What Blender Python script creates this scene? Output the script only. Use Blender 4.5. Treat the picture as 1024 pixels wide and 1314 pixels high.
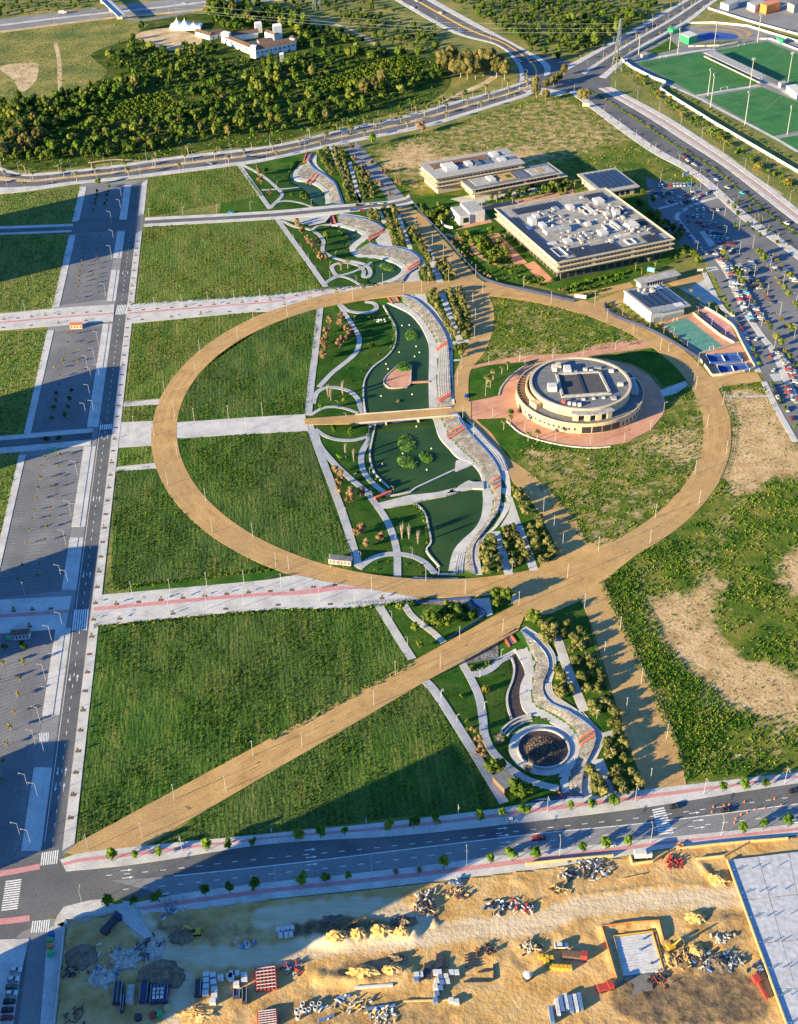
import bpy,bmesh,math,random
import numpy as np
from mathutils import Vector,Matrix
from mathutils.geometry import tessellate_polygon
random.seed(11)
rng = np.random.default_rng(11)
for o in list(bpy.data.objects):
 bpy.data.objects.remove(o)
scene = bpy.context.scene
COL = scene.collection
# ------------------------------------------------------------------ camera
CAM_H,FPX,PITCH,ROLL = 395.0,1657.5,0.6420,-0.02229
IW,IH = 1024.0,1314.0
camd = bpy.data.cameras.new('camera')
camd.sensor_fit = 'VERTICAL'
camd.sensor_height = 36.0
camd.sensor_width = 36.0
camd.lens = 36.0 * FPX / IH
camd.clip_start = 1.0
camd.clip_end = 9000.0
cam = bpy.data.objects.new('camera',camd)
COL.objects.link(cam)
_f = Vector((0,math.cos(PITCH),-math.sin(PITCH)))
_u = Vector((0,math.sin(PITCH),math.cos(PITCH)))
_r = Vector((1,0,0))
_c,_s = math.cos(ROLL),math.sin(ROLL)
CX = _r * _c + _u * _s
CY = _u * _c - _r * _s
cam.matrix_world = Matrix(((CX.x,CY.x,-_f.x,0),(CX.y,CY.y,-_f.y,0),
                           (CX.z,CY.z,-_f.z,CAM_H),(0,0,0,1)))
scene.camera = cam
# ------------------------------------------------------------------ light
SUN_EL,SHADOW_AZ = math.radians(13.0),math.radians(30.0)   # shadows run towards +x, 30 degrees into +y
world = bpy.data.worlds.new('World')
scene.world = world
world.use_nodes = True
_nt = world.node_tree
_bg = _nt.nodes['Background']
_sky = _nt.nodes.new('ShaderNodeTexSky')
_sky.sky_type = 'NISHITA'
_sky.sun_disc = False
_sky.sun_elevation = SUN_EL
_sky.sun_rotation = math.radians(270) - SHADOW_AZ
_sky.altitude = 100
_sky.air_density = 1.0
_sky.dust_density = 0.0
_sky.ozone_density = 7.0
_nt.links.new(_sky.outputs[0],_bg.inputs[0])
_bg.inputs[1].default_value = 0.1
sund = bpy.data.lights.new('sun','SUN')
sund.energy = 5.0
sund.angle = math.radians(0.5)
sund.color = (1.0,0.80,0.43)
sun = bpy.data.objects.new('sun',sund)
COL.objects.link(sun)
SUN_DIR = Vector((math.cos(SUN_EL) * math.cos(SHADOW_AZ),math.cos(SUN_EL) * math.sin(SHADOW_AZ),-math.sin(SUN_EL)))
sun.rotation_euler = SUN_DIR.to_track_quat('-Z','Y').to_euler()
sun.location = (-300,0,400)
vs = scene.view_settings
vs.view_transform = 'Standard'
vs.look = 'None'
vs.gamma = 1.0
vs.use_curve_mapping = False
vs.exposure = 1.95
scene.cycles.max_bounces = 4
scene.cycles.diffuse_bounces = 2
scene.cycles.glossy_bounces = 2
scene.cycles.transparent_max_bounces = 6
scene.cycles.caustics_reflective = False
scene.cycles.caustics_refractive = False
# ------------------------------------------------------------------ survey: plan coordinates
# Points are read off on survey tiles (tile origin and scale) and set down on the ground plane.
TL = {'p0': (0,0,1),'a': (0,0,2.9257),'b': (340,0,2.9257),'c': (680,0,2.9767),'d': (0,220,2.9257),'e': (340,220,2.9257),
      'f': (680,220,2.9767),'g': (0,460,2.9257),'h': (340,460,2.9257),'i': (674,460,2.9257),'j': (0,700,2.9257),
      'k': (340,700,2.9257),'l': (674,700,2.9257),'m': (0,940,2.9257),'n': (340,940,2.9257),'o': (674,940,2.9257),
      'p': (0,1100,2.9257),'q': (340,1100,2.9257),'r': (674,1100,2.9257),
      'A': (300,180,5.12),'B': (440,180,5.12),'C': (390,370,5.12),'D': (540,370,5.12),'E': (390,540,5.12),
      'F': (540,540,5.12),'G': (440,720,5.12),'H': (560,800,4.2667),'S': (800,20,4.5714),'U': (520,180,4.6545),
      'V': (620,230,3.9385),'R': (650,440,4.6545),'Y': (780,340,5.12),'X': (180,0,4.6545),'Z': (840,180,5.5652),
      'K': (880,320,5.4722)}
def t(tile,s=None):
 """'x,y x,y' on a tile -> list of survey pixels; several tiles may follow each other as 'A: ... B: ...'."""
 if s is None:
  tile,s = 'p0',tile
 out = []
 cur = tile
 for w in s.split():
  if w.endswith(':'):
   cur = w[:-1]
   continue
  x,y = w.split(',')
  ox,oy,sc = TL[cur]
  out.append((ox + float(x) / sc,oy + float(y) / sc))
 return out
def P(x,y,z=0.0):
 a,b = (x - IW / 2) / FPX,-(y - IH / 2) / FPX
 d = _f + CX * a + CY * b
 k = (z - CAM_H) / d.z
 return Vector((d.x * k,d.y * k,z))
def g2(px,z=0.0):
 """survey pixels -> Nx2 plan array"""
 return np.array([P(x,y,z)[:2] for x,y in px])
def tg(tile,s=None,z=0.0):
 return g2(t(tile,s),z)
def scale_at(x,y):
 """survey pixels per metre (across) at a ground point"""
 return (FPX * 1.0) / ((P(x,y) - Vector((0,0,CAM_H))).dot(_f))
# ------------------------------------------------------------------ polylines
def spline(pts,step=2.0,closed=False):
 p = np.asarray(pts,float)
 n = len(p)
 out = []
 rngk = range(n if closed else n - 1)
 for i in rngk:
  if closed:
   p0,p1,p2,p3 = p[(i - 1) % n],p[i],p[(i + 1) % n],p[(i + 2) % n]
  else:
   p1,p2 = p[i],p[i + 1]
   p0 = p[i - 1] if i > 0 else 2 * p1 - p2
   p3 = p[i + 2] if i + 2 < n else 2 * p2 - p1
  m = max(1,int(np.linalg.norm(p2 - p1) / step))
  for k in range(m):
   u = k / m
   out.append(0.5 * ((2 * p1) + (-p0 + p2) * u + (2 * p0 - 5 * p1 + 4 * p2 - p3) * u * u + (-p0 + 3 * p1 - 3 * p2 + p3) * u ** 3))
 if not closed:
  out.append(p[-1])
 return np.array(out)
def resample(p,n):
 p = np.asarray(p,float)
 d = np.r_[0,np.cumsum(np.hypot(*np.diff(p[:,:2],axis=0).T))]
 q = np.linspace(0,d[-1],n)
 return np.stack([np.interp(q,d,p[:,k]) for k in range(p.shape[1])],1)
def along(p,step,start=0.0):
 p = np.asarray(p,float)
 d = np.r_[0,np.cumsum(np.hypot(*np.diff(p,axis=0).T))]
 q = np.arange(start,d[-1],step)
 return np.stack([np.interp(q,d,p[:,k]) for k in range(2)],1)
def plen(p):
 return float(np.hypot(*np.diff(np.asarray(p),axis=0).T).sum())
def offset(p,d):
 p = np.asarray(p,float)
 tn = np.gradient(p,axis=0)
 tn /= np.maximum(1e-9,np.hypot(tn[:,0],tn[:,1]))[:,None]
 return p + np.stack([-tn[:,1],tn[:,0]],1) * d
def inside(pts,poly):
 pts = np.asarray(pts,float)
 x,y = pts[:,0],pts[:,1]
 c = np.zeros(len(pts),bool)
 q = np.asarray(poly,float)
 j = len(q) - 1
 for i in range(len(q)):
  xi,yi = q[i]
  xj,yj = q[j]
  if yi != yj:
   c ^= ((yi > y) != (yj > y)) & (x < (xj - xi) * (y - yi) / (yj - yi) + xi)
  j = i
 return c
def scatter_in(poly,n,mind=0.0,tries=4):
 q = np.asarray(poly,float)
 lo,hi = q.min(0),q.max(0)
 out = []
 if mind <= 0:
  while len(out) < n:
   c = rng.uniform(lo,hi,(n * 2,2))
   out += list(c[inside(c,q)])
  return np.array(out[:n])
 cells = {}
 c = rng.uniform(lo,hi,(n * 12,2))
 c = c[inside(c,q)]
 for x,y in c:
  kx,ky = int(x // mind),int(y // mind)
  ok = True
  for ax in (-1,0,1):
   for ay in (-1,0,1):
    for (bx,by) in cells.get((kx + ax,ky + ay),()):
     if (bx - x) ** 2 + (by - y) ** 2 < mind * mind:
      ok = False
  if ok:
   cells.setdefault((kx,ky),[]).append((x,y))
   out.append((x,y))
   if len(out) >= n:
    break
 return np.array(out)
# ------------------------------------------------------------------ materials
MATS = {}
def mat(name,stops,scale=0.2,detail=6,rough=0.9,bump=0.0,bscale=None,fine=0.25,fscale=3.0,stretch=None,rot=0.0,spec=0.25,metal=0.0,big=None):
 """noise-driven colour ramp (stops = list of colours) on object coordinates, with fine value noise and bump"""
 if name in MATS:
  return MATS[name]
 m = bpy.data.materials.new(name)
 m.use_nodes = True
 nt = m.node_tree
 N,L = nt.nodes,nt.links
 b = N['Principled BSDF']
 b.inputs['Roughness'].default_value = rough
 b.inputs['Metallic'].default_value = metal
 b.inputs['Specular IOR Level'].default_value = spec
 if len(stops) == 1 and not bump and not fine:
  b.inputs['Base Color'].default_value = (*stops[0],1)
  MATS[name] = m
  return m
 tc = N.new('ShaderNodeTexCoord')
 vec = tc.outputs['Object']
 if stretch or rot:
  mp = N.new('ShaderNodeMapping')
  mp.inputs['Rotation'].default_value = (0,0,rot)
  mp.inputs['Scale'].default_value = stretch or (1,1,1)
  # rotate first, then stretch
  mp2 = N.new('ShaderNodeMapping')
  mp2.inputs['Rotation'].default_value = (0,0,rot)
  mp.inputs['Rotation'].default_value = (0,0,0)
  L.new(vec,mp2.inputs[0])
  L.new(mp2.outputs[0],mp.inputs[0])
  vec = mp.outputs[0]
 n1 = N.new('ShaderNodeTexNoise')
 n1.inputs['Scale'].default_value = scale
 n1.inputs['Detail'].default_value = detail
 n1.inputs['Roughness'].default_value = 0.62
 L.new(vec,n1.inputs['Vector'])
 rp = N.new('ShaderNodeValToRGB')
 el = rp.color_ramp.elements
 k = len(stops)
 if k == 1:
  stops = [tuple(c * 0.85 for c in stops[0]),tuple(c * 1.12 for c in stops[0])]
  k = 2
 lo,hi = 0.33,0.67
 el[0].position,el[0].color = lo,(*stops[0],1)
 el[1].position,el[1].color = hi,(*stops[-1],1)
 for i in range(1,k - 1):
  e = el.new(lo + (hi - lo) * i / (k - 1))
  e.color = (*stops[i],1)
 L.new(n1.outputs['Fac'],rp.inputs[0])
 col = rp.outputs[0]
 if big:
  n3 = N.new('ShaderNodeTexNoise')
  n3.inputs['Scale'].default_value = big[0]
  n3.inputs['Detail'].default_value = 3
  L.new(tc.outputs['Object'],n3.inputs['Vector'])
  r3 = N.new('ShaderNodeMapRange')
  r3.inputs[1].default_value,r3.inputs[2].default_value = 0.4,0.62
  L.new(n3.outputs['Fac'],r3.inputs[0])
  mb = N.new('ShaderNodeMix')
  mb.data_type = 'RGBA'
  mb.inputs[7].default_value = (*big[1],1)
  sc = N.new('ShaderNodeMath')
  sc.operation = 'MULTIPLY'
  sc.inputs[1].default_value = big[2]
  L.new(r3.outputs[0],sc.inputs[0])
  L.new(sc.outputs[0],mb.inputs[0])
  L.new(col,mb.inputs[6])
  col = mb.outputs[2]
 n2 = N.new('ShaderNodeTexNoise')
 n2.inputs['Scale'].default_value = fscale
 n2.inputs['Detail'].default_value = 4
 L.new(tc.outputs['Object'],n2.inputs['Vector'])
 if fine:
  r2 = N.new('ShaderNodeMapRange')
  r2.inputs[1].default_value,r2.inputs[2].default_value = 0.3,0.7
  r2.inputs[3].default_value,r2.inputs[4].default_value = 1 - fine,1 + fine
  L.new(n2.outputs['Fac'],r2.inputs[0])
  mx = N.new('ShaderNodeMix')
  mx.data_type = 'RGBA'
  mx.blend_type = 'MULTIPLY'
  mx.inputs[0].default_value = 1.0
  L.new(col,mx.inputs[6])
  L.new(r2.outputs[0],mx.inputs[7])
  col = mx.outputs[2]
 L.new(col,b.inputs['Base Color'])
 if bump:
  bp = N.new('ShaderNodeBump')
  bp.inputs['Distance'].default_value = bump
  if bscale:
   n4 = N.new('ShaderNodeTexNoise')
   n4.inputs['Scale'].default_value = bscale
   n4.inputs['Detail'].default_value = 5
   L.new(vec,n4.inputs['Vector'])
   L.new(n4.outputs['Fac'],bp.inputs['Height'])
  else:
   L.new(n2.outputs['Fac'],bp.inputs['Height'])
  L.new(bp.outputs[0],b.inputs['Normal'])
 MATS[name] = m
 return m
def plain(name,c,rough=0.6,metal=0.0,spec=0.4,fine=0.08,fscale=1.5):
 return mat(name,[c],scale=0.5,rough=rough,metal=metal,spec=spec,fine=fine,fscale=fscale)
def leafmat(name,c0,c1,c2,nscale=0.35):
 """foliage: colour by object-random and by position noise, with a little translucency"""
 m = bpy.data.materials.new(name)
 m.use_nodes = True
 nt = m.node_tree
 N,L = nt.nodes,nt.links
 b = N['Principled BSDF']
 b.inputs['Roughness'].default_value = 0.8
 b.inputs['Specular IOR Level'].default_value = 0.05
 tc = N.new('ShaderNodeTexCoord')
 oi = N.new('ShaderNodeObjectInfo')
 n1 = N.new('ShaderNodeTexNoise')
 n1.inputs['Scale'].default_value = nscale
 n1.inputs['Detail'].default_value = 5
 L.new(tc.outputs['Object'],n1.inputs['Vector'])
 ad = N.new('ShaderNodeMath')
 ad.operation = 'MULTIPLY_ADD'
 ad.inputs[1].default_value = 0.34
 L.new(oi.outputs['Random'],ad.inputs[0])
 L.new(n1.outputs['Fac'],ad.inputs[2])
 rp = N.new('ShaderNodeValToRGB')
 el = rp.color_ramp.elements
 el[0].position,el[0].color = 0.42,(*c0,1)
 el[1].position,el[1].color = 0.92,(*c2,1)
 e = el.new(0.66)
 e.color = (*c1,1)
 L.new(ad.outputs[0],rp.inputs[0])
 L.new(rp.outputs[0],b.inputs['Base Color'])
 tr = N.new('ShaderNodeBsdfTranslucent')
 L.new(rp.outputs[0],tr.inputs[0])
 ms = N.new('ShaderNodeMixShader')
 ms.inputs[0].default_value = 0.25
 L.new(b.outputs[0],ms.inputs[1])
 L.new(tr.outputs[0],ms.inputs[2])
 L.new(ms.outputs[0],N['Material Output'].inputs[0])
 MATS[name] = m
 return m
STREET_DIR = math.radians(95.594)     # direction of the straight street, plan angle
# fields: rows run along the street
mat('meadow',[(0.020,0.064,0.006),(0.038,0.094,0.008),(0.068,0.122,0.013),(0.12,0.135,0.024)],scale=0.16,stretch=(1.0,0.22,1),rot=-(STREET_DIR - math.pi / 2),fine=0.35,fscale=0.9,bump=0.5,bscale=0.9,big=(0.012,(0.085,0.085,0.026),0.45))
mat('meadow_dry',[(0.048,0.102,0.009),(0.085,0.14,0.014),(0.13,0.165,0.022),(0.19,0.17,0.045)],scale=0.13,stretch=(1.0,0.22,1),rot=-(STREET_DIR - math.pi / 2),fine=0.35,fscale=0.9,bump=0.5,bscale=0.9,big=(0.014,(0.12,0.13,0.03),0.4))
mat('lawn',[(0.016,0.062,0.008),(0.030,0.092,0.011),(0.060,0.125,0.017)],scale=0.09,fine=0.25,fscale=0.8,bump=0.1,bscale=1.2,rough=1.0,spec=.05,big=(0.05,(0.09,0.12,0.025),0.35))
mat('wild',[(0.035,0.070,0.012),(0.075,0.105,0.02),(0.17,0.155,0.05),(0.26,0.21,0.09)],scale=0.06,fine=0.35,fscale=0.6,bump=0.5,bscale=0.6)
mat('floor_green',[(0.022,0.050,0.009),(0.040,0.075,0.012),(0.075,0.095,0.02),(0.13,0.12,0.04)],scale=0.09,fine=0.35,fscale=0.6,bump=0.5,bscale=0.5,rough=1.0,spec=.03)
mat('dryfield',[(0.075,0.11,0.020),(0.16,0.16,0.035),(0.27,0.22,0.06)],scale=0.035,fine=0.3,fscale=0.5,bump=0.3,bscale=0.5)
mat('bare',[(0.34,0.23,0.12),(0.46,0.34,0.19),(0.56,0.43,0.26)],scale=0.08,fine=0.25,fscale=0.8,bump=0.3,bscale=0.7)
mat('sitesoil',[(0.34,0.20,0.075),(0.46,0.31,0.14),(0.56,0.41,0.22)],scale=0.07,fine=0.3,fscale=0.7,bump=0.4,bscale=0.5,big=(0.03,(0.58,0.44,0.25),0.5))
mat('sand_worn',[(0.27,0.165,0.07),(0.38,0.235,0.095),(0.49,0.32,0.145)],scale=0.12,detail=9,fine=0.2,fscale=1.6)
mat('sand',[(0.31,0.19,0.075),(0.41,0.25,0.095),(0.45,0.28,0.11),(0.51,0.325,0.14)],scale=0.09,detail=9,fine=0.2,fscale=1.6,big=(0.02,(0.34,0.225,0.105),0.7))
mat('asphalt',[(0.070,0.072,0.078),(0.095,0.097,0.102),(0.125,0.125,0.13)],scale=0.05,fine=0.2,fscale=1.3,rough=0.85,big=(0.02,(0.14,0.14,0.14),0.5))
mat('asphalt_old',[(0.17,0.17,0.175),(0.21,0.208,0.21),(0.25,0.247,0.245)],scale=0.05,fine=0.15,fscale=1.1,rough=0.9,big=(0.02,(0.15,0.15,0.155),0.5))
mat('asphalt_lot',[(0.115,0.118,0.128),(0.145,0.147,0.157),(0.18,0.18,0.188)],scale=0.06,fine=0.18,fscale=1.1,rough=0.9,big=(0.025,(0.11,0.112,0.12),0.6))
mat('asphalt_mid',[(0.105,0.107,0.115),(0.135,0.137,0.145),(0.17,0.17,0.178)],scale=0.05,fine=0.18,fscale=1.2,rough=0.9,big=(0.02,(0.19,0.19,0.195),0.5))
mat('paver',[(0.36,0.35,0.34),(0.45,0.44,0.42),(0.52,0.50,0.48)],scale=0.12,fine=0.14,fscale=1.4)
mat('paver_pink',[(0.44,0.19,0.19),(0.52,0.25,0.25)],scale=0.2,fine=0.15,fscale=1.5)
mat('plaza_pink',[(0.40,0.19,0.12),(0.48,0.245,0.155),(0.53,0.29,0.19)],scale=0.1,fine=0.12,fscale=1.4)
mat('stone_slope',[(0.11,0.105,0.10),(0.18,0.17,0.16),(0.27,0.25,0.23)],scale=0.25,fine=0.4,fscale=1.1,bump=0.35,bscale=1.3)
mat('concrete',[(0.32,0.31,0.29),(0.42,0.41,0.39),(0.48,0.47,0.45)],scale=0.1,fine=0.1,fscale=1.2)
mat('turf',[(0.020,0.105,0.028),(0.030,0.145,0.038),(0.045,0.16,0.045)],scale=0.06,fine=0.14,fscale=0.5,big=(0.03,(0.05,0.13,0.04),.4))
plain('paint',(0.66,0.66,0.64),fine=0.25,fscale=2.0)
plain('paint_worn',(0.34,0.34,0.34),fine=0.25,fscale=2.0)
plain('paint_yellow',(0.62,0.36,0.04),fine=0.2)
plain('white_wall',(0.72,0.70,0.66))
plain('kerb',(0.42,0.41,0.39))
plain('dark_metal',(0.05,0.05,0.055),rough=0.5)
plain('white_metal',(0.62,0.62,0.60),rough=0.45)
plain('grey_metal',(0.30,0.31,0.32),rough=0.4,metal=0.3)
plain('blue_rail',(0.035,0.075,0.26),rough=0.5)
plain('navy',(0.02,0.03,0.09),rough=0.6)
plain('red_stair',(0.55,0.10,0.055),rough=0.7)
plain('wood',(0.17,0.10,0.06))
plain('channel',(0.05,0.034,0.03),fine=.4,fscale=.8)
def water_mat():
 m = bpy.data.materials.new('water')
 m.use_nodes = True
 N,L = m.node_tree.nodes,m.node_tree.links
 b = N['Principled BSDF']
 b.inputs['Roughness'].default_value = 0.2
 b.inputs['Specular IOR Level'].default_value = 0.1
 tc = N.new('ShaderNodeTexCoord')
 n = N.new('ShaderNodeTexNoise')
 n.inputs['Scale'].default_value = 0.04
 n.inputs['Detail'].default_value = 5
 L.new(tc.outputs['Object'],n.inputs['Vector'])
 r = N.new('ShaderNodeValToRGB')
 r.color_ramp.elements[0].position,r.color_ramp.elements[0].color = 0.35,(0.018,0.050,0.015,1)
 r.color_ramp.elements[1].position,r.color_ramp.elements[1].color = 0.7,(0.036,0.076,0.021,1)
 L.new(n.outputs['Fac'],r.inputs[0])
 L.new(r.outputs[0],b.inputs['Base Color'])
 n2 = N.new('ShaderNodeTexNoise')
 n2.inputs['Scale'].default_value = 1.2
 n2.inputs['Detail'].default_value = 3
 L.new(tc.outputs['Object'],n2.inputs['Vector'])
 bp = N.new('ShaderNodeBump')
 bp.inputs['Distance'].default_value = 0.02
 L.new(n2.outputs['Fac'],bp.inputs['Height'])
 L.new(bp.outputs[0],b.inputs['Normal'])
 MATS['water'] = m
water_mat()
# ------------------------------------------------------------------ object helpers
def link(o,parent=None):
 COL.objects.link(o)
 if parent is not None:
  o.parent = parent
 return o
def tag(o,label=None,cat=None,group=None,kind=None):
 if label:
  o['label'] = label
 if cat:
  o['category'] = cat
 if group:
  o['group'] = group
 if kind:
  o['kind'] = kind
 return o
def empty(name,loc,rz=0.0,label=None,cat=None,group=None):
 o = bpy.data.objects.new(name,None)
 COL.objects.link(o)
 o.location = loc
 o.rotation_euler = (0,0,rz)
 o.empty_display_size = 0.5
 tag(o,label,cat,group)
 return o
def mesh_from(name,v,f,mats,midx=None,smooth=False):
 me = bpy.data.meshes.new(name)
 me.from_pydata([tuple(map(float,q)) for q in v],[],[tuple(map(int,q)) for q in f])
 for m in (mats if isinstance(mats,(list,tuple)) else [mats]):
  me.materials.append(MATS[m] if isinstance(m,str) else m)
 if midx is not None:
  me.polygons.foreach_set('material_index',midx)
 if smooth:
  me.polygons.foreach_set('use_smooth',[True] * len(me.polygons))
 me.update()
 return me
def mobj(name,v,f,mats,parent=None,midx=None,smooth=False):
 return link(bpy.data.objects.new(name,mesh_from(name,v,f,mats,midx,smooth)),parent)
def fast_mesh(name,verts,tris,mats,midx=None):
 """big triangle soups from numpy arrays"""
 me = bpy.data.meshes.new(name)
 nv,nf = len(verts),len(tris)
 k = tris.shape[1]
 me.vertices.add(nv)
 me.vertices.foreach_set('co',np.ascontiguousarray(verts,np.float32).ravel())
 me.loops.add(nf * k)
 me.loops.foreach_set('vertex_index',np.ascontiguousarray(tris,np.int32).ravel())
 me.polygons.add(nf)
 me.polygons.foreach_set('loop_start',np.arange(0,nf * k,k,dtype=np.int32))
 me.polygons.foreach_set('loop_total',np.full(nf,k,np.int32))
 for m in mats:
  me.materials.append(MATS[m])
 if midx is not None:
  me.polygons.foreach_set('material_index',np.ascontiguousarray(midx,np.int32))
 me.update(calc_edges=True)
 return me
class MB:
 """collects simple solids into one mesh"""
 def __init__(self):
  self.v,self.f,self.mi = [],[],[]
 def add(self,v,f,mi=0):
  o = len(self.v)
  self.v += [tuple(q) for q in v]
  self.f += [tuple(i + o for i in q) for q in f]
  self.mi += [mi] * len(f)
  return self
 def box(self,x0,y0,z0,x1,y1,z1,mi=0):
  v = [(x0,y0,z0),(x1,y0,z0),(x1,y1,z0),(x0,y1,z0),(x0,y0,z1),(x1,y0,z1),(x1,y1,z1),(x0,y1,z1)]
  return self.add(v,[(3,2,1,0),(4,5,6,7),(0,1,5,4),(1,2,6,5),(2,3,7,6),(3,0,4,7)],mi)
 def prism(self,poly,z0,z1,mi=0,top=None,mit=None):
  """poly: list of xy (ccw); top: optional xy list for a tapered top"""
  n = len(poly)
  tp = top if top is not None else poly
  v = [(p[0],p[1],z0) for p in poly] + [(p[0],p[1],z1) for p in tp]
  f = [(i,(i + 1) % n,n + (i + 1) % n,n + i) for i in range(n)]
  self.add(v,f,mi)
  tris = tessellate_polygon([[Vector((p[0],p[1],0)) for p in tp]])
  self.add([(p[0],p[1],z1) for p in tp],[tuple(q) for q in tris],mi if mit is None else mit)
  return self
 def beam(self,a,b,w,h=None,mi=0,up=(0,0,1)):
  a,b = Vector(a),Vector(b)
  d = (b - a).normalized()
  u = Vector(up)
  if abs(d.dot(u)) > 0.98:
   u = Vector((1,0,0))
  s = d.cross(u).normalized()
  u = s.cross(d).normalized()
  h = w if h is None else h
  v = []
  for p in (a,b):
   for (i,j) in ((-1,-1),(1,-1),(1,1),(-1,1)):
    v.append(p + s * (i * w / 2) + u * (j * h / 2))
  return self.add(v,[(3,2,1,0),(4,5,6,7),(0,1,5,4),(1,2,6,5),(2,3,7,6),(3,0,4,7)],mi)
 def cyl(self,c,r0,r1,z0,z1,n=8,mi=0,cap=True):
  v = []
  for r,z in ((r0,z0),(r1,z1)):
   for k in range(n):
    an = 2 * math.pi * k / n
    v.append((c[0] + r * math.cos(an),c[1] + r * math.sin(an),z))
  f = [(k,(k + 1) % n,n + (k + 1) % n,n + k) for k in range(n)]
  if cap:
   f.append(tuple(range(2 * n - 1,n - 1,-1))[::-1])
  return self.add(v,f,mi)
 def build(self,name,mats,parent=None,smooth=False):
  return mobj(name,self.v,self.f,mats,parent,self.mi,smooth)
 def mesh(self,name,mats,smooth=False):
  return mesh_from(name,self.v,self.f,mats,self.mi,smooth)
ORD = ('first second third fourth fifth sixth seventh eighth ninth tenth eleventh twelfth thirteenth fourteenth fifteenth sixteenth '
       'seventeenth eighteenth nineteenth twentieth').split()
_TENS = {2: 'twenty',3: 'thirty',4: 'forty',5: 'fifty',6: 'sixty',7: 'seventy',8: 'eighty',9: 'ninety'}
_TENTH = {2: 'twentieth',3: 'thirtieth',4: 'fortieth',5: 'fiftieth',6: 'sixtieth',7: 'seventieth',8: 'eightieth',9: 'ninetieth'}
def nth(i):
 i += 1
 if i <= 20:
  return ORD[i - 1]
 if i % 10 == 0:
  return _TENTH[i // 10]
 return _TENS[i // 10] + '-' + ORD[i % 10 - 1]
def covermat():
 """ground cover: green, dry and bare earth mixed by a cover attribute broken up with noise"""
 m = bpy.data.materials.new('cover')
 m.use_nodes = True
 N,L = m.node_tree.nodes,m.node_tree.links
 b = N['Principled BSDF']
 b.inputs['Roughness'].default_value = 0.95
 b.inputs['Specular IOR Level'].default_value = 0.1
 tc = N.new('ShaderNodeTexCoord')
 at = N.new('ShaderNodeAttribute')
 at.attribute_name = 'bare'
 def noise(sc,det=5):
  n = N.new('ShaderNodeTexNoise')
  n.inputs['Scale'].default_value = sc
  n.inputs['Detail'].default_value = det
  n.inputs['Roughness'].default_value = .65
  L.new(tc.outputs['Object'],n.inputs['Vector'])
  return n.outputs['Fac']
 def ramp(fac,cols):
  r = N.new('ShaderNodeValToRGB')
  e = r.color_ramp.elements
  e[0].position,e[0].color = .32,(*cols[0],1)
  e[1].position,e[1].color = .68,(*cols[-1],1)
  for i in range(1,len(cols) - 1):
   q = e.new(.32 + .36 * i / (len(cols) - 1))
   q.color = (*cols[i],1)
  L.new(fac,r.inputs[0])
  return r.outputs[0]
 gcol = ramp(noise(.07),[(.026,.072,.009),(.065,.110,.013),(.125,.145,.022),(.20,.17,.045)])
 bcol = ramp(noise(.12),[(.31,.20,.095),(.45,.31,.155),(.55,.40,.225)])
 ad = N.new('ShaderNodeMath')
 ad.operation = 'MULTIPLY_ADD'
 ad.inputs[1].default_value = 2.0
 ad.inputs[2].default_value = -1.0
 L.new(noise(.16,8),ad.inputs[0])
 sm = N.new('ShaderNodeMath')
 sm.operation = 'ADD'
 L.new(at.outputs['Fac'],sm.inputs[0])
 L.new(ad.outputs[0],sm.inputs[1])
 mr = N.new('ShaderNodeMapRange')
 mr.inputs[1].default_value,mr.inputs[2].default_value = .30,.72
 L.new(sm.outputs[0],mr.inputs[0])
 mx = N.new('ShaderNodeMix')
 mx.data_type = 'RGBA'
 L.new(mr.outputs[0],mx.inputs[0])
 L.new(gcol,mx.inputs[6])
 L.new(bcol,mx.inputs[7])
 L.new(mx.outputs[2],b.inputs['Base Color'])
 bp = N.new('ShaderNodeBump')
 bp.inputs['Distance'].default_value = .4
 L.new(noise(.6,6),bp.inputs['Height'])
 L.new(bp.outputs[0],b.inputs['Normal'])
 MATS['cover'] = m
covermat()
def cover_field(name,poly,z,bare_polys,step=2.0,blur=14,relief=0.0):
 """ground sheet as a fine grid carrying how bare the soil is"""
 q = np.asarray(poly,float)
 lo,hi = q.min(0),q.max(0)
 xs,ys = np.arange(lo[0],hi[0] + step,step),np.arange(lo[1],hi[1] + step,step)
 X,Y = np.meshgrid(xs,ys)
 p = np.stack([X.ravel(),Y.ravel()],1)
 b = np.zeros(len(p))
 for (bp,val) in bare_polys:
  b = np.maximum(b,inside(p,bp) * val)
 B = b.reshape(X.shape)
 for _ in range(blur):
  Bp = np.pad(B,1,mode='edge')
  B = (Bp[:-2,1:-1] + Bp[2:,1:-1] + Bp[1:-1,:-2] + Bp[1:-1,2:] + Bp[1:-1,1:-1]) / 5
 ins = inside(p,q).reshape(X.shape)
 cell = ins[:-1,:-1] | ins[1:,:-1] | ins[:-1,1:] | ins[1:,1:]
 # clamp outside points back onto the outline box is not needed: neighbours cover the ragged rim
 ii = (np.arange(len(ys) - 1)[:,None] * len(xs) + np.arange(len(xs) - 1)[None,:])[cell]
 f = np.stack([ii,ii + 1,ii + len(xs) + 1,ii + len(xs)],1)
 me = fast_mesh(name,np.stack([p[:,0],p[:,1],np.full(len(p),z)],1),f,['cover'])
 a = me.attributes.new('bare','FLOAT','POINT')
 a.data.foreach_set('value',B.ravel().astype(np.float32))
 o = bpy.data.objects.new(name,me)
 COL.objects.link(o)
 o['kind'] = 'structure'
 return (xs,ys,B)
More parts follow.
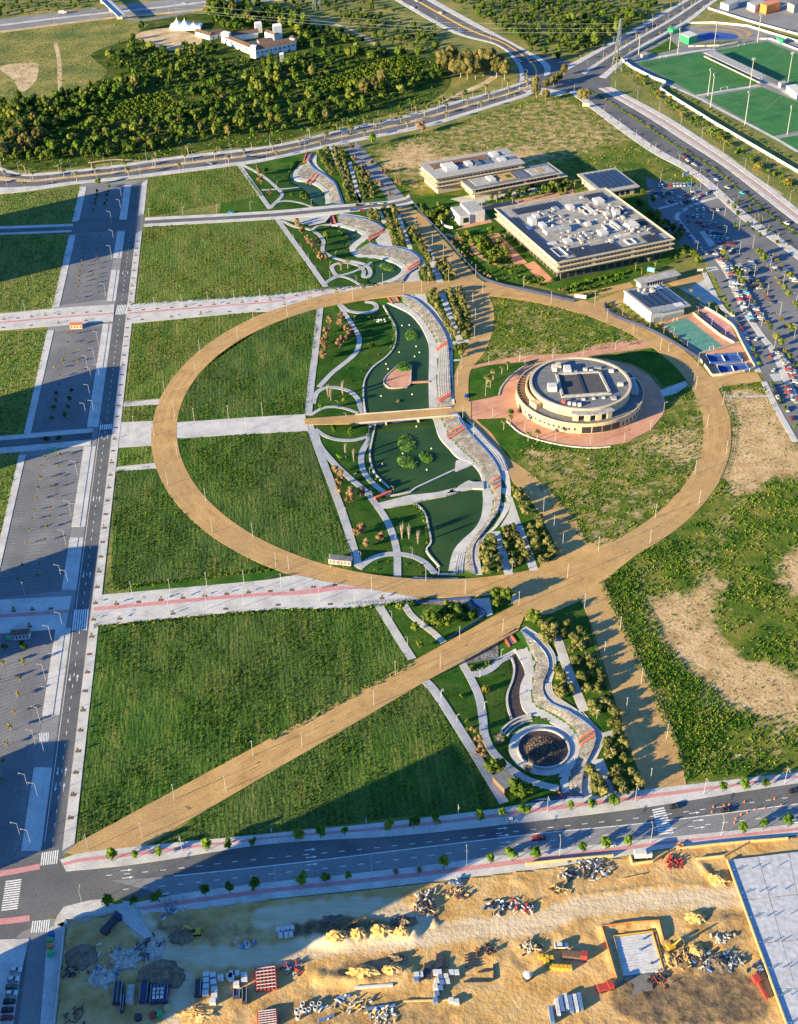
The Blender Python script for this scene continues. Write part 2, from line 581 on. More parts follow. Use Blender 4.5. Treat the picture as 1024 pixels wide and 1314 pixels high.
# ================================================================== terrain of the sunken park
BASIN = tg('A','15,158 235,455 265,515 600,975 C: 85,130 15,840 E: 15,40 325,965 G: 212,290 440,660 525,800 H: -5,385 365,995 '
    '860,945 885,700 905,600 850,540 780,480 700,430 640,390 630,330 650,260 655,190 620,120 560,60 490,15 '
    'F: 405,1010 390,940 380,840 420,770 500,700 570,600 590,540 590,420 570,330 530,230 450,150 360,50 280,0 '
    'C: 985,780 975,690 970,480 990,350 960,300 890,180 810,90 720,40 '
    'B: 400,940 540,820 510,770 430,715 280,690 300,620 270,560 200,530 60,490 0,475 '
    'A: 730,420 700,330 665,265 610,215 555,160 545,90 450,95 400,150')
WZ = -2.6
WATER = {
 'stream': tg('A','385,185 402,168 425,165 395,215 402,250 435,278 520,298 575,340 592,395 594,422 560,428 520,400 490,350 430,302 385,278 368,235',WZ),
 'basin': tg('A','640,562 720,582 790,598 838,632 822,668 775,700 750,700 745,672 762,650 745,622 700,590',WZ),
 'pond': tg('B','215,800 300,785 350,800 382,838 352,888 262,934 175,930 215,880',WZ),
 'lake_a': tg('C','545,108 620,130 700,175 760,240 800,310 825,380 828,500 825,620 833,800 835,860 465,892 440,850 400,820 395,760 390,680 400,600 450,520 540,450 588,390 605,320 598,250 560,180 522,112',WZ),
 'lake_b': tg('E','465,25 840,-5 862,30 890,95 930,145 F: 215,205 250,240 232,262 226,318 E: 985,330 735,445 700,458 600,470 560,440 470,350 440,280 430,220 440,150',WZ),
 'lake_c': tg('E','740,448 985,335 F: 225,330 345,288 390,340 408,398 340,398 310,392 240,433 120,463 0,484 E: 700,484 640,498',WZ),
 'lake_d': tg('E','735,540 800,512 930,490 1020,460 F: 150,482 260,457 330,445 412,448 420,540 408,640 360,720 290,780 232,850 208,920 198,982 120,985 E: 890,955 800,850 830,800 815,700 790,600',WZ),
 'cascade': tg('H','410,185 440,155 472,210 494,270 465,340 470,430 498,498 410,525 390,460 386,390 418,300 424,230',WZ),
}
# lower promenade: left edge / right edge
LOWER = [
 (tg('A','455,165 415,195 400,230 420,265 520,285 600,340 615,422',WZ),tg('A','480,160 440,195 430,228 450,252 535,268 625,335 640,420',WZ)),
 (tg('A','650,555 740,575 830,605 850,635 800,675 762,715 B: 50,735 95,772 250,778 335,803 395,840 375,885 300,925 240,945',WZ),
     tg('A','680,540 760,565 860,598 885,640 830,690 795,725 B: 95,725 125,755 265,760 355,785 425,835 412,880 345,925 300,945',WZ)),
 (tg('C','560,100 628,130 708,175 768,240 808,310 832,380 835,500 832,620 840,790 F: 100,0 135,110 195,180 255,245 340,285 385,335 412,400 424,490 424,540 412,640 364,722 294,784 236,852 212,922 200,990',WZ),
     tg('C','650,100 740,165 800,230 850,310 880,380 882,500 875,620 885,780 F: 145,0 190,100 255,180 345,260 398,330 428,400 480,490 480,540 470,600 425,690 362,760 304,850 290,930 290,1000',WZ)),
 (tg('H','445,150 478,210 500,270 472,340 475,430 503,495 560,510 650,550 725,605 752,670 750,740 715,800 672,870 690,950',WZ),
     tg('H','500,130 540,220 530,320 525,400 545,455 600,480 700,540 770,610 785,680 762,760 742,810 726,900 740,955',WZ)),
]
# foot of slope (right edge of lower promenade) / crest with the blue railing
CREST = [
 (tg('A','480,155 440,195 430,228 450,252 535,268 625,335 640,420',WZ),tg('A','520,95 495,140 530,190 600,235 660,285 685,340 710,420')),
 (tg('A','680,540 760,565 860,598 885,640',WZ),tg('A','690,492 B: 120,515 215,548 268,585')),
 (tg('B','95,725 125,755 265,760 355,785 425,835 412,880 345,925 300,945',WZ),tg('B','165,678 240,700 340,708 440,735 505,785 495,835 430,880 385,942')),
 (LOWER[2][1],tg('C','640,40 720,70 800,130 870,210 920,290 945,360 955,480 960,580 965,690 975,770 F: 255,0 300,60 400,170 470,250 515,330 525,400 525,480 520,560 490,620 430,710 370,790 340,850 345,940 360,1010')),
 (LOWER[3][1],tg('H','460,40 510,75 570,130 610,190 615,250 585,330 590,390 630,440 720,480 810,540 865,590 875,640 860,690 820,770 800,850 795,920 800,955')),
]
UPPER = [
 (CREST[0][1],tg('A','545,90 548,160 605,218 665,268 695,330 728,420')),
 (CREST[1][1],tg('A','700,478 B: 130,500 225,535 285,582')),
 (CREST[2][1],tg('B','175,668 245,685 345,695 450,720 530,778 520,845 450,885 430,940')),
 (CREST[3][1],tg('C','700,38 810,90 890,180 960,300 975,360 978,480 980,580 985,690 995,770 F: 280,0 360,50 450,150 530,230 572,330 590,420 590,540 570,600 500,700 420,770 380,840 390,940 405,1010')),
 (CREST[4][1],tg('H','490,15 560,60 620,120 655,190 650,260 630,330 640,390 700,430 780,480 850,540 905,600 920,650 885,720 850,780 845,850 850,920 850,945')),
]
FOUNT_C = P(*t('H','587,668')[0])
FOUNT_R = 15.5
BX0,BY0 = np.floor(BASIN.min(0) - 4)
BX1,BY1 = np.ceil(BASIN.max(0) + 4)
GSTEP = 1.3
NX,NY = int((BX1 - BX0) / GSTEP) + 1,int((BY1 - BY0) / GSTEP) + 1
gx = np.linspace(BX0,BX1,NX)
gy = np.linspace(BY0,BY1,NY)
GX,GY = np.meshgrid(gx,gy)
pts = np.stack([GX.ravel(),GY.ravel()],1)
in_b = inside(pts,BASIN)
HZ = np.zeros(len(pts))
fixed = ~in_b
for (a,b) in UPPER:
 m = inside(pts,np.vstack([spline(a,3),spline(b,3)[::-1]]))
 fixed |= m
for (a,b) in LOWER:
 m = inside(pts,np.vstack([spline(a,3),spline(b,3)[::-1]]))
 HZ[m] = -2.2
 fixed |= m
for k,w in WATER.items():
 m = inside(pts,spline(w,3,True))
 HZ[m] = -3.4
 fixed |= m
rad = np.hypot(pts[:,0] - FOUNT_C.x,pts[:,1] - FOUNT_C.y)
m = rad < 15.6
HZ[m] = -2.3
fixed |= m
HZ[~fixed] = -1.0
Z = HZ.reshape(NY,NX)
FX = fixed.reshape(NY,NX)
for it in range(700):
 A4 = np.zeros_like(Z)
 A4[1:-1,1:-1] = (Z[:-2,1:-1] + Z[2:,1:-1] + Z[1:-1,:-2] + Z[1:-1,2:]) / 4
 Z = np.where(FX,Z,A4)
Z = np.where(FX,Z,Z * 0.85)
def Hf(x,y):
 x,y = np.asarray(x,float),np.asarray(y,float)
 u = (x - gx[0]) / (gx[1] - gx[0])
 v = (y - gy[0]) / (gy[1] - gy[0])
 ok = (u >= 0) & (v >= 0) & (u < NX - 1) & (v < NY - 1)
 i = np.clip(u.astype(int),0,NX - 2)
 j = np.clip(v.astype(int),0,NY - 2)
 fu,fv = u - i,v - j
 h = Z[j,i] * (1 - fu) * (1 - fv) + Z[j,i + 1] * fu * (1 - fv) + Z[j + 1,i] * (1 - fu) * fv + Z[j + 1,i + 1] * fu * fv
 return np.where(ok,h,0.0)
def h1(x,y):
 return float(Hf(np.array([x]),np.array([y]))[0])
# ================================================================== sheets and ribbons
def sheet(name,poly,z,mt,thick=0.0,holes=(),parent=None,kind='structure'):
 poly = np.asarray(poly,float)
 loops = [poly] + [np.asarray(h,float) for h in holes]
 vs3 = [[Vector((p[0],p[1],0)) for p in lp] for lp in loops]
 tris = tessellate_polygon(vs3)
 flat = [p for lp in loops for p in lp]
 v = [(p[0],p[1],z) for p in flat]
 f = []
 for a,b,c in tris:
  pa,pb,pc = flat[a],flat[b],flat[c]
  if (pb[0] - pa[0]) * (pc[1] - pa[1]) - (pb[1] - pa[1]) * (pc[0] - pa[0]) < 0:
   a,c = c,a
  f.append((a,b,c))
 if thick:
  o = 0
  for lp in loops:
   n = len(lp)
   base = len(v)
   v += [(p[0],p[1],z - thick) for p in lp]
   ar = sum(lp[i][0] * lp[(i + 1) % n][1] - lp[(i + 1) % n][0] * lp[i][1] for i in range(n))
   for i in range(n):
    q = (o + i,base + i,base + (i + 1) % n,o + (i + 1) % n)
    f.append(q if ar > 0 else q[::-1])
   o += n
 ob = mobj(name,v,f,mt,parent)
 if parent is None and kind:
  ob['kind'] = kind
 return ob
def strip(name,a,b,zoff,mt,n=1,thick=0.0,parent=None,drape=True,zfix=None,step=2.5,kind='structure',smooth_lines=True):
 """surface ruled between two plan polylines, laid on the terrain"""
 if smooth_lines:
  a,b = spline(a,step),spline(b,step)
 m = max(2,int(max(plen(a),plen(b)) / step) + 1)
 a,b = resample(a,m),resample(b,m)
 v,f = [],[]
 for i in range(m):
  for k in range(n + 1):
   p = a[i] * (1 - k / n) + b[i] * (k / n)
   z = zfix if zfix is not None else ((h1(p[0],p[1]) if drape else 0.0) + zoff)
   v.append((p[0],p[1],z))
 for i in range(m - 1):
  for k in range(n):
   q = (i * (n + 1) + k,i * (n + 1) + k + 1,(i + 1) * (n + 1) + k + 1,(i + 1) * (n + 1) + k)
   f.append(q)
 # face up
 p0,p1,p2 = (np.array(v[j]) for j in f[0][:3])
 if np.cross(p1 - p0,p2 - p0)[2] < 0:
  f = [q[::-1] for q in f]
 if thick:
  o = len(v)
  rim = [i * (n + 1) for i in range(m)] + [(m - 1) * (n + 1) + k for k in range(1,n + 1)] + [i * (n + 1) + n for i in range(m - 2,-1,-1)] + [k for k in range(n - 1,0,-1)]
  v += [(v[i][0],v[i][1],v[i][2] - thick) for i in rim]
  r = len(rim)
  for i in range(r):
   f.append((rim[i],o + i,o + (i + 1) % r,rim[(i + 1) % r]))
 ob = mobj(name,v,f,mt,parent)
 if parent is None and kind:
  ob['kind'] = kind
 return ob
def ribbon(name,line,w,zoff,mt,n=1,thick=0.0,parent=None,drape=True,step=2.0,smooth_lines=True,zfix=None,kind='structure'):
 c = spline(line,step) if smooth_lines else np.asarray(line,float)
 return strip(name,offset(c,w / 2),offset(c,-w / 2),zoff,mt,n,thick,parent,drape,zfix,step,kind,smooth_lines=False)
def bands(a,b,specs):
 a,b = spline(a,6),spline(b,6)
 m = max(len(a),len(b))
 a,b = resample(a,m),resample(b,m)
 out = []
 for (f0,f1,mt,z,th,nm) in specs:
  out.append(strip(nm,a * (1 - f0) + b * f0,a * (1 - f1) + b * f1,z,mt,1,th,drape=False,step=6,smooth_lines=False))
 return out,a,b
# ground sheet with a hole where the sunken park lies
R_ = 4200.0
sheet('ground',[(-R_,-1500),(R_,-1500),(R_,5200),(-R_,5200)],0.0,'dryfield',
      holes=[[(BX0,BY0),(BX0,BY1),(BX1,BY1),(BX1,BY0)]])
vv = np.stack([GX.ravel(),GY.ravel(),Z.ravel()],1)
ii = (np.arange(NY - 1)[:,None] * NX + np.arange(NX - 1)[None,:]).ravel()
qq = np.stack([ii,ii + 1,ii + NX + 1,ii + NX],1)
me = fast_mesh('park_lawn',vv,qq,['lawn'])
me.polygons.foreach_set('use_smooth',np.ones(len(qq),bool))
tag(link(bpy.data.objects.new('park_lawn',me)),kind='structure')
# water
for k,w in WATER.items():
 ob = sheet('water',spline(w,2.0,True),WZ if k != 'cascade' else -2.5,'water' if k != 'cascade' else 'channel')
# ------------------------------------------------------------------ ring
RC0 = (22.41 * 395 / 370,583.56 * 395 / 370)
OUT = [(193.8,555.7),(206.8,511.3),(244.4,460),(198.2,593.3),(208.5,624),(249.5,672),(304,707.8),(377.6,735.9),(446,756.4),(521,767.7),(579,766.6),(627,765),(926.9,504.4),(937.2,538.6),(935.4,579.6),(918.4,624),(875.6,671.9),(824.4,707.8),(777.4,393),(814.4,413.2),(868,441.7),(340,402.8),(408.4,377.2),(483.5,366.3),(586,360.8)]
INN = [(225.6,550.6),(244.4,495.9),(278.5,460),(235.8,596.7),(251.2,627.5),(280.2,658.2),(336.6,689),(370.8,706.8),(423.7,727.3),(456,732.5),(531.4,741.7),(579,742.7),(647.6,738.3),(688.6,732.5),(899.6,514.7),(903,538.6),(897.9,579.6),(875.6,617.2),(821,671.9),(766.3,707.8),(680,388),(750.5,403),(824.4,440),(863,465.2),(340,420),(408.4,396),(480,381),(620,380)]
def ringfit(px,n=160):
 q = g2(px) - np.array(RC0)
 th,r = np.arctan2(q[:,1],q[:,0]),np.hypot(q[:,0],q[:,1])
 fx = lambda a: np.stack([np.ones_like(a)] + [g(k * a) for k in (1,2,3) for g in (np.cos,np.sin)],1)
 co = np.linalg.lstsq(fx(th),r,rcond=None)[0]
 a = np.linspace(0,2 * np.pi,n,endpoint=False)
 rr = fx(a) @ co
 return np.stack([RC0[0] + rr * np.cos(a),RC0[1] + rr * np.sin(a)],1)
RING_O,RING_I = ringfit(OUT),ringfit(INN)
ring = sheet('sand_ring_path',RING_O,0.16,'sand',0.9,holes=[RING_I])
for f_ in (.22,.30,.55,.63,.84):
 A_,B_ = RING_I * (1 - f_) + RING_O * f_,RING_I * (1 - f_ - .045) + RING_O * (f_ + .045)
 sheet('wheel_track',B_,0.166,'sand_worn',holes=[A_],parent=ring)
DIAG = np.vstack([tg('m','250,450 290,415 k: 20,725 565,430 860,265 1020,180 l: 60,40'),tg('l','150,130 0,260 k: 950,320 740,437 600,512 240,725 m: 545,425 300,462')])
sheet('sand_path',DIAG,0.165,'sand',0.9)
for f_ in (.25,.34,.6,.69):
 a_,b_ = tg('m','300,430 k: 20,725 565,430 860,265'),tg('m','520,435 k: 240,725 600,512 740,437 950,320')
 a_,b_ = resample(a_,60),resample(b_,60)
 strip('wheel_track',a_ * (1 - f_) + b_ * f_,a_ * (.955 - f_) + b_ * (f_ + .045),.171,'sand_worn',drape=False,smooth_lines=False,step=6)
SOUTH_SAND = tg('l','190,165 290,135 565,730 o: 605,195 452,222 375,0 l: 375,725 330,560 250,300')
sheet('sand_path',SOUTH_SAND,0.15,'sand',0.3)
sheet('sand_path',tg('l','0,120 150,20 300,-30 450,10 360,80 292,140 200,210 100,255 0,270 -60,200'),0.145,'sand',0.3)
MID_SAND = np.vstack([spline(tg('i','245,725 F: 1024,665 930,560 840,452 720,345 620,275 560,225 h: 850,280 800,235 D: 320,745 315,600 340,520 430,400 480,240 475,120 450,50 500,0 460,-40'),4),
                      spline(tg('D','280,-40 300,100 330,240 320,350 270,450 225,560 205,680 F: 225,-150 262,-60 360,50 450,150 540,250 578,340 610,410 690,480 745,560 810,670 885,830 i: 90,740'),4)])
sheet('sand_path',MID_SAND,0.13,'sand',0.3)
NORTH_SAND = tg('B','345,430 440,430 540,510 720,720 880,900 960,960 740,990 720,890 600,760 480,620 400,520')
sheet('sand_path',NORTH_SAND,0.135,'sand',0.3)
SPUR = [tg('V','640,590 745,560 1000,480 1010,520 860,560 760,600 690,640')]
sheet('sand_path',tg('Y','0,205 130,160 135,240 0,310 -120,300 -60,230'),0.12,'sand',0.2)
sheet('sand_path',tg('K','60,930 180,895 500,860 535,925 250,965 210,1010 90,1010'),0.12,'sand',0.2)
sheet('sand_path',tg('Y','400,120 610,60 640,90 520,160 450,150'),0.12,'sand',0.2)
# ------------------------------------------------------------------ fields
FIELDS = {
 'north': tg('a','550,668 900,622 985,735 d: 545,172'),
 'second': tg('d','540,208 512,496 e: 0,462 215,440 40,182'),
 'third': tg('d','497,572 960,527 1024,560 g: 600,150 470,160'),
 'inner_north': np.vstack([tg('e','205,515 175,731 h: 155,208 g: 640,238')]),
 'inner_south': tg('g','630,302 h: 160,272 250,560 330,731 k: 335,60'),
 'west': tg('g','432,422 600,400 j: 855,0 1012,100 415,162'),
 'nib_a': tg('g','465,180 600,172 585,235 455,238'),
 'nib_b': tg('g','445,335 580,330 600,390 430,405'),
 'south': tg('j','370,312 k: 0,248 285,238 415,235 540,435 20,725 m: 290,415'),
 'triangle': tg('k','600,512 n: 720,20 880,275 0,378 m: 560,425'),
 'far_a': tg('d','-300,115 300,60 275,195 -300,218'),
 'far_b': tg('d','-300,250 265,232 205,515 -300,545'),
 'far_c': tg('d','-400,635 180,592 155,725 g: 95,285 -400,315'),
 'far_d': tg('g','-400,385 75,355 5,650 -400,760'),
}
cen = np.array(RC0)
def arc_between(p_end,p_start,curve,n=40):
 """points of a closed ring curve from near p_end to near p_start, the short way"""
 i0 = int(np.argmin(((curve - p_end) ** 2).sum(1)))
 i1 = int(np.argmin(((curve - p_start) ** 2).sum(1)))
 N_ = len(curve)
 fwd = [(i0 + k) % N_ for k in range((i1 - i0) % N_ + 1)]
 bwd = [(i0 - k) % N_ for k in range((i0 - i1) % N_ + 1)]
 return curve[fwd if len(fwd) <= len(bwd) else bwd]
_mid = (RING_I + RING_O) / 2
for k in ('inner_north','inner_south'):
 f_ = FIELDS[k]
 if k == 'inner_north':
  FIELDS[k] = np.vstack([f_,arc_between(f_[-1],f_[0],_mid)])
 else:
  FIELDS[k] = np.vstack([f_,arc_between(f_[-1],f_[0],_mid)])
for i_,(k,f_) in enumerate(FIELDS.items()):
 sheet('grass_field',f_,0.06,'meadow' if k in ('south','triangle','inner_south','inner_north','west') else 'meadow_dry')
RING_CLOSED = RING_O
WILD_IN = np.vstack([tg('i','0,430 110,560 240,720'),arc_between(tg('i','240,720')[0],tg('i','650,110')[0],_mid),tg('i','600,110 510,160 500,240 440,310 300,340 100,320 0,290 -70,320')])
cover_field('wild_field',WILD_IN,0.05,[(tg('i','430,300 660,265 660,350 600,400 540,370 520,330 380,345'),.8),(tg('i','0,345 200,345 120,400 60,420'),.55),(tg('i','90,420 240,410 200,470 120,470'),.45),(tg('i','230,620 330,620 330,680 240,690'),.5),(WILD_IN,.34)])
DRY_IN = np.vstack([tg('D','470,60 480,150 470,260 430,400 370,480 480,475 700,440 1000,425 f: 430,660'),arc_between(tg('f','430,655')[0],tg('D','470,50')[0],_mid)])
cover_field('wild_field',DRY_IN,0.052,[(tg('D','400,440 700,400 1000,380 1000,430 700,440 480,475'),.75),(tg('D','560,180 800,140 900,250 700,300'),.42),(DRY_IN,.26)])
LAWN_A = np.vstack([tg('D','345,520 480,490 800,475 700,500 600,570 530,650 510,705 320,725 318,620')])
sheet('lawn',LAWN_A,0.055,'lawn')
LAWN_B = tg('f','0,720 240,710 400,690 470,675 550,740 i: 620,80 520,105 480,60 400,20 300,0')
sheet('lawn',LAWN_B,0.056,'lawn')
LAWN_C = tg('D','380,870 540,850 600,900 700,960 850,1000 1000,1015 i: 200,340 60,350 0,330 F: 620,200 560,220 440,110')
sheet('lawn',LAWN_C,0.054,'lawn')
WILD_E = tg('i','735,100 890,92 1024,335 1500,900 l: 2000,600 2400,700 o: 2400,-40 1600,60 1024,125 600,185 540,0 l: 565,725 290,135 450,15 i: 590,630 720,490 770,370 780,250')
BARE_E = spline(tg('i','745,145 905,140 1024,330 1070,440 960,440 880,480 800,540 740,430 775,330 785,230'),4,True)
_bare = [(BARE_E,1.0),(tg('i','740,110 890,100 905,138 750,140'),.55)]
for s_,v_ in (('l: 470,180 560,185 640,170 690,80 760,150 700,260 760,380 860,430 1000,470 1100,540 1000,640 810,625 700,530 560,430 500,330 440,240',.9),('l: 540,560 700,540 800,620 640,640',.35),('l: 980,20 1150,0 1150,190 1000,190 940,120',.85),('l: 620,20 700,10 720,60 640,80',.6),('i: 700,560 760,520 790,640 740,720 690,700',.45),('l: 880,640 1100,600 1100,720 900,731',.5),('o: 650,60 900,40 1000,90 760,130',.4)):
 _bare.append((spline(tg('l',s_),4,True),v_))
WE = cover_field('wild_field',WILD_E,0.045,_bare)
ribbon('ditch',tg('l','500,65 440,110 430,160 460,230 510,310'),3.5,.09,'wild',drape=False)
DRY_N = tg('b','385,560 600,500 1000,375 c: 150,360 430,560 700,744 f: 500,120 c: 0,744 b: 560,731 420,620')
cover_field('wild_field',DRY_N,0.03,[(tg('b','420,600 520,570 590,560 640,590 900,570 1024,560 1024,600 900,610 600,625 440,640'),.75),(tg('c','0,540 60,470 200,460 310,520 260,560 120,580 0,600'),.5),(tg('c','300,400 420,440 380,520 260,480'),.4),(tg('b','520,540 600,545 590,575 520,575'),1.0),(tg('b','385,560 600,500 1000,375 c: 150,360 430,560 300,560 200,600 b: 560,731 420,620'),.42)],step=2.5)
BARE_N = tg('b','420,600 520,570 590,560 640,590 900,570 1024,560 1024,585 900,600 600,610 520,590 440,615')
FIELD_NW = tg('a','-200,150 400,75 560,90 480,150 330,200 400,270 240,370 -200,400')
sheet('dry_meadow',FIELD_NW,0.03,'dryfield')
sheet('bare_ground',spline(tg('a','0,250 130,235 145,260 130,310 80,345 50,300'),5,True),0.05,'bare')
sheet('bare_ground',spline(tg('a','505,130 640,105 750,140 740,170 640,190 560,165'),4,True),0.05,'bare')
sheet('woodland_floor',spline(tg('a','-150,395 100,385 240,372 400,275 340,205 470,150 520,95 640,60 X: 900,60 1000,140 b: 420,175 640,200 700,290 640,370 400,450 200,495 0,545 a: 800,560 640,590 400,612 130,640 -150,600'),8,True),.02,'floor_green')
ribbon('dirt_track',tg('a','208,160 222,230 226,330 240,385'),4,0.06,'bare',drape=False)
ribbon('dirt_track',tg('b','60,45 150,65 260,90 340,120 420,170'),5,0.06,'bare',drape=False)
ribbon('dirt_track',tg('b','670,390 740,350 830,310 880,270'),7,0.06,'bare',drape=False)
# ------------------------------------------------------------------ straight street, car parks
# straight lines of the street grid (two survey pixels each)
SL = {'R1': ((95.7,1081.8),(189.7,230)),'R2': ((80.3,1088.7),(181.5,240)),'R3': ((53,1088.7),(168.2,240)),
      'R4': ((27.3,1090),(159.5,240)),'R5': ((5,707.8),(111,240.5)),'R6': ((-2,700),(102.5,240.5))}
SLG = {k: g2(v) for k,v in SL.items()}
sd = np.array([math.cos(STREET_DIR),math.sin(STREET_DIR)])
sn = np.array([-sd[1],sd[0]])
def uv(p):
 p = np.asarray(p)
 return float(p @ sd),float(p @ sn)
def at_line(name,y):
 """plan point of street line NAME at survey row y"""
 (x0,y0),(x1,y1) = SL[name]
 return np.array(P(x0 + (x1 - x0) * (y - y0) / (y1 - y0),y)[:2])
def q4(n0,n1,ya0,yb0,ya1=None,yb1=None):
 """quad between lines n0 and n1 from row a to row b (rows may differ per line)"""
 ya1 = ya0 if ya1 is None else ya1
 yb1 = yb0 if yb1 is None else yb1
 return np.array([at_line(n0,ya0),at_line(n1,ya1),at_line(n1,yb1),at_line(n0,yb0)])
sheet('street_base',q4('R6','R1',1330,236,1084,230),0.02,'asphalt_old')
sheet('street_base',tg('p','100,225 250,233 165,640 120,760 -120,760 -60,300'),0.028,'asphalt_old')
sheet('driveway',tg('m','420,648 500,636 540,690 545,731 450,690'),.2,'concrete',.2)
road_w = sheet('asphalt_street',q4('R3','R2',1135,238,1130,232),0.05,'asphalt')
sheet('pavement',q4('R2','R1',1092,300,1083,296),0.19,'paver',0.19)
sheet('pavement',q4('R2','R1',277,236,275,230),0.19,'paver',0.19)
# car park blocks (y far .. y near on R5 / on R4)
LOTS = [('R5','R4',283,240,281,235),('R5','R4',392,302,384,296),('R5','R4',555,426,549,418),('R5','R4',768,586,758,577),('R5','R4',1250,812,1090,806)]
lots = []
for (a,b,y0,y1,y2,y3) in LOTS:
 q_ = np.array([at_line(a,y0),at_line(b,y2),at_line(b,y3),at_line(a,y1)])
 lots.append(sheet('car_park',q_,0.045,'asphalt_lot'))
for (y0,y1) in ((283,240),(394,302),(556,424),(770,584),(1250,815)):
 sheet('pavement',q4('R6','R5',y0 + 2,y1,y0,y1),0.18,'paver',0.18)
# islands between car park and street
for (y0,y1) in ((282,238),(331,297),(386,347),(548,416),(676,573),(757,690),(918,806),(1092,985)):
 a_,b_,c_,d_ = q4('R4','R3',y0,y1)
 w_ = 0.62
 q_ = [a_,a_ + (b_ - a_) * w_,d_ + (c_ - d_) * w_,d_] if y1 not in (238,) else [a_,b_,c_,d_]
 sheet('traffic_island',q_,0.18,'paver',0.18)
 if y1 != 238:
  sheet('parking_strip',[a_ + (b_ - a_) * w_,b_,c_,d_ + (c_ - d_) * w_],0.055,'paver')
# cross streets
C1_L = tg('d','-300,218 275,197'),tg('d','-300,250 268,228')
(o_,a_,b_) = bands(*C1_L,[(0,.3,'paver',.18,.18,'pavement'),(.3,.78,'asphalt',.05,0,'asphalt_street'),(.78,1,'paver',.18,.18,'pavement')])
C1_R = tg('d','545,174 e: 0,150 250,128 490,108 540,85'),tg('d','540,208 e: 0,182 250,160 500,132 560,120')
(o_,a_,b_) = bands(*C1_R,[(0,.32,'paver',.2,.9,'pavement'),(.32,.7,'asphalt',.16,.8,'asphalt_street'),(.7,1,'paver',.2,.9,'pavement')])
sheet('asphalt_street',q4('R6','R2',300,281,294,277),0.06,'asphalt')
PR1_L = tg('d','-300,560 0,535 200,515 430,500'),tg('d','-300,620 0,597 425,562')
PR1_R = tg('d','488,498 1020,462 e: 215,440 420,425'),tg('d','478,572 960,527 e: 0,530 200,470 420,430')
PR2_L = tg('j','-300,222 270,190'),tg('j','-300,355 0,332 245,312')
PR2_R = tg('j','358,188 1020,128 k: 110,110 200,130'),tg('j','348,302 1020,240 k: 290,236 590,200')
PINK = []
for k,(A_,B_,p0_,p1_) in enumerate(((*PR1_L,.50,.58),(*PR1_R,.44,.52),(*PR2_L,.43,.54),(*PR2_R,.40,.52))):
 (o_,a_,b_) = bands(A_,B_,[(0,p0_,'paver',.2,.2,'promenade'),(p0_,p1_,'paver_pink',.203,.2,'pink_path'),(p1_,1,'paver',.2,.2,'promenade')])
 PINK.append((a_,b_))
C3_L = tg('g','-400,320 0,292 350,262'),tg('g','-400,385 0,357 340,325')
bands(*C3_L,[(0,.25,'paver',.18,.18,'pavement'),(.25,.68,'asphalt',.05,0,'asphalt_street'),(.68,1,'paver',.18,.18,'pavement')])
sheet('plaza',tg('g','455,240 590,234 590,326 435,336'),0.12,'paver',0.12)
sheet('pavement',tg('g','465,166 602,152 610,172 463,181'),0.12,'paver',0.12)
sheet('pavement',tg('g','437,408 590,392 600,412 432,424'),0.12,'paver',0.12)
strip('promenade',tg('g','650,241 1020,216 h: 150,210'),tg('g','650,302 1020,279 h: 165,272'),0.12,'paver',1,0.12,drape=False,smooth_lines=False)
# south avenue
AV_T = tg('m','225,500 530,490 1020,418 n: 1020,330 o: 470,262 1024,190 1500,125')
# rows measured along the avenue: pavement north top, kerb north, centre, kerb south, pavement south bottom
AVN0 = tg('m','226,478 290,455 620,418 1020,380 n: 500,332 870,287 o: 0,268 300,232 620,195 1024,150 1600,80 3000,-90')
AVN1 = tg('m','250,522 530,492 1020,418 n: 500,388 1020,332 o: 470,278 1024,190 1600,118 3000,-57')
AVC = tg('m','100,570 540,548 1020,500 n: 500,443 1020,380 o: 470,338 1024,268 1600,196 3000,21')
AVS0 = tg('m','60,760 440,690 650,615 1020,555 n: 500,505 1020,435 o: 0,480 470,410 1024,345 1600,270')
AVS1 = tg('m','225,690 440,668 620,655 1020,590 n: 500,560 1020,500 o: 300,470 500,430 1024,388 1600,310')
avenue = strip('asphalt_avenue',AVN1,tg('m','60,760 330,640 650,612 1020,562 n: 500,512 1020,445 o: 470,400 1024,342 1600,268 3000,88'),0.05,'asphalt',1,drape=False,step=6)
def mixl(a,b,f,n=180):
 return resample(a,n) * (1 - f) + resample(b,n) * f
AVN0r,AVN1r = spline(AVN0,4),spline(AVN1,4)
for (f0,f1,mt,nm) in ((0,.30,'paver','pavement'),(.30,.52,'paver_pink','pink_path'),(.52,1,'paver','pavement')):
 strip(nm,mixl(AVN0r,AVN1r,f0),mixl(AVN0r,AVN1r,f1),0.18 if mt == 'paver' else 0.184,mt,1,0.18,drape=False,step=5,smooth_lines=False)
AVS0b = spline(tg('m','455,632 500,640 700,603 1020,562 n: 500,512 1020,445 o: 470,400 1024,342 1600,268 3000,88'),4)
AVS1b = spline(tg('m','520,690 620,678 1020,628 n: 0,628 500,575 1020,512 o: 330,470 560,432 1024,385 1600,308 3000,121'),4)
for (f0,f1,mt,nm) in ((0,.36,'paver','pavement'),(.36,.62,'paver_pink','pink_path'),(.62,1,'paver','pavement')):
 strip(nm,mixl(AVS0b,AVS1b,f0),mixl(AVS0b,AVS1b,f1),0.18 if mt == 'paver' else 0.184,mt,1,0.18,drape=False,step=5,smooth_lines=False)
sheet('pavement',tg('m','215,690 240,655 330,632 405,622 430,650 440,668 250,735 205,720'),0.18,'paver',0.18)
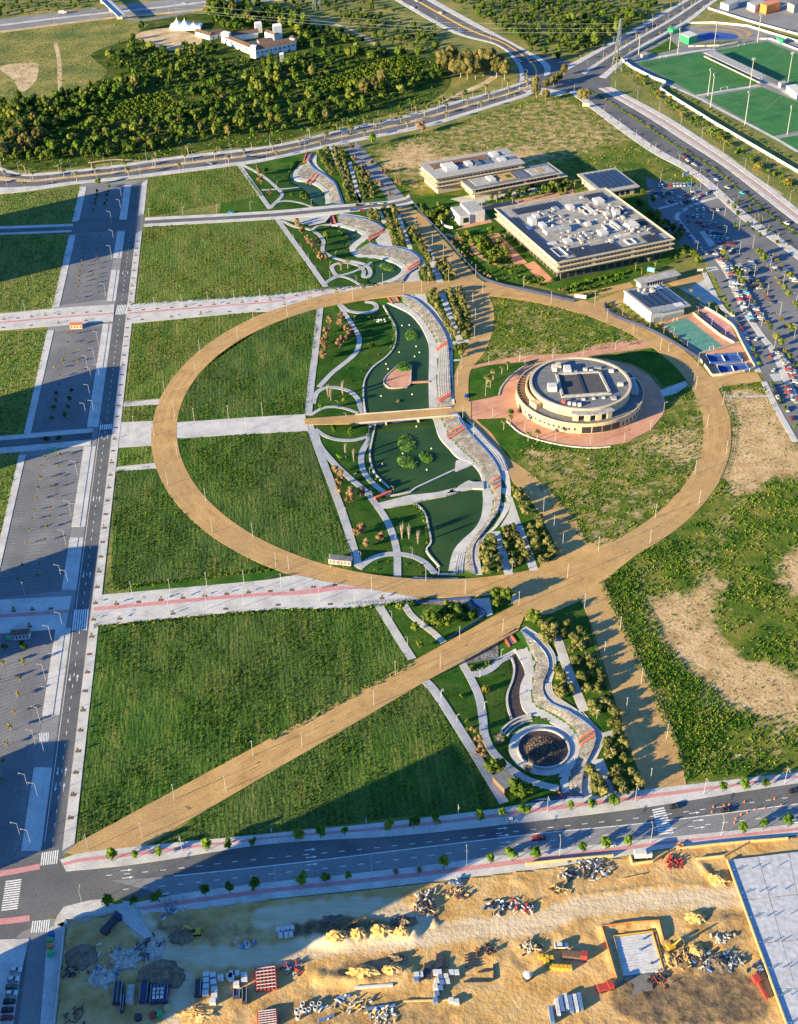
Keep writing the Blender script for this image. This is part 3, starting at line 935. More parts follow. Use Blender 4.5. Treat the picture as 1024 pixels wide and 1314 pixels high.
# crossroads at the lower corner and the street going on to the south
cross = sheet('asphalt_street',tg('m','-200,540 80,470 230,440 250,520 240,600 60,770 p: 110,310 70,626 60,700 -300,700 -300,300'),0.04,'asphalt')
sheet('pavement',tg('p','0,310 110,305 80,430 50,626 -60,626'),0.18,'paver',0.18)
strip('pavement',tg('p','190,265 250,238 205,640'),tg('p','180,280 170,400 150,640'),0.18,'paver',1,0.18,drape=False,smooth_lines=False)
strip('old_carriageway',resample(spline(AVC,4),150)[9:],resample(spline(tg('m','330,640 650,612 1020,562 n: 500,512 1020,445 o: 470,400 1024,342 1600,268 3000,88'),4),150)[9:],0.056,'asphalt_old',1,drape=False,step=6,smooth_lines=False)
for s_,w_ in (('m: 0,530 60,520 150,503',2.6),('p: -40,246 60,236 112,228',2.6)):
 ribbon('cycle_lane',tg('m',s_),w_,.07,'paver_pink',drape=False)
# ================================================================== sunken park: promenades, slopes, stairs, bridge
for (a,b) in LOWER:
 a,b = spline(a,2.5),spline(b,2.5)
 m_ = max(len(a),len(b))
 a,b = resample(a,m_),resample(b,m_)
 e_ = (a - b) / np.maximum(.1,np.hypot(*(a - b).T))[:,None]
 strip('lakeside_promenade',a + e_ * 1.3,b - e_ * .3,0,'paver',2,1.2,zfix=-2.02,smooth_lines=False)
for i_,(a,b) in enumerate(CREST):
 strip('stone_slope',a,b,0.2,'stone_slope',6)
for (a,b) in UPPER:
 strip('upper_path',a,b,0.14,'paver',1,0.3)
def railing(line,label,h=.85,w=0.09,mt='blue_rail',base=0.1,step=3.0,cat='railing',name='railing',closed=False,group=None):
 c = spline(line,step,closed)
 mb = MB()
 n = len(c)
 z = Hf(c[:,0],c[:,1]) + base
 a,b = offset(c,w / 2),offset(c,-w / 2)
 v,f = [],[]
 for i in range(n):
  for q,zz in ((a[i],0),(b[i],0),(b[i],h),(a[i],h)):
   v.append((q[0],q[1],z[i] + zz))
 m = n if closed else n - 1
 for i in range(m):
  o,p = i * 4,((i + 1) % n) * 4
  for k in range(4):
   f.append((o + k,p + k,p + (k + 1) % 4,o + (k + 1) % 4))
 ob = mobj(name,v,f,mt)
 return tag(ob,label,cat,group)
railing(CREST[0][1],'blue railing along the crest of the slope nearest the north avenue')
railing(CREST[1][1],'blue railing above the stone slope just below the cross street')
railing(CREST[2][1],'blue railing on the curved crest above the pond with one islet')
_c3 = spline(CREST[3][1],3)
_k = int(np.argmin(((_c3 - tg('D','210,775')[0]) ** 2).sum(1)))
railing(_c3[:_k:3],'blue railing along the crest beside the upper lake')
railing(_c3[_k + 4::3],'blue railing along the crest beside the middle and lower lakes')
railing(CREST[4][1],'blue railing winding along the crest beside the round fountain')
railing(tg('F','300,0 370,60 460,155 535,235 575,320'),'dark blue handrail behind the stepped terrace beside the footbridge',w=0.12)
railing(tg('h','350,208 480,200 620,190 700,184'),'blue parapet on the far side of the footbridge',base=0.35,h=1.3,w=0.14)
railing(tg('G','465,104 600,112 755,112'),'blue railing on the ring path above the lower lake',base=.2,h=1.3,w=.14)
railing(tg('G','620,72 745,72'),'short blue railing at the foot of the lower lake',base=.2,h=1.0,w=.12)
railing(tg('G','470,272 600,262 720,252 835,246'),'long blue railing on the ring above the tree hollow',base=.2,h=1.3,w=.14)
railing(tg('G','695,508 800,445 905,380 945,350 930,330 870,290 838,248'),'blue railing round the tree hollow by the diagonal path',base=.2,h=1.2,w=.12)
railing(tg('G','795,652 870,600 1024,512 H: 440,32'),'blue railing of the diagonal path above the shaded slope',base=.2,h=1.2,w=.12)
railing(tg('C','340,880 C: 560,862 760,838 975,825 1010,830 D: 250,845 300,930'),'blue parapet on the near side of the footbridge',base=0.35,h=1.2,w=0.14)
railing(tg('A','600,428 640,424 720,422'),'blue railing of the cross street over the stream',base=.2,h=1.1,w=.12)
railing(tg('A','640,975 760,960 900,945 985,938'),'blue railing on the ring above the pond with one islet',base=.2,h=1.2,w=.12)
railing(tg('H','520,980 600,965 690,958 800,958'),'blue railing at the park edge by the south avenue',base=.2,h=1.1,w=.12)
def terrace(a,b,fr,label):
 a,b = spline(a,2.5),spline(b,2.5)
 m = max(len(a),len(b))
 a,b = resample(a,m),resample(b,m)
 root = empty('terrace',(a[0][0],a[0][1],h1(*a[0])),0,label,'terrace')
 off = np.array([a[0][0],a[0][1]])
 for fz in fr:
  c = a * (1 - fz) + b * fz
  z = Hf(c[:,0],c[:,1])
  l_,r_ = offset(c,.35),offset(c,-.35)
  v,f = [],[]
  for i in range(m):
   for q,zz in ((l_[i],-.1),(r_[i],-.1),(r_[i],.38),(l_[i],.38)):
    v.append((q[0] - off[0],q[1] - off[1],z[i] + zz - root.location.z))
  for i in range(m - 1):
   for k in range(4):
    f.append((i * 4 + k,i * 4 + 4 + k,i * 4 + 4 + (k + 1) % 4,i * 4 + (k + 1) % 4))
  mobj('step',v,f,'paver',root)
 return root
terrace(tg('C','882,390 882,500 876,620 884,730',WZ),tg('C','942,365 952,480 958,580 963,690'),(.12,.3,.48,.66,.84),'stone seating steps between the upper lake and the sand path')
terrace(tg('F','300,60 400,170 470,250 515,330'),tg('F','360,50 450,150 530,230 570,330'),(.15,.4,.65,.9),'narrow stepped terrace curving down beside the footbridge')
terrace(tg('F','380,790 348,850 352,940 366,1005'),tg('F','415,775 382,840 390,940 403,1005'),(.15,.4,.65,.9),'stepped terrace between the olive bed and the lower lake')
terrace(tg('F','232,860 215,920 205,985'),tg('F','300,850 288,930 288,995'),(.2,.4,.6,.8),'broad pale steps going down to the lower lake')
terrace(tg('H','590,330 595,385 635,432 720,470'),tg('H','632,330 642,388 700,428 775,478'),(.15,.4,.65,.9),'stepped terrace on the bend above the round fountain')
terrace(tg('H','505,75 565,130 605,190 612,250'),tg('H','560,62 620,122 655,190 650,258'),(.15,.4,.65,.9),'stepped terrace beside the dark water channel')
def stair(lines,label):
 """two side walls running down the slope and the flight between them"""
 (a0,a1),(b0,b1) = [tg(l) if ':' not in l else tg('A',l) for l in lines]
 mid = (a0 + b0) / 2
 root = empty('stair',(mid[0],mid[1],h1(*mid)),0,label,'stair')
 zr = root.location.z
 for (p,q) in ((a0,a1),(b0,b1)):
  c = np.linspace(p,q,7)
  z = Hf(c[:,0],c[:,1])
  l_,r_ = offset(c,.4),offset(c,-.4)
  v,f = [],[]
  for i in range(7):
   for w_,zz in ((l_[i],0),(r_[i],0),(r_[i],.75),(l_[i],.75)):
    v.append((w_[0] - mid[0],w_[1] - mid[1],z[i] + zz - zr))
  for i in range(6):
   for k in range(4):
    f.append((i * 4 + k,i * 4 + 4 + k,i * 4 + 4 + (k + 1) % 4,i * 4 + (k + 1) % 4))
  f += [(3,2,1,0),(24,25,26,27)]
  mobj('side_wall',v,f,'red_stair',root)
 n = 12
 v,f = [],[]
 A_,B_ = np.linspace(a0,a1,n + 1),np.linspace(b0,b1,n + 1)
 C_ = (A_ + B_) / 2
 z = Hf(C_[:,0],C_[:,1]) + .25
 for i in range(n):
  zt = max(z[i],z[i + 1])
  for q in (A_[i],B_[i],B_[i + 1],A_[i + 1]):
   v.append((q[0] - mid[0],q[1] - mid[1],zt - zr))
  if i:
   o = i * 4
   f.append((o - 1,o - 2,o + 1,o))
  f.append((i * 4,i * 4 + 1,i * 4 + 2,i * 4 + 3))
 mobj('flight',v,f,'stone_slope',root)
stair(('A: 460,137 477,85','A: 487,139 508,93'),'red-sided stair at the north end beneath the avenue')
stair(('A: 475,262 530,218','A: 502,270 552,224'),'red-sided stair on the slope by the narrow footbridge')
stair(('A: 640,538 622,495','A: 668,530 648,490'),'red-sided stair just below the cross street')
stair(('B: 166,636 264,588','B: 174,654 272,604'),'long red stair beside the basin under the first olive rows')
stair(('B: 420,830 506,792','B: 428,847 514,807'),'long red stair beside the pond with one islet')
stair(('C: 582,84 548,45','C: 622,72 598,40'),'red-sided stair coming down from the ring to the upper lake')
stair(('C: 870,384 938,352','C: 874,392 944,362'),'single red stair at the bend of the upper lake')
stair(('C: 882,724 963,686','C: 888,736 968,696'),'single red stair beside the footbridge abutment')
stair(('D: 170,942 278,903','D: 180,972 292,920'),'wide red stair on the slope beyond the footbridge')
stair(('F: 470,388 518,368','F: 478,437 525,415'),'red stair at the narrow landing of the middle lake')
stair(('H: 402,114 372,72','H: 438,94 404,55'),'red-sided stair under the diagonal path by the channel')
stair(('H: 776,625 862,588','H: 786,654 874,612'),'bright red stair beside the round fountain')
stair(('H: 698,964 672,915','H: 746,952 722,908'),'red-sided stair near the south avenue kerb')
# lawn paths
PATHS = [('A','30,160 240,455',3.6),('A','283,518 440,735 605,968',3.8),
         ('C','108,128 75,430 50,620 30,840',4.0),('E','35,30 110,230 190,440 270,660 360,962',4.2),
         ('G','232,293 340,470 455,652',4.0),('G','540,795 H: 0,390 180,670 370,990',4.0),
         ('A','50,165 135,205 200,240 270,295 318,350 290,395 245,440',2.6),('A','185,330 330,312 440,290 475,283',2.2),
         ('A','245,450 285,410 350,395 420,400 480,415 518,432',2.4),
         ('A','310,530 400,570 500,585 560,615 590,660 585,720 640,760 720,785 800,790 870,810 898,850 880,885 848,882 855,850 830,820 760,800 690,805 645,830 660,870 672,890 605,940',2.8),
         ('A','670,890 740,875 830,835 905,788',2.0),('A','610,935 690,895 760,905 830,942',2.4),('A','520,580 560,552 620,546 680,545',2.2),
         ('C','230,100 270,165 320,240 360,310 360,370 330,430 250,500 180,560 100,650',3.0),('C','240,110 290,145 370,155 440,145 478,115 460,88 400,82',3.0),
         ('C','60,760 85,690 140,655 220,648 300,665 350,705 370,760 395,822',3.0),('C','50,835 120,790 190,775 270,780 355,802',2.2),
         ('E','75,58 140,100 220,120 330,115 412,88',2.6),('E','445,15 430,100 390,170 375,230 385,300 420,360 480,420 560,478',3.2),
         ('E','70,60 100,160 190,270 300,370 400,450 480,550 545,650 590,760 612,870 615,1024',3.6),('E','360,978 430,920 520,880 620,868 720,880 800,920 865,995',3.4),
         ('G','402,288 450,360 520,420 590,470 662,537',3.2),
         ('H','140,213 190,300 235,400 255,520 265,610 310,700 400,785 500,850 600,885 672,896',3.6),('H','190,275 260,262 320,220 350,190 445,140',3.4)]
for (tl,s_,w_) in PATHS:
 ribbon('footpath',tg(tl,s_,-0.8),w_,0.16,'paver',2,0.3,step=1.6)
for (tl,s_,w_) in [('A','640,45 700,190 840,418',3.2),('A','760,140 800,290 832,415',3.0),('B','240,468 275,545',3),('B','365,490 445,715',3.0),('B','555,705 640,935',4.5),
                     ('D','140,35 225,270 262,350',4.0),('D','190,362 320,345',3.5),('F','640,690 745,985',4.2),('F','492,728 580,1012',4.2),
                     ('H','640,10 672,110 730,280 810,480',4.2),('H','880,745 965,955',5.0),('D','185,478 260,470',1.8),('D','185,582 215,580',1.8)]:
 ribbon('footpath',tg(tl,s_),w_,0.17,'paver',1,0.2,drape=False)
for (tl,s_) in [('B','215,655 300,570 325,690 240,690'),('G','842,250 965,242 985,350 945,365'),('H','800,480 910,600 1000,575 1000,600 925,640 870,760 850,780 885,720 900,640 850,560'),('H','630,180 680,180 682,205 650,205'),
                 ('C','720,36 800,34 815,95 770,70'),('B','440,870 490,850 515,940 400,942'),('F','560,490 600,500 660,680 560,690 520,700 575,610 592,545'),('k','920,195 945,185 950,205 925,218'),('A','330,520 640,492 600,540 500,560')]:
 sheet('paved_corner',tg(tl,s_),0.15,'concrete',0.15)
strip('shaded_slope',tg('G','795,655 870,605 1020,520'),tg('G','800,668 920,640 1024,625'),0.15,'stone_slope',2)
sheet('retaining_slope',tg('G','470,278 640,262 830,250 870,295 940,352 905,380 880,350 800,300 700,290'),0.05,'stone_slope')
BEDS = [('A','545,50 640,40 838,416 735,420 668,265 608,215 552,160'),('A','650,28 745,90 930,400 842,415'),('B','145,445 240,460 250,550 150,515'),('B','255,438 358,440 412,702 318,695 290,560'),
  ('B','412,570 470,565 545,690 650,930 600,935 520,800 450,715'),('B','605,800 650,800 742,895 735,925 650,932'),('B','495,850 545,825 605,932 515,938'),
  ('D','28,35 135,30 242,335 200,345 130,200'),('D','160,15 270,5 325,200 325,335 258,342'),('D','190,380 300,365 270,450 225,560 205,680 195,600'),
  ('F','592,430 690,450 890,830 900,940 760,980 650,680'),('F','385,830 485,745 575,1010 420,1012 392,930'),('F','510,720 630,690 712,960 590,1005'),
  ('H','650,0 805,0 1012,560 905,592 815,478 690,150'),('H','640,250 660,200 755,450 700,428 640,380'),('H','820,800 868,772 938,935 850,945'),('H','915,612 1012,570 o: 445,215 335,228 H: 985,940')]
for (tl,s_) in BEDS:
 sheet('planting_bed',tg(tl,s_),0.08,'lawn')
# footbridge over the lake
BR_A,BR_B = tg('h','340,213 700,186'),tg('h','340,245 722,214')
fb = empty('footbridge',(*((BR_A[0] + BR_B[1]) / 2),0),0,'sand-coloured footbridge with blue parapets crossing between two lakes','bridge')
o2 = np.array(fb.location[:2])
def loc_sheet(name,poly,z,mt,th,par):
 ob = sheet(name,np.asarray(poly) - np.array(par.location[:2]),z - par.location[2],mt,th,parent=par)
 return ob
loc_sheet('deck',[BR_A[0],BR_B[0],BR_B[1],BR_A[1]],0.36,'sand',0.9,fb)
for k in (0.3,0.62):
 p_ = BR_A[0] * (1 - k) + BR_A[1] * k
 q_ = BR_B[0] * (1 - k) + BR_B[1] * k
 MB().beam((*(p_ - o2),-2),(*(q_ - o2),-2),0.8,3.4).build('pier','concrete',fb)
for (p_,q_) in ((BR_A[0],BR_A[1]),(BR_B[0],BR_B[1])):
 MB().beam((*(p_ - o2),.5),(*(q_ - o2),.5),0.45,0.6).build('edge_beam','concrete',fb)
sheet('sand_path',tg('h','148,228 345,212 345,246 150,250'),0.3,'sand',0.4)
sheet('sand_path',tg('D','0,795 200,770 290,730 330,750 330,860 280,820 215,822 0,856'),0.3,'sand',0.4)
# zig-zag concrete walkway across the water and the weir
ZA = tg('E','282,632 430,542 470,545 560,522 640,500 700,486 870,470 910,460 1022,433 F: 240,434 310,390 345,400 412,400',-1.6)
ZB = tg('E','300,662 510,578 570,570 640,552 720,536 800,512 930,490 1022,462 F: 150,482 260,457 335,442 375,444 415,446',-1.6)
wk = strip('lake_walkway',ZA,ZB,0,'concrete',1,1.4,drape=False,zfix=-1.55,smooth_lines=False,step=3)
weir = MB()
wl = np.vstack([tg('E','570,498 700,470',WZ),tg('E','735,444 985,328',WZ),tg('F','345,290',WZ)])
for i in range(len(wl) - 1):
 weir.beam((*wl[i],-2.35),(*wl[i + 1],-2.35),0.9,0.9)
tag(weir.build('weir','concrete'),'thin straight concrete weir across the middle lake','weir')
sheet('landing',spline(tg('F','232,262 262,252 330,262 345,285 232,330 226,300',-2.2),2,True),-2.15,'paver',0.8)
stage = empty('red_bench_wall',(*tg('E','530,500')[0],0),0,'dark red angled bench wall beside the zig-zag walkway','bench')
sp_ = tg('E','465,512 575,468',-1)
MB().beam((*(sp_[0] - np.array(stage.location[:2])),-.6),(*(sp_[1] - np.array(stage.location[:2])),-.6),1.4,1.0).build('bench_wall','red_stair',stage)
# wooden deck island with plank bridge
DECK = spline(tg('C','525,632 535,590 598,530 622,508 700,505 703,560 696,640 650,657 560,660',WZ),2,True)
di = empty('deck_island',(*DECK.mean(0),WZ),0,'rose-brown decked islet joined to the shore by a plank','islet')
loc_sheet('deck',DECK,WZ + .7,'plaza_pink',1.2,di)
dk = np.asarray(DECK) - DECK.mean(0)
rim = MB()
for i in range(0,len(dk),2):
 a_,b_ = dk[i],dk[(i + 2) % len(dk)]
 rim.beam((*a_,.75),(*b_,.75),.5,.5)
rim.build('rim','concrete',di)
pl = tg('C','700,626 828,619',WZ) - DECK.mean(0)
MB().beam((*pl[0],.7),(*pl[1],.7),2.0,.3).build('plank_bridge','plaza_pink',di)
# round fountain
fc = FOUNT_C
ft = empty('round_fountain',(fc.x,fc.y,-2.3),0,'round sunken fountain pool with a mound of dark pebbles','fountain')
N_ = 48
def annulus(r0,r1,z0,z1,n=48,a0=0.0,a1=2 * math.pi,cx=0,cy=0):
 """solid ring (or arc) between radii r0 and r1"""
 v,f = [],[]
 full = abs(a1 - a0 - 2 * math.pi) < 1e-6
 m = n if full else n + 1
 for i in range(m):
  an = a0 + (a1 - a0) * i / n
  c,s = math.cos(an),math.sin(an)
  v += [(cx + r0 * c,cy + r0 * s,z0),(cx + r1 * c,cy + r1 * s,z0),(cx + r1 * c,cy + r1 * s,z1),(cx + r0 * c,cy + r0 * s,z1)]
 for i in range(n):
  o,p = i * 4,((i + 1) % m) * 4
  for k in range(4):
   f.append((o + k,o + (k + 1) % 4,p + (k + 1) % 4,p + k))
 if not full:
  f += [(0,3,2,1),((m - 1) * 4,(m - 1) * 4 + 1,(m - 1) * 4 + 2,(m - 1) * 4 + 3)]
 return v,f
def disc(r,z,n=48,cx=0,cy=0):
 return [(cx + r * math.cos(2 * math.pi * i / n),cy + r * math.sin(2 * math.pi * i / n),z) for i in range(n)],[tuple(range(n))]
mobj('rim',*annulus(10.2,10.9,.0,.9),'concrete',ft)
mobj('pool_water',*disc(10.25,.35),'channel',ft)
mobj('paved_ring',*annulus(11.0,14.2,-.3,.12),'paver',ft)
pb = MB()
for i in range(1500):
 r_ = 7.3 * math.sqrt(random.random())
 an = random.random() * 2 * math.pi
 x_,y_ = r_ * math.cos(an),r_ * math.sin(an)
 z_ = .3 + 1.0 * (1 - (r_ / 7.3) ** 2)
 s_ = random.uniform(.08,.2)
 mi = 0 if random.random() < .72 else 1
 v_ = [(x_ + s_ * random.uniform(.6,1.2) * c_,y_ + s_ * random.uniform(.6,1.2) * d_,z_ + e_ * s_) for c_,d_,e_ in ((-1,-1,0),(1,-1,0),(1,1,0),(-1,1,0),(0,0,1.6))]
 pb.add(v_,[(0,1,4),(1,2,4),(2,3,4),(3,0,4)],mi)
plain('pebble_dark',(0.06,0.042,0.032),fine=.4)
plain('pebble_pale',(0.26,0.21,0.17))
pbo = pb.build('pebbles',['pebble_dark','pebble_pale'],ft)
pbo['kind'] = 'stuff'
mobj('mound',*annulus(0.01,7.4,.0,.42),'pebble_dark',ft)
for k,r_ in enumerate((15.8,17.4,19.0)):
 v_,f_ = annulus(r_,r_ + .8,-.3,.5 + .25 * k,24,math.radians(100),math.radians(152))
 mobj('arc_wall',v_,f_,'concrete',ft)
plain('paver_rose',(.42,.30,.27),fine=.15)
for (s_) in ('C: 522,112 560,180 598,250 605,320 588,390 540,450 450,520 400,600 390,680 395,760 405,822','E: 470,20 442,150 432,220 442,280 470,350 560,440','E: 738,545 792,602 818,700 834,800 805,850 890,958','H: 412,188 426,230 420,300 388,390 392,460 412,525'):
 q_ = tg('C',s_,-2.3)
 c_ = spline(q_,2)
 ribbon('lake_kerb',c_,.9,0,'concrete',1,.8,zfix=-2.1,smooth_lines=False)
# ------------------------------------------------------------------ far roads
NA = tg('a','-300,560 0,628 60,648 130,652 400,625 640,590 1024,545 b: 250,495 500,440 700,385 900,330 1000,292')
NB = tg('a','-300,700 0,727 300,690 550,665 900,620 1024,600 b: 300,540 600,480 800,420 1000,358')
NORTH,NAa,NAb = bands(NA,NB,[(0,.16,'paver',.2,.2,'pavement'),(.16,.40,'asphalt',.06,0,'north_avenue'),(.40,.54,'bare',.2,.2,'median'),(.54,.80,'asphalt',.06,0,'north_avenue'),(.80,1,'paver',.2,.2,'pavement')])
HWa,HWb = tg('a','-500,135 0,72 300,38 500,14 700,-8 1000,-40'),tg('a','-500,185 0,124 400,72 700,46 1024,6 1300,-20')
bands(HWa,HWb,[(0,.4,'asphalt_old',.06,0,'highway'),(.4,.52,'concrete',.2,.2,'median'),(.52,.86,'asphalt_old',.06,0,'highway'),(.86,1,'bare',.05,0,'verge')])
NEa,NEb = tg('b','380,-60 470,-10 700,120 870,170 945,240 960,310'),tg('b','500,-80 620,-10 800,90 930,160 1060,235 1070,280')
bands(NEa,NEb,[(0,.14,'paver',.2,.2,'pavement'),(.14,.5,'asphalt',.06,0,'asphalt_road'),(.5,.56,'paint_yellow',.2,.2,'median'),(.56,.8,'asphalt',.06,0,'asphalt_road'),(.8,1,'paver',.2,.2,'pavement')])
URa,URb = tg('c','120,262 330,150 500,50 590,0 700,-60'),tg('c','290,300 420,190 600,90 690,20 780,-40')
UR,URA,URB = bands(URa,URb,[(0,.15,'paver',.2,.2,'pavement'),(.15,.45,'asphalt',.062,0,'asphalt_road'),(.45,.55,'paver',.2,.2,'median'),(.55,.85,'asphalt',.062,0,'asphalt_road'),(.85,1,'paver',.2,.2,'pavement')])
sheet('junction',tg('c','-40,215 60,212 150,235 270,255 310,300 300,350 240,385 140,352 0,345 -50,330'),0.07,'asphalt')
sheet('paved_corner',tg('c','-60,330 40,335 140,350 120,365 0,360'),0.1,'paver',.1)
EBa = np.vstack([tg('c','150,352 430,560'),tg('Z','200,205 370,330 600,545 1000,835'),g2([(1110,402),(1200,470)])])
EBb = np.vstack([tg('c','310,332 540,455 780,615'),tg('Z','640,200 850,350 1024,490'),g2([(1120,342),(1220,410)])])
EB,EBA,EBB = bands(EBa,EBb,[(0,.17,'paver',.2,.2,'pavement'),(.17,.46,'asphalt',.06,0,'boulevard'),(.46,.50,'lawn',.22,.2,'median'),(.50,.70,'asphalt',.06,0,'boulevard'),(.70,.78,'paver',.2,.2,'pavement'),(.78,.86,'paver_rose',.203,.2,'pink_path'),(.88,1,'paver',.2,.2,'pavement')])
sheet('asphalt_road',np.vstack([tg('Z','-60,260 0,285 370,310 460,360 1024,850'),g2([(1090,400),(1090,640)]),tg('K','760,1500 545,900 190,170 90,10'),tg('Z','150,720 50,560 -40,540')]),0.035,'asphalt_mid')
sheet('sidewalk',tg('B','10,20 90,10 250,180 440,420 330,430 230,300 60,120'),0.1,'asphalt_old',.1)
for (s_,w_) in (('Z: 500,395 340,440 200,505 158,545 190,600 255,680 300,740',3.2),('Z: 30,490 200,440 400,375 470,390',2.2),('K: 215,50 300,180 400,400 520,590 620,720 700,900 788,1080',4.2),('K: 130,165 230,370 330,500 430,680 512,862',3.4),('K: 548,930 640,1120 770,1350',3.4)):
 ribbon('pavement',tg('Z',s_),w_,0.18,'paver',1,.15,drape=False)
sheet('concrete_pad',tg('Z','318,655 356,648 438,748 390,762'),0.15,'concrete',.12)
sheet('gravel_court',tg('Y','470,152 622,75 742,235 640,262 560,205'),0.09,'concrete',.05)
ribbon('dirt_track',tg('K','265,1030 420,1035 585,1028'),2,.1,'concrete',drape=False)
# strip of rough ground east of the boulevard
VERGE = np.vstack([tg('c','330,260 540,420 800,600 1024,740'),tg('c','1024,660 700,470 530,365 495,340 520,320 470,300 350,235')])
sheet('wild_field',VERGE,0.03,'wild')
ribbon('dirt_track',tg('c','600,500 740,590 860,680 960,744'),5,.06,'bare',drape=False)
for s_ in ('a: 330,612 420,600 520,603','b: 660,395 560,450 400,500 200,540'):
 ribbon('dirt_track',tg('a',s_),2.5,.05,'bare',drape=False)
# sports ground
PITCH_ = [tg('S','72,276 445,214 792,398 432,468'),tg('S','470,478 812,420 1060,520 1200,640 880,708'),tg('S','535,206 842,150 1060,240 1060,420 905,382'),tg('S','905,722 1100,690 1300,800 1100,850')]
sheet('sports_ground',tg('S','0,270 380,60 700,60 1200,190 1300,900 1000,770'),0.02,'asphalt_old')
for p_ in PITCH_:
 sheet('football_pitch',p_,0.08,'turf')
# ================================================================== buildings
plain('cream',(0.47,0.39,0.285),rough=0.8,fine=0.06)
plain('cream_dark',(0.40,0.33,0.25),rough=0.8)
plain('lime_white',(0.50,0.485,0.46),rough=0.8)
plain('roof_grey',(0.135,0.14,0.15),rough=0.9,fine=0.15,fscale=.5)
plain('roof_pale',(0.30,0.30,0.30),rough=0.9,fine=0.15,fscale=.5)
plain('roof_blue',(0.10,0.12,0.17),rough=0.6)
plain('solar',(0.022,0.027,0.045),rough=0.35,spec=0.3)
plain('glass_dark',(0.02,0.025,0.032),rough=0.15,spec=0.6)
plain('brown_roof',(0.13,0.075,0.055),rough=0.9,fine=0.3,fscale=1.0)
plain('stone_yellow',(0.50,0.37,0.22),rough=0.85,fine=0.15,fscale=0.6)
plain('green_panel',(0.03,0.36,0.12),rough=0.5)
plain('orange_panel',(0.62,0.18,0.04),rough=0.5)
plain('blue_panel',(0.03,0.09,0.28),rough=0.5)
plain('tent',(0.78,0.76,0.70),rough=0.6)
plain('court_green',(0.075,0.22,0.17),rough=0.8,fine=0.12,fscale=.6)
plain('court_blue',(0.025,0.07,0.27),rough=0.8,fine=0.12,fscale=.6)
plain('gravel_dark',(0.06,0.06,0.065),rough=1.0,fine=0.2)
class Frame:
 """rectangular building frame from three roof corners read at height z: near corner, corner to the right, corner to the left"""
 def __init__(self,tile,n,r,l,z):
  a,b,c = (np.array(P(*t(tile,s)[0],z)[:2]) for s in (n,r,l))
  e1 = (b - a)
  self.w = float(np.hypot(*e1))
  e1 /= self.w
  e2 = np.array([-e1[1],e1[0]])
  self.d = float((c - a) @ e2)
  self.o,self.e1,self.e2,self.tile = a,e1,e2,tile
  self.ang = math.atan2(e1[1],e1[0])
 def root(self,name,label,cat,group=None):
  return empty(name,(self.o[0],self.o[1],0),self.ang,label,cat,group)
 def loc(self,s,z):
  return [(float((np.array(P(x,y,z)[:2]) - self.o) @ self.e1),float((np.array(P(x,y,z)[:2]) - self.o) @ self.e2)) for x,y in t(self.tile,s)]
def rect(x0,y0,x1,y1):
 return [(x0,y0),(x1,y0),(x1,y1),(x0,y1)]
def boxpart(name,par,x0,y0,z0,x1,y1,z1,mt):
 return MB().box(x0,y0,z0,x1,y1,z1).build(name,mt,par)
_pane = {}
def pane(par,kind,x,y,z,w,h,face,mt='glass_dark',th=0.12,name='window'):
 """window leaf as a thin box; face 0: looks along -y, 1: looks along -x"""
 key = (round(w,2),round(h,2),face,mt)
 if key not in _pane:
  m = MB()
  if face == 0:
   m.box(0,-th,0,w,0.02,h)
  else:
   m.box(-th,0,0,0.02,w,h)
  _pane[key] = m.mesh(name,mt)
 o = bpy.data.objects.new(name,_pane[key])
 link(o,par)
 o.location = (x,y,z)
 return o
# ---- main campus building
fm = Frame('V','372,428','972,305','32,157',16)
mb_ = fm.root('campus_building','large square campus building with cream overhanging storeys and cluttered roof','building')
w,d = fm.w,fm.d
plain('facade_dark',(.10,.085,.07),rough=.7)
MB().prism(rect(7,6,w - 6,d - 6),0,6.6).build('ground_floor','facade_dark',mb_)
for (z0,z1,ib,it_) in ((6.2,9.3,4.0,0.0),(11.0,12.8,1.6,0.0),(14.6,16.0,1.6,0.0)):
 MB().prism(rect(ib,ib,w - ib,d - ib),z0,z1,0,rect(it_,it_,w - it_,d - it_)).build('floor_slab','cream',mb_)
for z0,z1 in ((9.3,11.0),(12.8,14.6)):
 MB().prism(rect(1.8,1.8,w - 1.8,d - 1.8),z0,z1).build('storey_wall','cream',mb_)
 k = 0
 x_ = 3.5
 while x_ < w - 5:
  if not (0.28 * w < x_ < 0.31 * w or 0.62 * w < x_ < 0.66 * w):
   pane(mb_,'w',x_,1.8,z0 + .25,2.0,1.2,0)
  x_ += 2.7
 y_ = 3.5
 while y_ < d - 5:
  pane(mb_,'w',1.8,y_,z0 + .3,2.6,.5,1)
  y_ += 6.5
x_ = 7
while x_ < w - 9:
 pane(mb_,'w',x_,6.0,1.2,4.0,3.4,0)
 x_ += 6.0
y_ = 7
while y_ < d - 9:
 pane(mb_,'w',7.0,y_,.3,3.4,5.0,1)
 y_ += 5.0
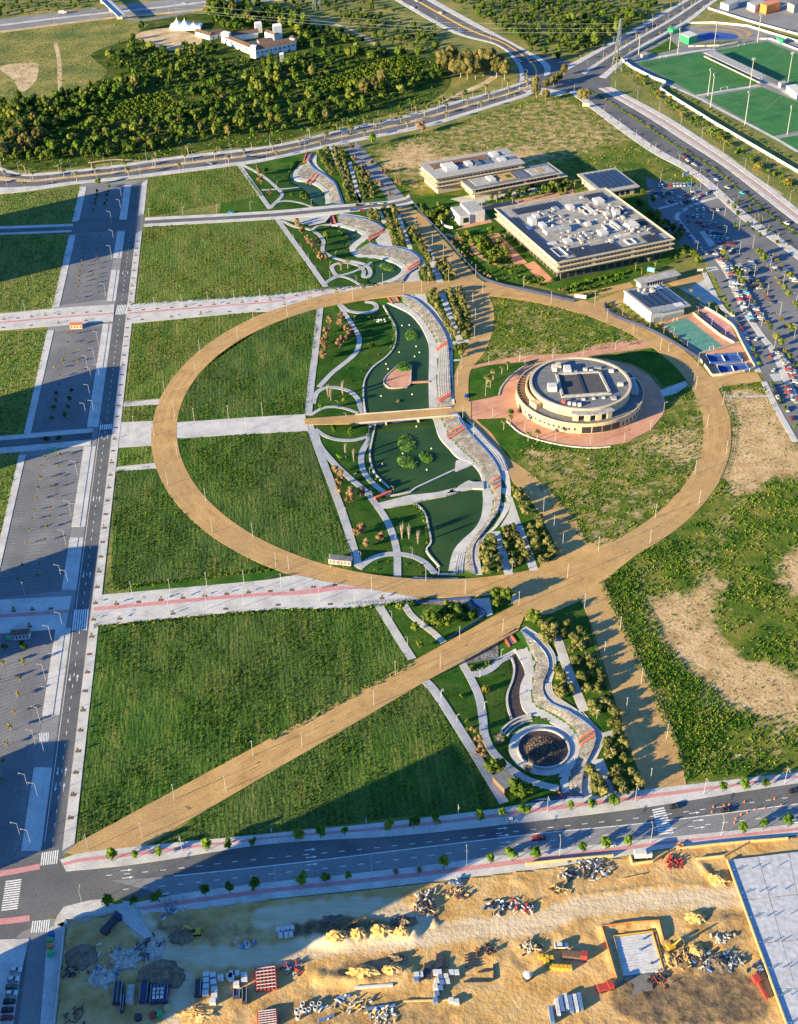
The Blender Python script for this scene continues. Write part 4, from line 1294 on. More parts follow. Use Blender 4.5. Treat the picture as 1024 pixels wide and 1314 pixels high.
# roof deck and parapet
RZ = 16.0
plain('roof_beige',(.27,.255,.235),rough=.9,fine=.25,fscale=.35)
MB().prism(rect(1.0,1.0,w - 1.0,d - 1.0),RZ,RZ + .05).build('roof_deck','roof_beige',mb_)
for (x0,y0,x1,y1) in ((0.2,0.2,w - .2,.7),(.2,d - .7,w - .2,d - .2),(.2,.7,.7,d - .7),(w - .7,.7,w - .2,d - .7)):
 boxpart('parapet',mb_,x0,y0,RZ + .05,x1,y1,RZ + .9,'cream')
for k in range(6):
 boxpart('solar_row',mb_,1.6 + k * .95,3,RZ + .5,2.4 + k * .95,d * .80,RZ + .75,'solar')
boxpart('solar_row',mb_,8.5,1.6,RZ + .5,w * .97,2.8,RZ + .75,'solar')
def rpoly(s,z=RZ):
 return fm.loc(s,z)
def louvers(par,fr,s,z,n,mt='solar',axis=0,h=.8,wd=1.0,fill=.42,name='solar_row'):
 """rows filling the bounding rectangle of four frame points"""
 q = np.array(fr.loc(s,z))
 lo,hi = q.min(0),q.max(0)
 lo = lo + (q.mean(0) - lo) * (1 - wd)
 hi = hi + (q.mean(0) - hi) * (1 - wd)
 for k in range(n):
  if axis == 0:
   a = lo[0] + (hi[0] - lo[0]) * k / n
   b = a + (hi[0] - lo[0]) / n * fill
   m = MB().add([(a,lo[1],z + .1),(b,lo[1],z + h),(b,hi[1],z + h),(a,hi[1],z + .1),(b,lo[1],z + .08),(b,hi[1],z + .08)],[(0,1,2,3),(1,4,5,2),(0,4,1),(3,2,5)])
  else:
   a = lo[1] + (hi[1] - lo[1]) * k / n
   b = a + (hi[1] - lo[1]) / n * fill
   m = MB().add([(lo[0],a,z + .1),(hi[0],a,z + .1),(hi[0],b,z + h),(lo[0],b,z + h),(lo[0],b,z + .08),(hi[0],b,z + .08)],[(0,1,2,3),(3,2,5,4),(0,3,4),(1,5,2)])
  m.build(name,mt,par)
louvers(mb_,fm,'120,165 390,105 400,125 150,190',RZ,16,axis=0,wd=.8)
louvers(mb_,fm,'500,85 585,65 640,100 560,120',RZ,9,axis=0,wd=.85)
louvers(mb_,fm,'660,150 700,140 745,175 720,185',RZ,6,axis=0)
louvers(mb_,fm,'770,205 800,200 900,270 860,280',RZ,9,axis=1)
louvers(mb_,fm,'430,355 520,335 560,370 470,395',RZ,9,axis=0)
louvers(mb_,fm,'540,345 640,320 690,345 590,370',RZ,9,axis=0)
louvers(mb_,fm,'790,290 860,275 900,300 830,320',RZ,7,axis=0)
for (s_,h_,mt_,nm_) in (('420,135 445,130 465,155 435,165',3.0,'lime_white','plant_room'),('545,105 595,97 620,125 570,140',3.5,'lime_white','plant_room'),('258,272 445,228 485,252 290,300',3.2,'roof_pale','roof_hall'),
                           ('275,225 300,220 330,250 300,258',3.0,'lime_white','plant_room'),('240,205 250,203 258,240 245,243',5.0,'lime_white','vent_tower'),('395,305 440,298 455,325 415,335',1.8,'lime_white','plant_room'),
                           ('572,262 615,255 630,290 590,297',3.0,'lime_white','plant_room'),('700,230 770,215 795,250 730,265',3.2,'lime_white','plant_room'),('655,165 675,162 685,190 665,195',4.0,'lime_white','vent_tower'),
                           ('505,275 540,268 550,290 520,297',1.6,'grey_metal','air_handler'),('345,145 375,138 385,160 355,168',1.8,'grey_metal','air_handler'),('285,170 320,162 335,185 305,192',1.5,'grey_metal','air_handler'),
                           ('240,180 275,172 290,195 260,203',1.5,'lime_white','air_handler'),('510,222 535,218 545,240 522,245',2.2,'lime_white','air_handler'),('605,168 628,163 640,185 618,190',2.0,'lime_white','air_handler'),
                           ('470,295 500,288 520,315 490,322',1.2,'roof_pale','duct'),('500,130 520,127 600,190 580,195',1.2,'lime_white','duct'),('620,205 640,200 720,262 700,268',1.4,'lime_white','duct'),('640,290 760,268 770,280 650,300',1.0,'lime_white','duct'),
                           ('550,205 640,190 645,198 555,214',.9,'roof_pale','duct'),('300,335 380,310 385,320 305,345',.8,'lime_white','duct'),('540,300 640,280 646,290 546,310',.8,'grey_metal','duct'),('455,205 470,201 500,226 486,230',1.6,'lime_white','air_handler'),
                           ('688,190 704,187 722,203 706,207',1.8,'lime_white','air_handler'),('625,312 650,306 662,318 640,324',1.8,'lime_white','air_handler'),('218,240 232,237 250,262 234,268',2.0,'blue_panel','water_tank'),('380,185 400,180 412,195 394,201',1.6,'grey_metal','air_handler'),('480,90 500,86 512,98 494,102',.8,'lime_white','duct'),('820,250 850,243 862,252 834,260',.9,'grey_metal','air_handler')):
 q = np.array(rpoly(s_,RZ))
 lo,hi = q.min(0),q.max(0)
 c_ = (lo + hi) / 2
 hw = (hi - lo) / 2 * .60
 h_ = h_ * .75
 boxpart(nm_,mb_,c_[0] - hw[0],c_[1] - hw[1],RZ + .05,c_[0] + hw[0],c_[1] + hw[1],RZ + h_,mt_)
for s_ in ('470,140 500,130 555,182 530,192','585,232 635,218 690,268 650,280','715,308 742,298 785,325 738,338','322,350 378,335 445,395 395,408','640,145 690,135 720,160 680,170'):
 q = np.array(rpoly(s_,RZ))
 lo,hi = q.min(0),q.max(0)
 c_ = (lo + hi) / 2
 hw = (hi - lo) / 2 * .62
 x0,y0,x1,y1 = *(c_ - hw),*(c_ + hw)
 boxpart('well_shade_sheet',mb_,x0,y0,RZ + .05,x1,y1,RZ + .12,'roof_blue')  # flat sheet, no recess: dark blue stands in for shade of sunken patios
 rm = MB()
 rm.box(x0 - .6,y0 - .6,RZ + .05,x1 + .6,y0,RZ + .9).box(x0 - .6,y1,RZ + .05,x1 + .6,y1 + .6,RZ + .9).box(x0 - .6,y0,RZ + .05,x0,y1,RZ + .9).box(x1,y0,RZ + .05,x1 + .6,y1,RZ + .9)
 rm.build('well_rim','lime_white',mb_)
# small kit on the roof: pipes and units
for k in range(110):
 x_,y_ = random.uniform(.16,.9) * w,random.uniform(.12,.85) * d
 s1,s2,s3 = random.uniform(.5,2.6),random.uniform(.5,2.6),random.uniform(.4,1.5)
 if random.random() < .25:
  s1 *= 4
  s2 = .5
  s3 = .6
 boxpart('roof_unit',mb_,x_,y_,RZ + .05,x_ + s1,y_ + s2,RZ + s3,random.choice(['lime_white','grey_metal','roof_pale','cream']))
# ---- rear campus building, two wings
fa = Frame('U','178,232','718,135','40,146',14)
ra = fa.root('campus_building','cream stepped campus building behind the square one, with two long wings','building')
w,d = fa.w,fa.d
MB().prism(rect(4,4,w - 4,d - 4),0,5.2).build('ground_floor','cream_dark',ra)
for (z0,z1,ib) in ((4.6,7.0,3.0),(8.7,10.2,1.6),(12.2,14.0,1.6)):
 MB().prism(rect(ib,ib,w - ib,d - ib),z0,z1,0,rect(0,0,w,d)).build('floor_slab','cream',ra)
for z0,z1 in ((7.0,8.7),(10.2,12.2)):
 MB().prism(rect(2,2,w - 2,d - 2),z0,z1).build('storey_wall','cream',ra)
 x_ = 4
 while x_ < w - 5:
  pane(ra,'w',x_,2.0,z0 + .25,2.4,1.15,0)
  x_ += 3.2
 y_ = 4
 while y_ < d - 5:
  pane(ra,'w',2.0,y_,z0 + .35,2.4,.6,1)
  y_ += 5.0
MB().prism(rect(.8,.8,w - .8,d - .8),14,14.06).build('roof_deck','roof_pale',ra)
louvers(ra,fa,'115,150 480,85 510,100 150,180',14,26,axis=0,wd=.9,fill=.5,mt='brown_roof')
for (s_,h_,mt_) in (('215,150 285,135 300,185 240,200',3.5,'lime_white'),('280,150 340,140 360,175 300,185',1.0,'roof_blue'),('350,135 385,130 400,160 370,165',3,'lime_white'),('390,125 430,118 460,155 420,160',2,'roof_blue'),('440,118 500,108 530,140 480,150',.6,'roof_blue'),
                      ('500,80 540,70 560,100 520,108',2.5,'lime_white'),('560,75 630,62 650,80 580,92',1.5,'roof_pale'),('600,100 650,92 680,112 620,120',.5,'roof_blue'),('540,110 590,100 610,125 560,132',1.6,'lime_white')):
 q = np.array(fa.loc(s_,14))
 lo,hi = q.min(0),q.max(0)
 c_,hw = (lo + hi) / 2,(hi - lo) / 2 * .68
 boxpart('plant_room',ra,c_[0] - hw[0],c_[1] - hw[1],14.06,c_[0] + hw[0],c_[1] + hw[1],14.06 + h_ * .7,mt_)
fb2 = Frame('U','396,300','975,190','342,226',9)
# second wing as parts of the same building, in its own frame
wing = bpy.data.objects.new('front_wing',None)
COL.objects.link(wing)
wing.parent = ra
Mrel = Matrix.LocRotScale(Vector((fa.o[0],fa.o[1],0)),Matrix.Rotation(fa.ang,3,'Z').to_quaternion(),None).inverted() @ Matrix.LocRotScale(Vector((fb2.o[0],fb2.o[1],0)),Matrix.Rotation(fb2.ang,3,'Z').to_quaternion(),None)
wing.matrix_local = Mrel
w,d = fb2.w,min(fb2.d,24)
MB().prism(rect(5,5,w - 30,d - 2),0,4.2).build('ground_floor','cream_dark',wing)
MB().prism(rect(w - 26,6,w - 6,d - 2),0,4.2).build('ground_floor','cream_dark',wing)
MB().prism(rect(2.4,2.4,w - 2.4,d - .5),3.9,5.6,0,rect(0,0,w,d)).build('floor_slab','cream',wing)
MB().prism(rect(1.6,1.6,w - 6,d - 1),5.6,8.2).build('storey_wall','cream',wing)
MB().prism(rect(.8,.8,w - 5,d - .5),8.2,9.0,0,rect(0,0,w - 4.5,d)).build('roof_slab','cream',wing)
MB().prism(rect(1.4,1.4,w - 6,d - 1.5),9.0,9.06).build('roof_deck','roof_grey',wing)
x_ = 4
while x_ < w - 9:
 if not .52 * w < x_ < .56 * w:
  pane(wing,'w',x_,1.6,6.0,2.3,1.7,0)
 x_ += 2.9
for (a,b,c,e,h_,mt_) in ((.08,.2,.30,.8,.3,'roof_pale'),(.34,.25,.50,.75,.5,'sand'),(.24,.35,.30,.7,1.6,'lime_white'),(.52,.2,.62,.8,.3,'roof_blue'),(.66,.2,.9,.75,.3,'roof_pale'),(.74,.35,.80,.65,.5,'sand'),(.42,.35,.47,.6,.6,'lawn')):
 boxpart('roof_bed',wing,a * w,b * d,9.06,c * w,e * d,9.06 + h_,mt_)
# ---- pavilion with dark solar roof, chapel, gym, portico
fp = Frame('c','270,738','421,712','171,666',7)
rp_ = fp.root('pavilion','flat-roofed pavilion with dark solar rows beside the upper car park','building')
w,d = fp.w,fp.d
MB().prism(rect(3,3,w - 3,d - 3),0,5.6).build('wall','cream_dark',rp_)
MB().prism(rect(.8,.8,w - .8,d - .8),5.6,7.0,0,rect(0,0,w,d)).build('roof','cream',rp_)
MB().prism(rect(.7,.7,w - .7,d - .7),7.0,7.06).build('roof_deck','roof_pale',rp_)
for k in range(6):
 boxpart('solar_row',rp_,w * (.10 + .14 * k),d * .12,7.3,w * (.185 + .14 * k),d * .9,7.6,'solar')
x_ = 5
while x_ < w - 6:
 pane(rp_,'w',x_,3.0,1.0,3.0,3.4,0)
 x_ += 4.5
fc1 = Frame('U','325,510','386,500','258,455',0)
rc_ = fc1.root('chapel','small pale cubic chapel of two blocks inside a curved wall','building')
w,d = fc1.w,fc1.d
MB().prism(rect(0,0,w,d),0,7).build('low_block','lime_white',rc_)
MB().prism(rect(.5,.5,w - .5,d - .5),7,7.06).build('roof_deck','roof_pale',rc_)
MB().prism(rect(w + .02,1,w + 12,d + 2),0,8.2).build('tall_block','lime_white',rc_)
MB().prism(rect(w + .5,1.5,w + 11.5,d + 1.5),8.2,8.26).build('roof_deck','roof_pale',rc_)
pane(rc_,'w',w * .35,0,1.5,w * .5,3.8,0)
pane(rc_,'w',0,d * .5,1.5,1.2,3.8,1)
cw_ = spline(tg('U','250,440 222,460 214,490 240,520 285,528'),2)
mbw = MB()
for i in range(len(cw_) - 1):
 mbw.beam((*cw_[i],.9),(*cw_[i + 1],.9),.5,1.8)
tag(mbw.build('curved_wall','lime_white'),'low curved white wall sweeping round the chapel','wall')
fg = Frame('Y','288,312','550,250','126,160',8.5)
rg = fg.root('gymnasium','white gymnasium with sloping roof of dark solar rows beside the courts','building')
w,d = fg.w,fg.d
MB().prism(rect(.6,1.5,w - 4,d - .5),0,7.4).build('wall','lime_white',rg)
v_ = [(0,0,7.4),(w,0,6.2),(w,d,6.2),(0,d,7.4),(0,0,8.5),(w,0,6.8),(w,d,6.8),(0,d,8.5)]
mobj('roof',v_,[(3,2,1,0),(4,5,6,7),(0,1,5,4),(1,2,6,5),(2,3,7,6),(3,0,4,7)],'roof_pale',rg)
for k in range(5):
 x0,x1 = w * (.06 + .17 * k),w * (.14 + .17 * k)
 zz = lambda x: 8.5 - 1.7 * x / w
 y1_ = d * (.92 if k == 0 else .62 + .04 * k)
 mobj('solar_row',[(x0,d * .18,zz(x0) + .15),(x1,d * .18,zz(x1) + .8),(x1,y1_,zz(x1) + .8),(x0,y1_,zz(x0) + .15),(x1,d * .18,zz(x1) + .05),(x1,y1_,zz(x1) + .05)],[(0,1,2,3),(1,4,5,2),(0,4,1),(3,2,5)],'solar',rg)
for k in range(14):
 x_,y_ = random.uniform(.25,.7) * w,random.uniform(.68,.92) * d
 boxpart('roof_unit',rg,x_,y_,8.5 - 1.7 * x_ / w,x_ + random.uniform(.8,2.2),y_ + random.uniform(.8,2),8.5 - 1.7 * x_ / w + random.uniform(.6,1.5),random.choice(['lime_white','cream','grey_metal']))
x_ = 3
while x_ < w - 8:
 pane(rg,'w',x_,1.5,.3,3.0,2.6,0,'grey_metal')
 x_ += 3.6
fo = Frame('Y','216,126','482,62','145,100',4.6)
ro_ = fo.root('portico','long flat concrete entrance canopy between gymnasium and campus building','canopy')
w,d = fo.w,fo.d
MB().prism(rect(0,0,w,d),4.0,4.6).build('roof','roof_pale',ro_)
boxpart('wall',ro_,1.5,1.5,0,w * .2,d - 1,4.0,'lime_white')
boxpart('wall',ro_,w * .6,2,0,w * .95,d - 1,4.0,'cream_dark')
for k in range(6):
 boxpart('column',ro_,w * (.25 + .06 * k),.8,0,w * (.25 + .06 * k) + .35,1.2,4.0,'concrete')
# ---- round building
_cb = P(*t('R','451,545')[0])
_rb = 36.3
RC_ = np.array([P(*t('R','466,480')[0]).x,_cb.y + _rb])
rr = empty('round_building',(RC_[0],RC_[1],0),0,'round cream building with flat roof and dark square court on pink plaza','building')
mobj('outer_wall',*annulus(_rb - .6,_rb,0,6.6,96),'stone_yellow',rr)
mobj('lower_roof',*annulus(28.4,_rb - .6,5.6,6.0,96),'roof_grey',rr)
mobj('drum_wall',*annulus(27.7,28.5,5.0,11.3,96),'stone_yellow',rr)
mobj('parapet',*annulus(27.4,28.9,10.9,11.5,96),'cream',rr)
mobj('upper_roof',*disc(27.7,10.6,96),'roof_grey',rr)
q = np.array([np.array(P(x,y,11)[:2]) - RC_ for x,y in t('R','300,190 555,176 618,302 335,322')])
cq = q.mean(0)
ang = math.atan2(*(q[2] - q[3])[::-1])
MB().prism([tuple(p) for p in q[::-1]] if np.cross(q[1] - q[0],q[2] - q[1]) < 0 else [tuple(p) for p in q],10.65,10.95).build('court_floor','gravel_dark',rr)
for i in range(4):
 a_,b_ = q[i],q[(i + 1) % 4]
 u_ = (b_ - a_) / np.hypot(*(b_ - a_)) * .6
 MB().beam((*(a_ - u_),11.2),(*(b_ + u_),11.2),1.3,1.3).build('court_rim','roof_pale',rr)
MB().beam((*((q[0] + q[1]) / 2),11.1),(*((q[2] + q[3]) / 2),11.1),1.6,.4).build('court_beam','glass_dark',rr)
for (s_,a_,b_,h_,mt_) in (('362,165',4,6,2.5,'lime_white'),('285,155',2.5,5,2,'lime_white'),('310,145',2.5,5,2.5,'cream'),('272,275',5,5,3,'lime_white'),('410,170',2,2,1.2,'grey_metal'),('470,160',2.2,2,1.2,'lime_white'),('505,165',2,1.5,1,'lime_white'),('545,150',4,1.5,1,'grey_metal'),('625,170',2.5,2,1.5,'lime_white'),('680,250',3,2,1.5,'lime_white'),
                              ('340,355',1.6,2,1.8,'red_stair'),('375,365',1.5,2,1.6,'lime_white'),('405,370',1.8,1.8,1.6,'lime_white'),('435,372',1.8,1.8,1.6,'lime_white'),('640,330',3,3,.8,'roof_pale'),('380,340',.8,.8,.6,'lime_white'),('460,335',1.8,1.8,.6,'lime_white'),('520,330',1.6,1.6,.6,'lime_white'),('580,326',1.6,1.6,.6,'lime_white'),('440,180',1.2,1.2,1,'grey_metal')):
 p_ = np.array(P(*t('R',s_)[0],11)[:2]) - RC_
 boxpart('roof_unit',rr,p_[0] - a_ / 2,p_[1] - b_ / 2,10.6,p_[0] + a_ / 2,p_[1] + b_ / 2,10.6 + h_,mt_)
def at_wall(an,r):
 return (r * math.cos(an),r * math.sin(an))
def arc_panel(name,par,a0,a1,r,z0,z1,mt,th=.15,n=4):
 v_,f_ = annulus(r - th,r + th,z0,z1,n,a0,a1)
 return mobj(name,v_,f_,mt,par)
for k in range(4):
 a0 = math.radians(-95 + 9.2 * k)
 arc_panel('window',rr,a0,a0 + math.radians(8.0),_rb,.6,4.6,'glass_dark')
for k in range(14):
 a0 = math.radians(-163 + 4.7 * k)
 arc_panel('window',rr,a0,a0 + math.radians(1.6),_rb,2.2,3.6,'glass_dark')
for k in range(9):
 a0 = math.radians(-56 + 5.0 * k)
 arc_panel('window',rr,a0,a0 + math.radians(2.0),_rb,1.2,3.4,'glass_dark')
arc_panel('doorway',rr,math.radians(-166),math.radians(-161),_rb,.1,3.6,'glass_dark')
arc_panel('doorway',rr,math.radians(-149),math.radians(-146),_rb,.1,4.6,'lime_white',.6)
# front loggia on the lower roof
for k in range(4):
 a0 = math.radians(-104 + 11.5 * k)
 arc_panel('loggia_pier',rr,a0,a0 + math.radians(5.5),31.0,6.0,9.6,'stone_yellow',1.6)
arc_panel('loggia_roof',rr,math.radians(-106),math.radians(-61),30.0,9.6,10.2,'roof_pale',2.6,12)
# west terrace: open court in the lower roof with pergola bars
arc_panel('terrace_floor',rr,math.radians(152),math.radians(203),33.6,6.02,6.10,'brown_roof',2.3,12)
for k in range(10):
 a0 = math.radians(153 + 5.0 * k)
 arc_panel('pergola_bar',rr,a0,a0 + math.radians(.6),33.6,7.2,7.5,'brown_roof',2.4,1)
arc_panel('terrace_wall',rr,math.radians(148),math.radians(208),30.6,6.0,9.4,'stone_yellow',.5,12)
arc_panel('terrace_block',rr,math.radians(205),math.radians(216),31.2,6.0,9.0,'stone_yellow',2.0,4)
arc_panel('east_block',rr,math.radians(-12),math.radians(14),31.0,6.0,8.2,'roof_pale',2.2,8)
for k in range(6):
 a0 = math.radians(16 + 7 * k)
 arc_panel('stair_bay',rr,a0,a0 + math.radians(4.5),33.2,6.0,6.9,'glass_dark' if k % 2 else 'lime_white',1.8,3)
PLAZA = np.vstack([tg('D','320,745 430,725 512,706 530,650 600,570 700,500 800,476'),tg('R','100,140 240,108 420,80 600,98 750,140 850,195 920,275 948,350 935,430 860,520 720,595 500,624 300,602 100,545 0,470'),tg('D','560,850 320,860')])
sheet('plaza',PLAZA,0.17,'plaza_pink',0.17)
strip('pink_path',tg('D','340,510 480,478 700,440 1000,425 f: 260,660 440,640'),tg('D','340,530 480,500 800,476 1000,470 f: 260,700 470,672'),0.14,'plaza_pink',1,.1,drape=False)
railing(tg('R','0,470 100,550 300,608 500,630 620,622'),'low pale wall edging the pink plaza below the round building',h=.5,w=.6,mt='lime_white',cat='wall',name='low_wall')
railing(tg('D','512,706 530,650 600,570 700,500'),'low pale wall edging the pink plaza beside the palm lawn',h=.5,w=.6,mt='lime_white',cat='wall',name='low_wall')
sheet('ramp',tg('R','915,285 1024,245 i: 600,85 610,100 R: 1024,300 930,322'),.25,'paver',.2)
# ---- campus gardens
sheet('campus_ground',np.vstack([tg('U','60,395 150,330 400,350 960,240 1024,330 V: 800,100 860,150 1000,400 640,560 520,610 380,570 U: 300,680 200,560')]),0.04,'lawn')
strip('pink_path',tg('U','400,400 560,375 900,310 1000,290'),tg('U','430,420 600,400 900,335 1010,320'),.1,'plaza_pink',1,.05,drape=False)
sheet('pink_path',tg('U','250,545 380,520 520,490 480,430 420,400 400,410 420,470 300,535'),.09,'plaza_pink',.05)
ribbon('pink_path',tg('U','240,560 340,590 400,620 420,670 530,735 640,750'),4,.085,'plaza_pink',drape=False)
ribbon('pink_path',tg('U','520,560 600,640 700,745 V: 230,420 330,520'),9,.087,'plaza_pink',drape=False,smooth_lines=False)
sheet('entrance_court',tg('U','270,350 520,300 760,280 830,310 600,340 390,390'),.08,'paver',.05)
sheet('sand_path',tg('V','380,590 560,560 745,520 760,545 640,575 480,600'),.09,'sand',.05)
# blue-topped campus fence along the sand path
railing(tg('B','470,425 540,510 680,655 880,880 1000,945 f: 0,462 120,490 170,500'),'long dark blue fence between campus gardens and sand path',h=2.0,w=.12,mt='navy',cat='fence',name='fence')
railing(tg('f','290,505 285,525 330,560 480,620 640,715 660,744'),'dark blue fence curving along the ring below the courts',h=2.0,w=.12,mt='navy',cat='fence',name='fence')
railing(tg('V','460,600 520,605'),'white gate leaf in the fence by the ring path',h=2.6,w=.3,mt='lime_white',cat='gate',name='gate')
# ---- sports courts
sheet('court_surround',tg('Y','330,380 540,325 600,265 660,290 800,385 865,515 970,690 690,735 590,600'),.07,'plaza_pink',.05)
court = sheet('handball_court',tg('Y','362,390 520,350 757,535 600,577'),.09,'court_green')
for s_ in ('645,605 850,592 880,640 668,655','718,675 905,660 930,700 735,725'):
 sheet('padel_court',tg('Y',s_),.09,'court_blue')
sheet('red_court',tg('Y','590,325 660,300 800,400 850,510 820,510'),.085,'paver_pink')
def fence_box(s,tile,h,label,mt='blue_panel',w=.12):
 q = tg(tile,s)
 c = q.mean(0)
 r = empty('court_cage',(c[0],c[1],0),0,label,'fence')
 n = len(q)
 for i in range(n):
  a,b = q[i] - c,q[(i + 1) % n] - c
  MB().beam((*a,h / 2 + .1),(*b,h / 2 + .1),w,h).build('side_panel',mt,r)
  MB().box(a[0] - .12,a[1] - .12,0,a[0] + .12,a[1] + .12,h + .6).build('post','white_metal',r)
 m = (q[0] + q[3]) / 2 * .5 + (q[1] + q[2]) / 2 * .5 - c
 a,b = (q[0] + q[1]) / 2 - c,(q[2] + q[3]) / 2 - c
 MB().beam((*a,.55),(*b,.55),.1,.9).build('net','white_metal',r)
fence_box('645,605 850,592 880,640 668,655','Y',1.6,'blue padel court cage further from the ring corner')
fence_box('718,675 905,660 930,700 735,725','Y',1.6,'blue padel court cage at the ring corner')
for (s_,lb) in (('Y: 560,325 620,375 740,470 830,520','cream wall with hedge beside the green handball court'),('Y: 598,265 700,320 800,385 840,430 870,500 970,690 690,738 585,600','cream boundary wall round the padel courts and red court'),('Y: 605,590 720,560 870,515','pale wall between handball court and padel courts')):
 railing(tg('Y',s_) if False else resample(tg('Y',s_),24),lb,h=1.6,w=.5,mt='cream',cat='wall',name='wall')
def lines_on(par,quad,rel,w=.18,z=.02,mt='paint',name='court_line'):
 """painted lines given in unit coordinates of a quad"""
 q = np.asarray(quad)
 bil = lambda u,v: q[0] * (1 - u) * (1 - v) + q[1] * u * (1 - v) + q[2] * u * v + q[3] * (1 - u) * v
 for (u0,v0,u1,v1) in rel:
  a,b = bil(u0,v0),bil(u1,v1)
  dd = b - a
  nn = np.array([-dd[1],dd[0]]) / max(1e-6,np.hypot(*dd)) * w / 2
  mobj(name,[(*(a - nn),z),(*(b - nn),z),(*(b + nn),z),(*(a + nn),z)],[(0,1,2,3)],mt,par)
FR = [(0.02,0.02,.98,.02),(.98,.02,.98,.98),(.98,.98,.02,.98),(.02,.98,.02,.02),(.02,.5,.98,.5)]
ARC = [(.5 + .14 * math.cos(a),.5 + .09 * math.sin(a),.5 + .14 * math.cos(a + .4),.5 + .09 * math.sin(a + .4)) for a in np.arange(0,6.28,.4)]
BOX = [(.25,.02,.25,.17),(.25,.17,.75,.17),(.75,.17,.75,.02),(.25,.98,.25,.83),(.25,.83,.75,.83),(.75,.83,.75,.98)]
lines_on(court,tg('Y','362,390 520,350 757,535 600,577'),FR + ARC + BOX,.12,.1,mt='paint_worn')
def goal(p,ang,label,wdt=6.0,hgt=2.4):
 r = empty('goal',(p[0],p[1],.08),ang,label,'goal')
 MB().box(-wdt / 2,-.08,0,-wdt / 2 + .16,.08,hgt).build('post','white_metal',r)
 MB().box(wdt / 2 - .16,-.08,0,wdt / 2,.08,hgt).build('post','white_metal',r)
 MB().box(-wdt / 2 + .16,-.08,hgt - .16,wdt / 2 - .16,.08,hgt).build('crossbar','white_metal',r)
_qc = tg('Y','362,390 520,350 757,535 600,577')
_ca = math.atan2(*(_qc[1] - _qc[0])[::-1])
goal((_qc[0] + _qc[1]) / 2,_ca,'white goal on the green court by the gymnasium',3.2)
goal((_qc[2] + _qc[3]) / 2,_ca,'white goal on the green court near the padel cages',3.2)
# ---- hacienda, annex, tent
def gable(par,quad,h,rise,ov=.5,wall='white_wall',roofm='brown_roof'):
 """house wing on a plan quad (a,b long side, c,d back) with ridged roof"""
 q = np.asarray(quad)
 MB().prism([tuple(p) for p in q],0,h).build('wall',wall,par)
 c = q.mean(0)
 qq = c + (q - c) * (1 + ov / 6)
 m0,m1 = (qq[0] + qq[3]) / 2,(qq[1] + qq[2]) / 2
 v = [(*qq[0],h - .1),(*qq[1],h - .1),(*qq[2],h - .1),(*qq[3],h - .1),(*m0,h + rise),(*m1,h + rise)]
 mobj('roof',v,[(0,1,5,4),(2,3,4,5),(0,4,3),(1,2,5)],roofm,par)
hc = np.array(P(*t('X','700,290')[0])[:2])
hac = empty('hacienda',(hc[0],hc[1],0),0,'white hacienda with brown roofs and towers round a courtyard among trees','building')
hx = lambda s: [np.array(P(*p)[:2]) - hc for p in t('X',s)]
for (s_,h_,r_) in (('690,350 930,300 900,275 670,315',8,2.0),('500,260 680,335 710,315 530,245',6.5,1.5),('545,248 705,225 690,205 535,232',5.5,2.0),('720,300 800,285 780,262 700,275',6.5,1.6),('745,225 800,245 830,235 775,215',6,1.2)):
 gable(hac,hx(s_),h_,r_)
for (s_,h_,mt_) in (('798,240 850,232 842,215 795,222',13,'white_wall'),('688,200 730,194 722,182 685,188',9.5,'white_wall'),('487,255 530,265 545,252 505,243',10,'white_wall'),('660,345 692,350 700,335 670,330',10.5,'white_wall'),('836,372 860,368 856,355 834,359',7,'white_wall')):
 q = hx(s_)
 MB().prism([tuple(p) for p in q],0,h_).build('tower',mt_,hac)
tw = hx('915,290')[0]
MB().cyl(tw,3.2,3.2,0,11,12).build('round_tower','white_wall',hac)
MB().cyl(tw,3.6,.2,11,13,12).build('tower_roof','brown_roof',hac)
qf = hx('692,352 930,302')
for k in range(9):
 p_ = qf[0] * (1 - (k + .5) / 9) + qf[1] * ((k + .5) / 9)
 MB().box(p_[0] - .7,p_[1] - .5,4.6,p_[0] + .7,p_[1] + .6,6.4).build('window','glass_dark',hac)
 if k % 2:
  MB().box(p_[0] - .8,p_[1] - .5,.4,p_[0] + .8,p_[1] + .6,2.6).build('window','glass_dark',hac)
qf = hx('500,262 680,337')
for k in range(6):
 p_ = qf[0] * (1 - (k + .5) / 6) + qf[1] * ((k + .5) / 6)
 MB().box(p_[0] - .6,p_[1] - .8,3.4,p_[0] + .6,p_[1] + .6,5.0).build('window','glass_dark',hac)
sheet('courtyard',tg('X','560,262 690,318 800,290 730,235'),.06,'bare')
ac = np.array(P(*t('X','415,215')[0])[:2])
anx = empty('farm_annex',(ac[0],ac[1],0),0,'white annex with two brown roofs between tent and hacienda','building')
axx = lambda s: [np.array(P(*p)[:2]) - ac for p in t('X',s)]
gable(anx,axx('330,215 415,240 440,222 350,200'),4.5,1.6)
gable(anx,axx('420,240 500,222 475,200 405,215'),4.5,1.6)
for k,s_ in enumerate(('345,219','368,226','392,233','440,236','470,229')):
 p_ = axx(s_)[0]
 MB().box(p_[0] - .6,p_[1] - .6,.8,p_[0] + .6,p_[1] + .5,2.6).build('window','glass_dark',anx)
tc_ = np.array(P(*t('X','275,170')[0])[:2])
tn = empty('marquee_tent',(tc_[0],tc_[1],0),0,'white two-peaked marquee tent beside the sandy yard','tent')
NTX,NTY = 34,18
LX,LY = 33.0,17.0
v_,f_ = [],[]
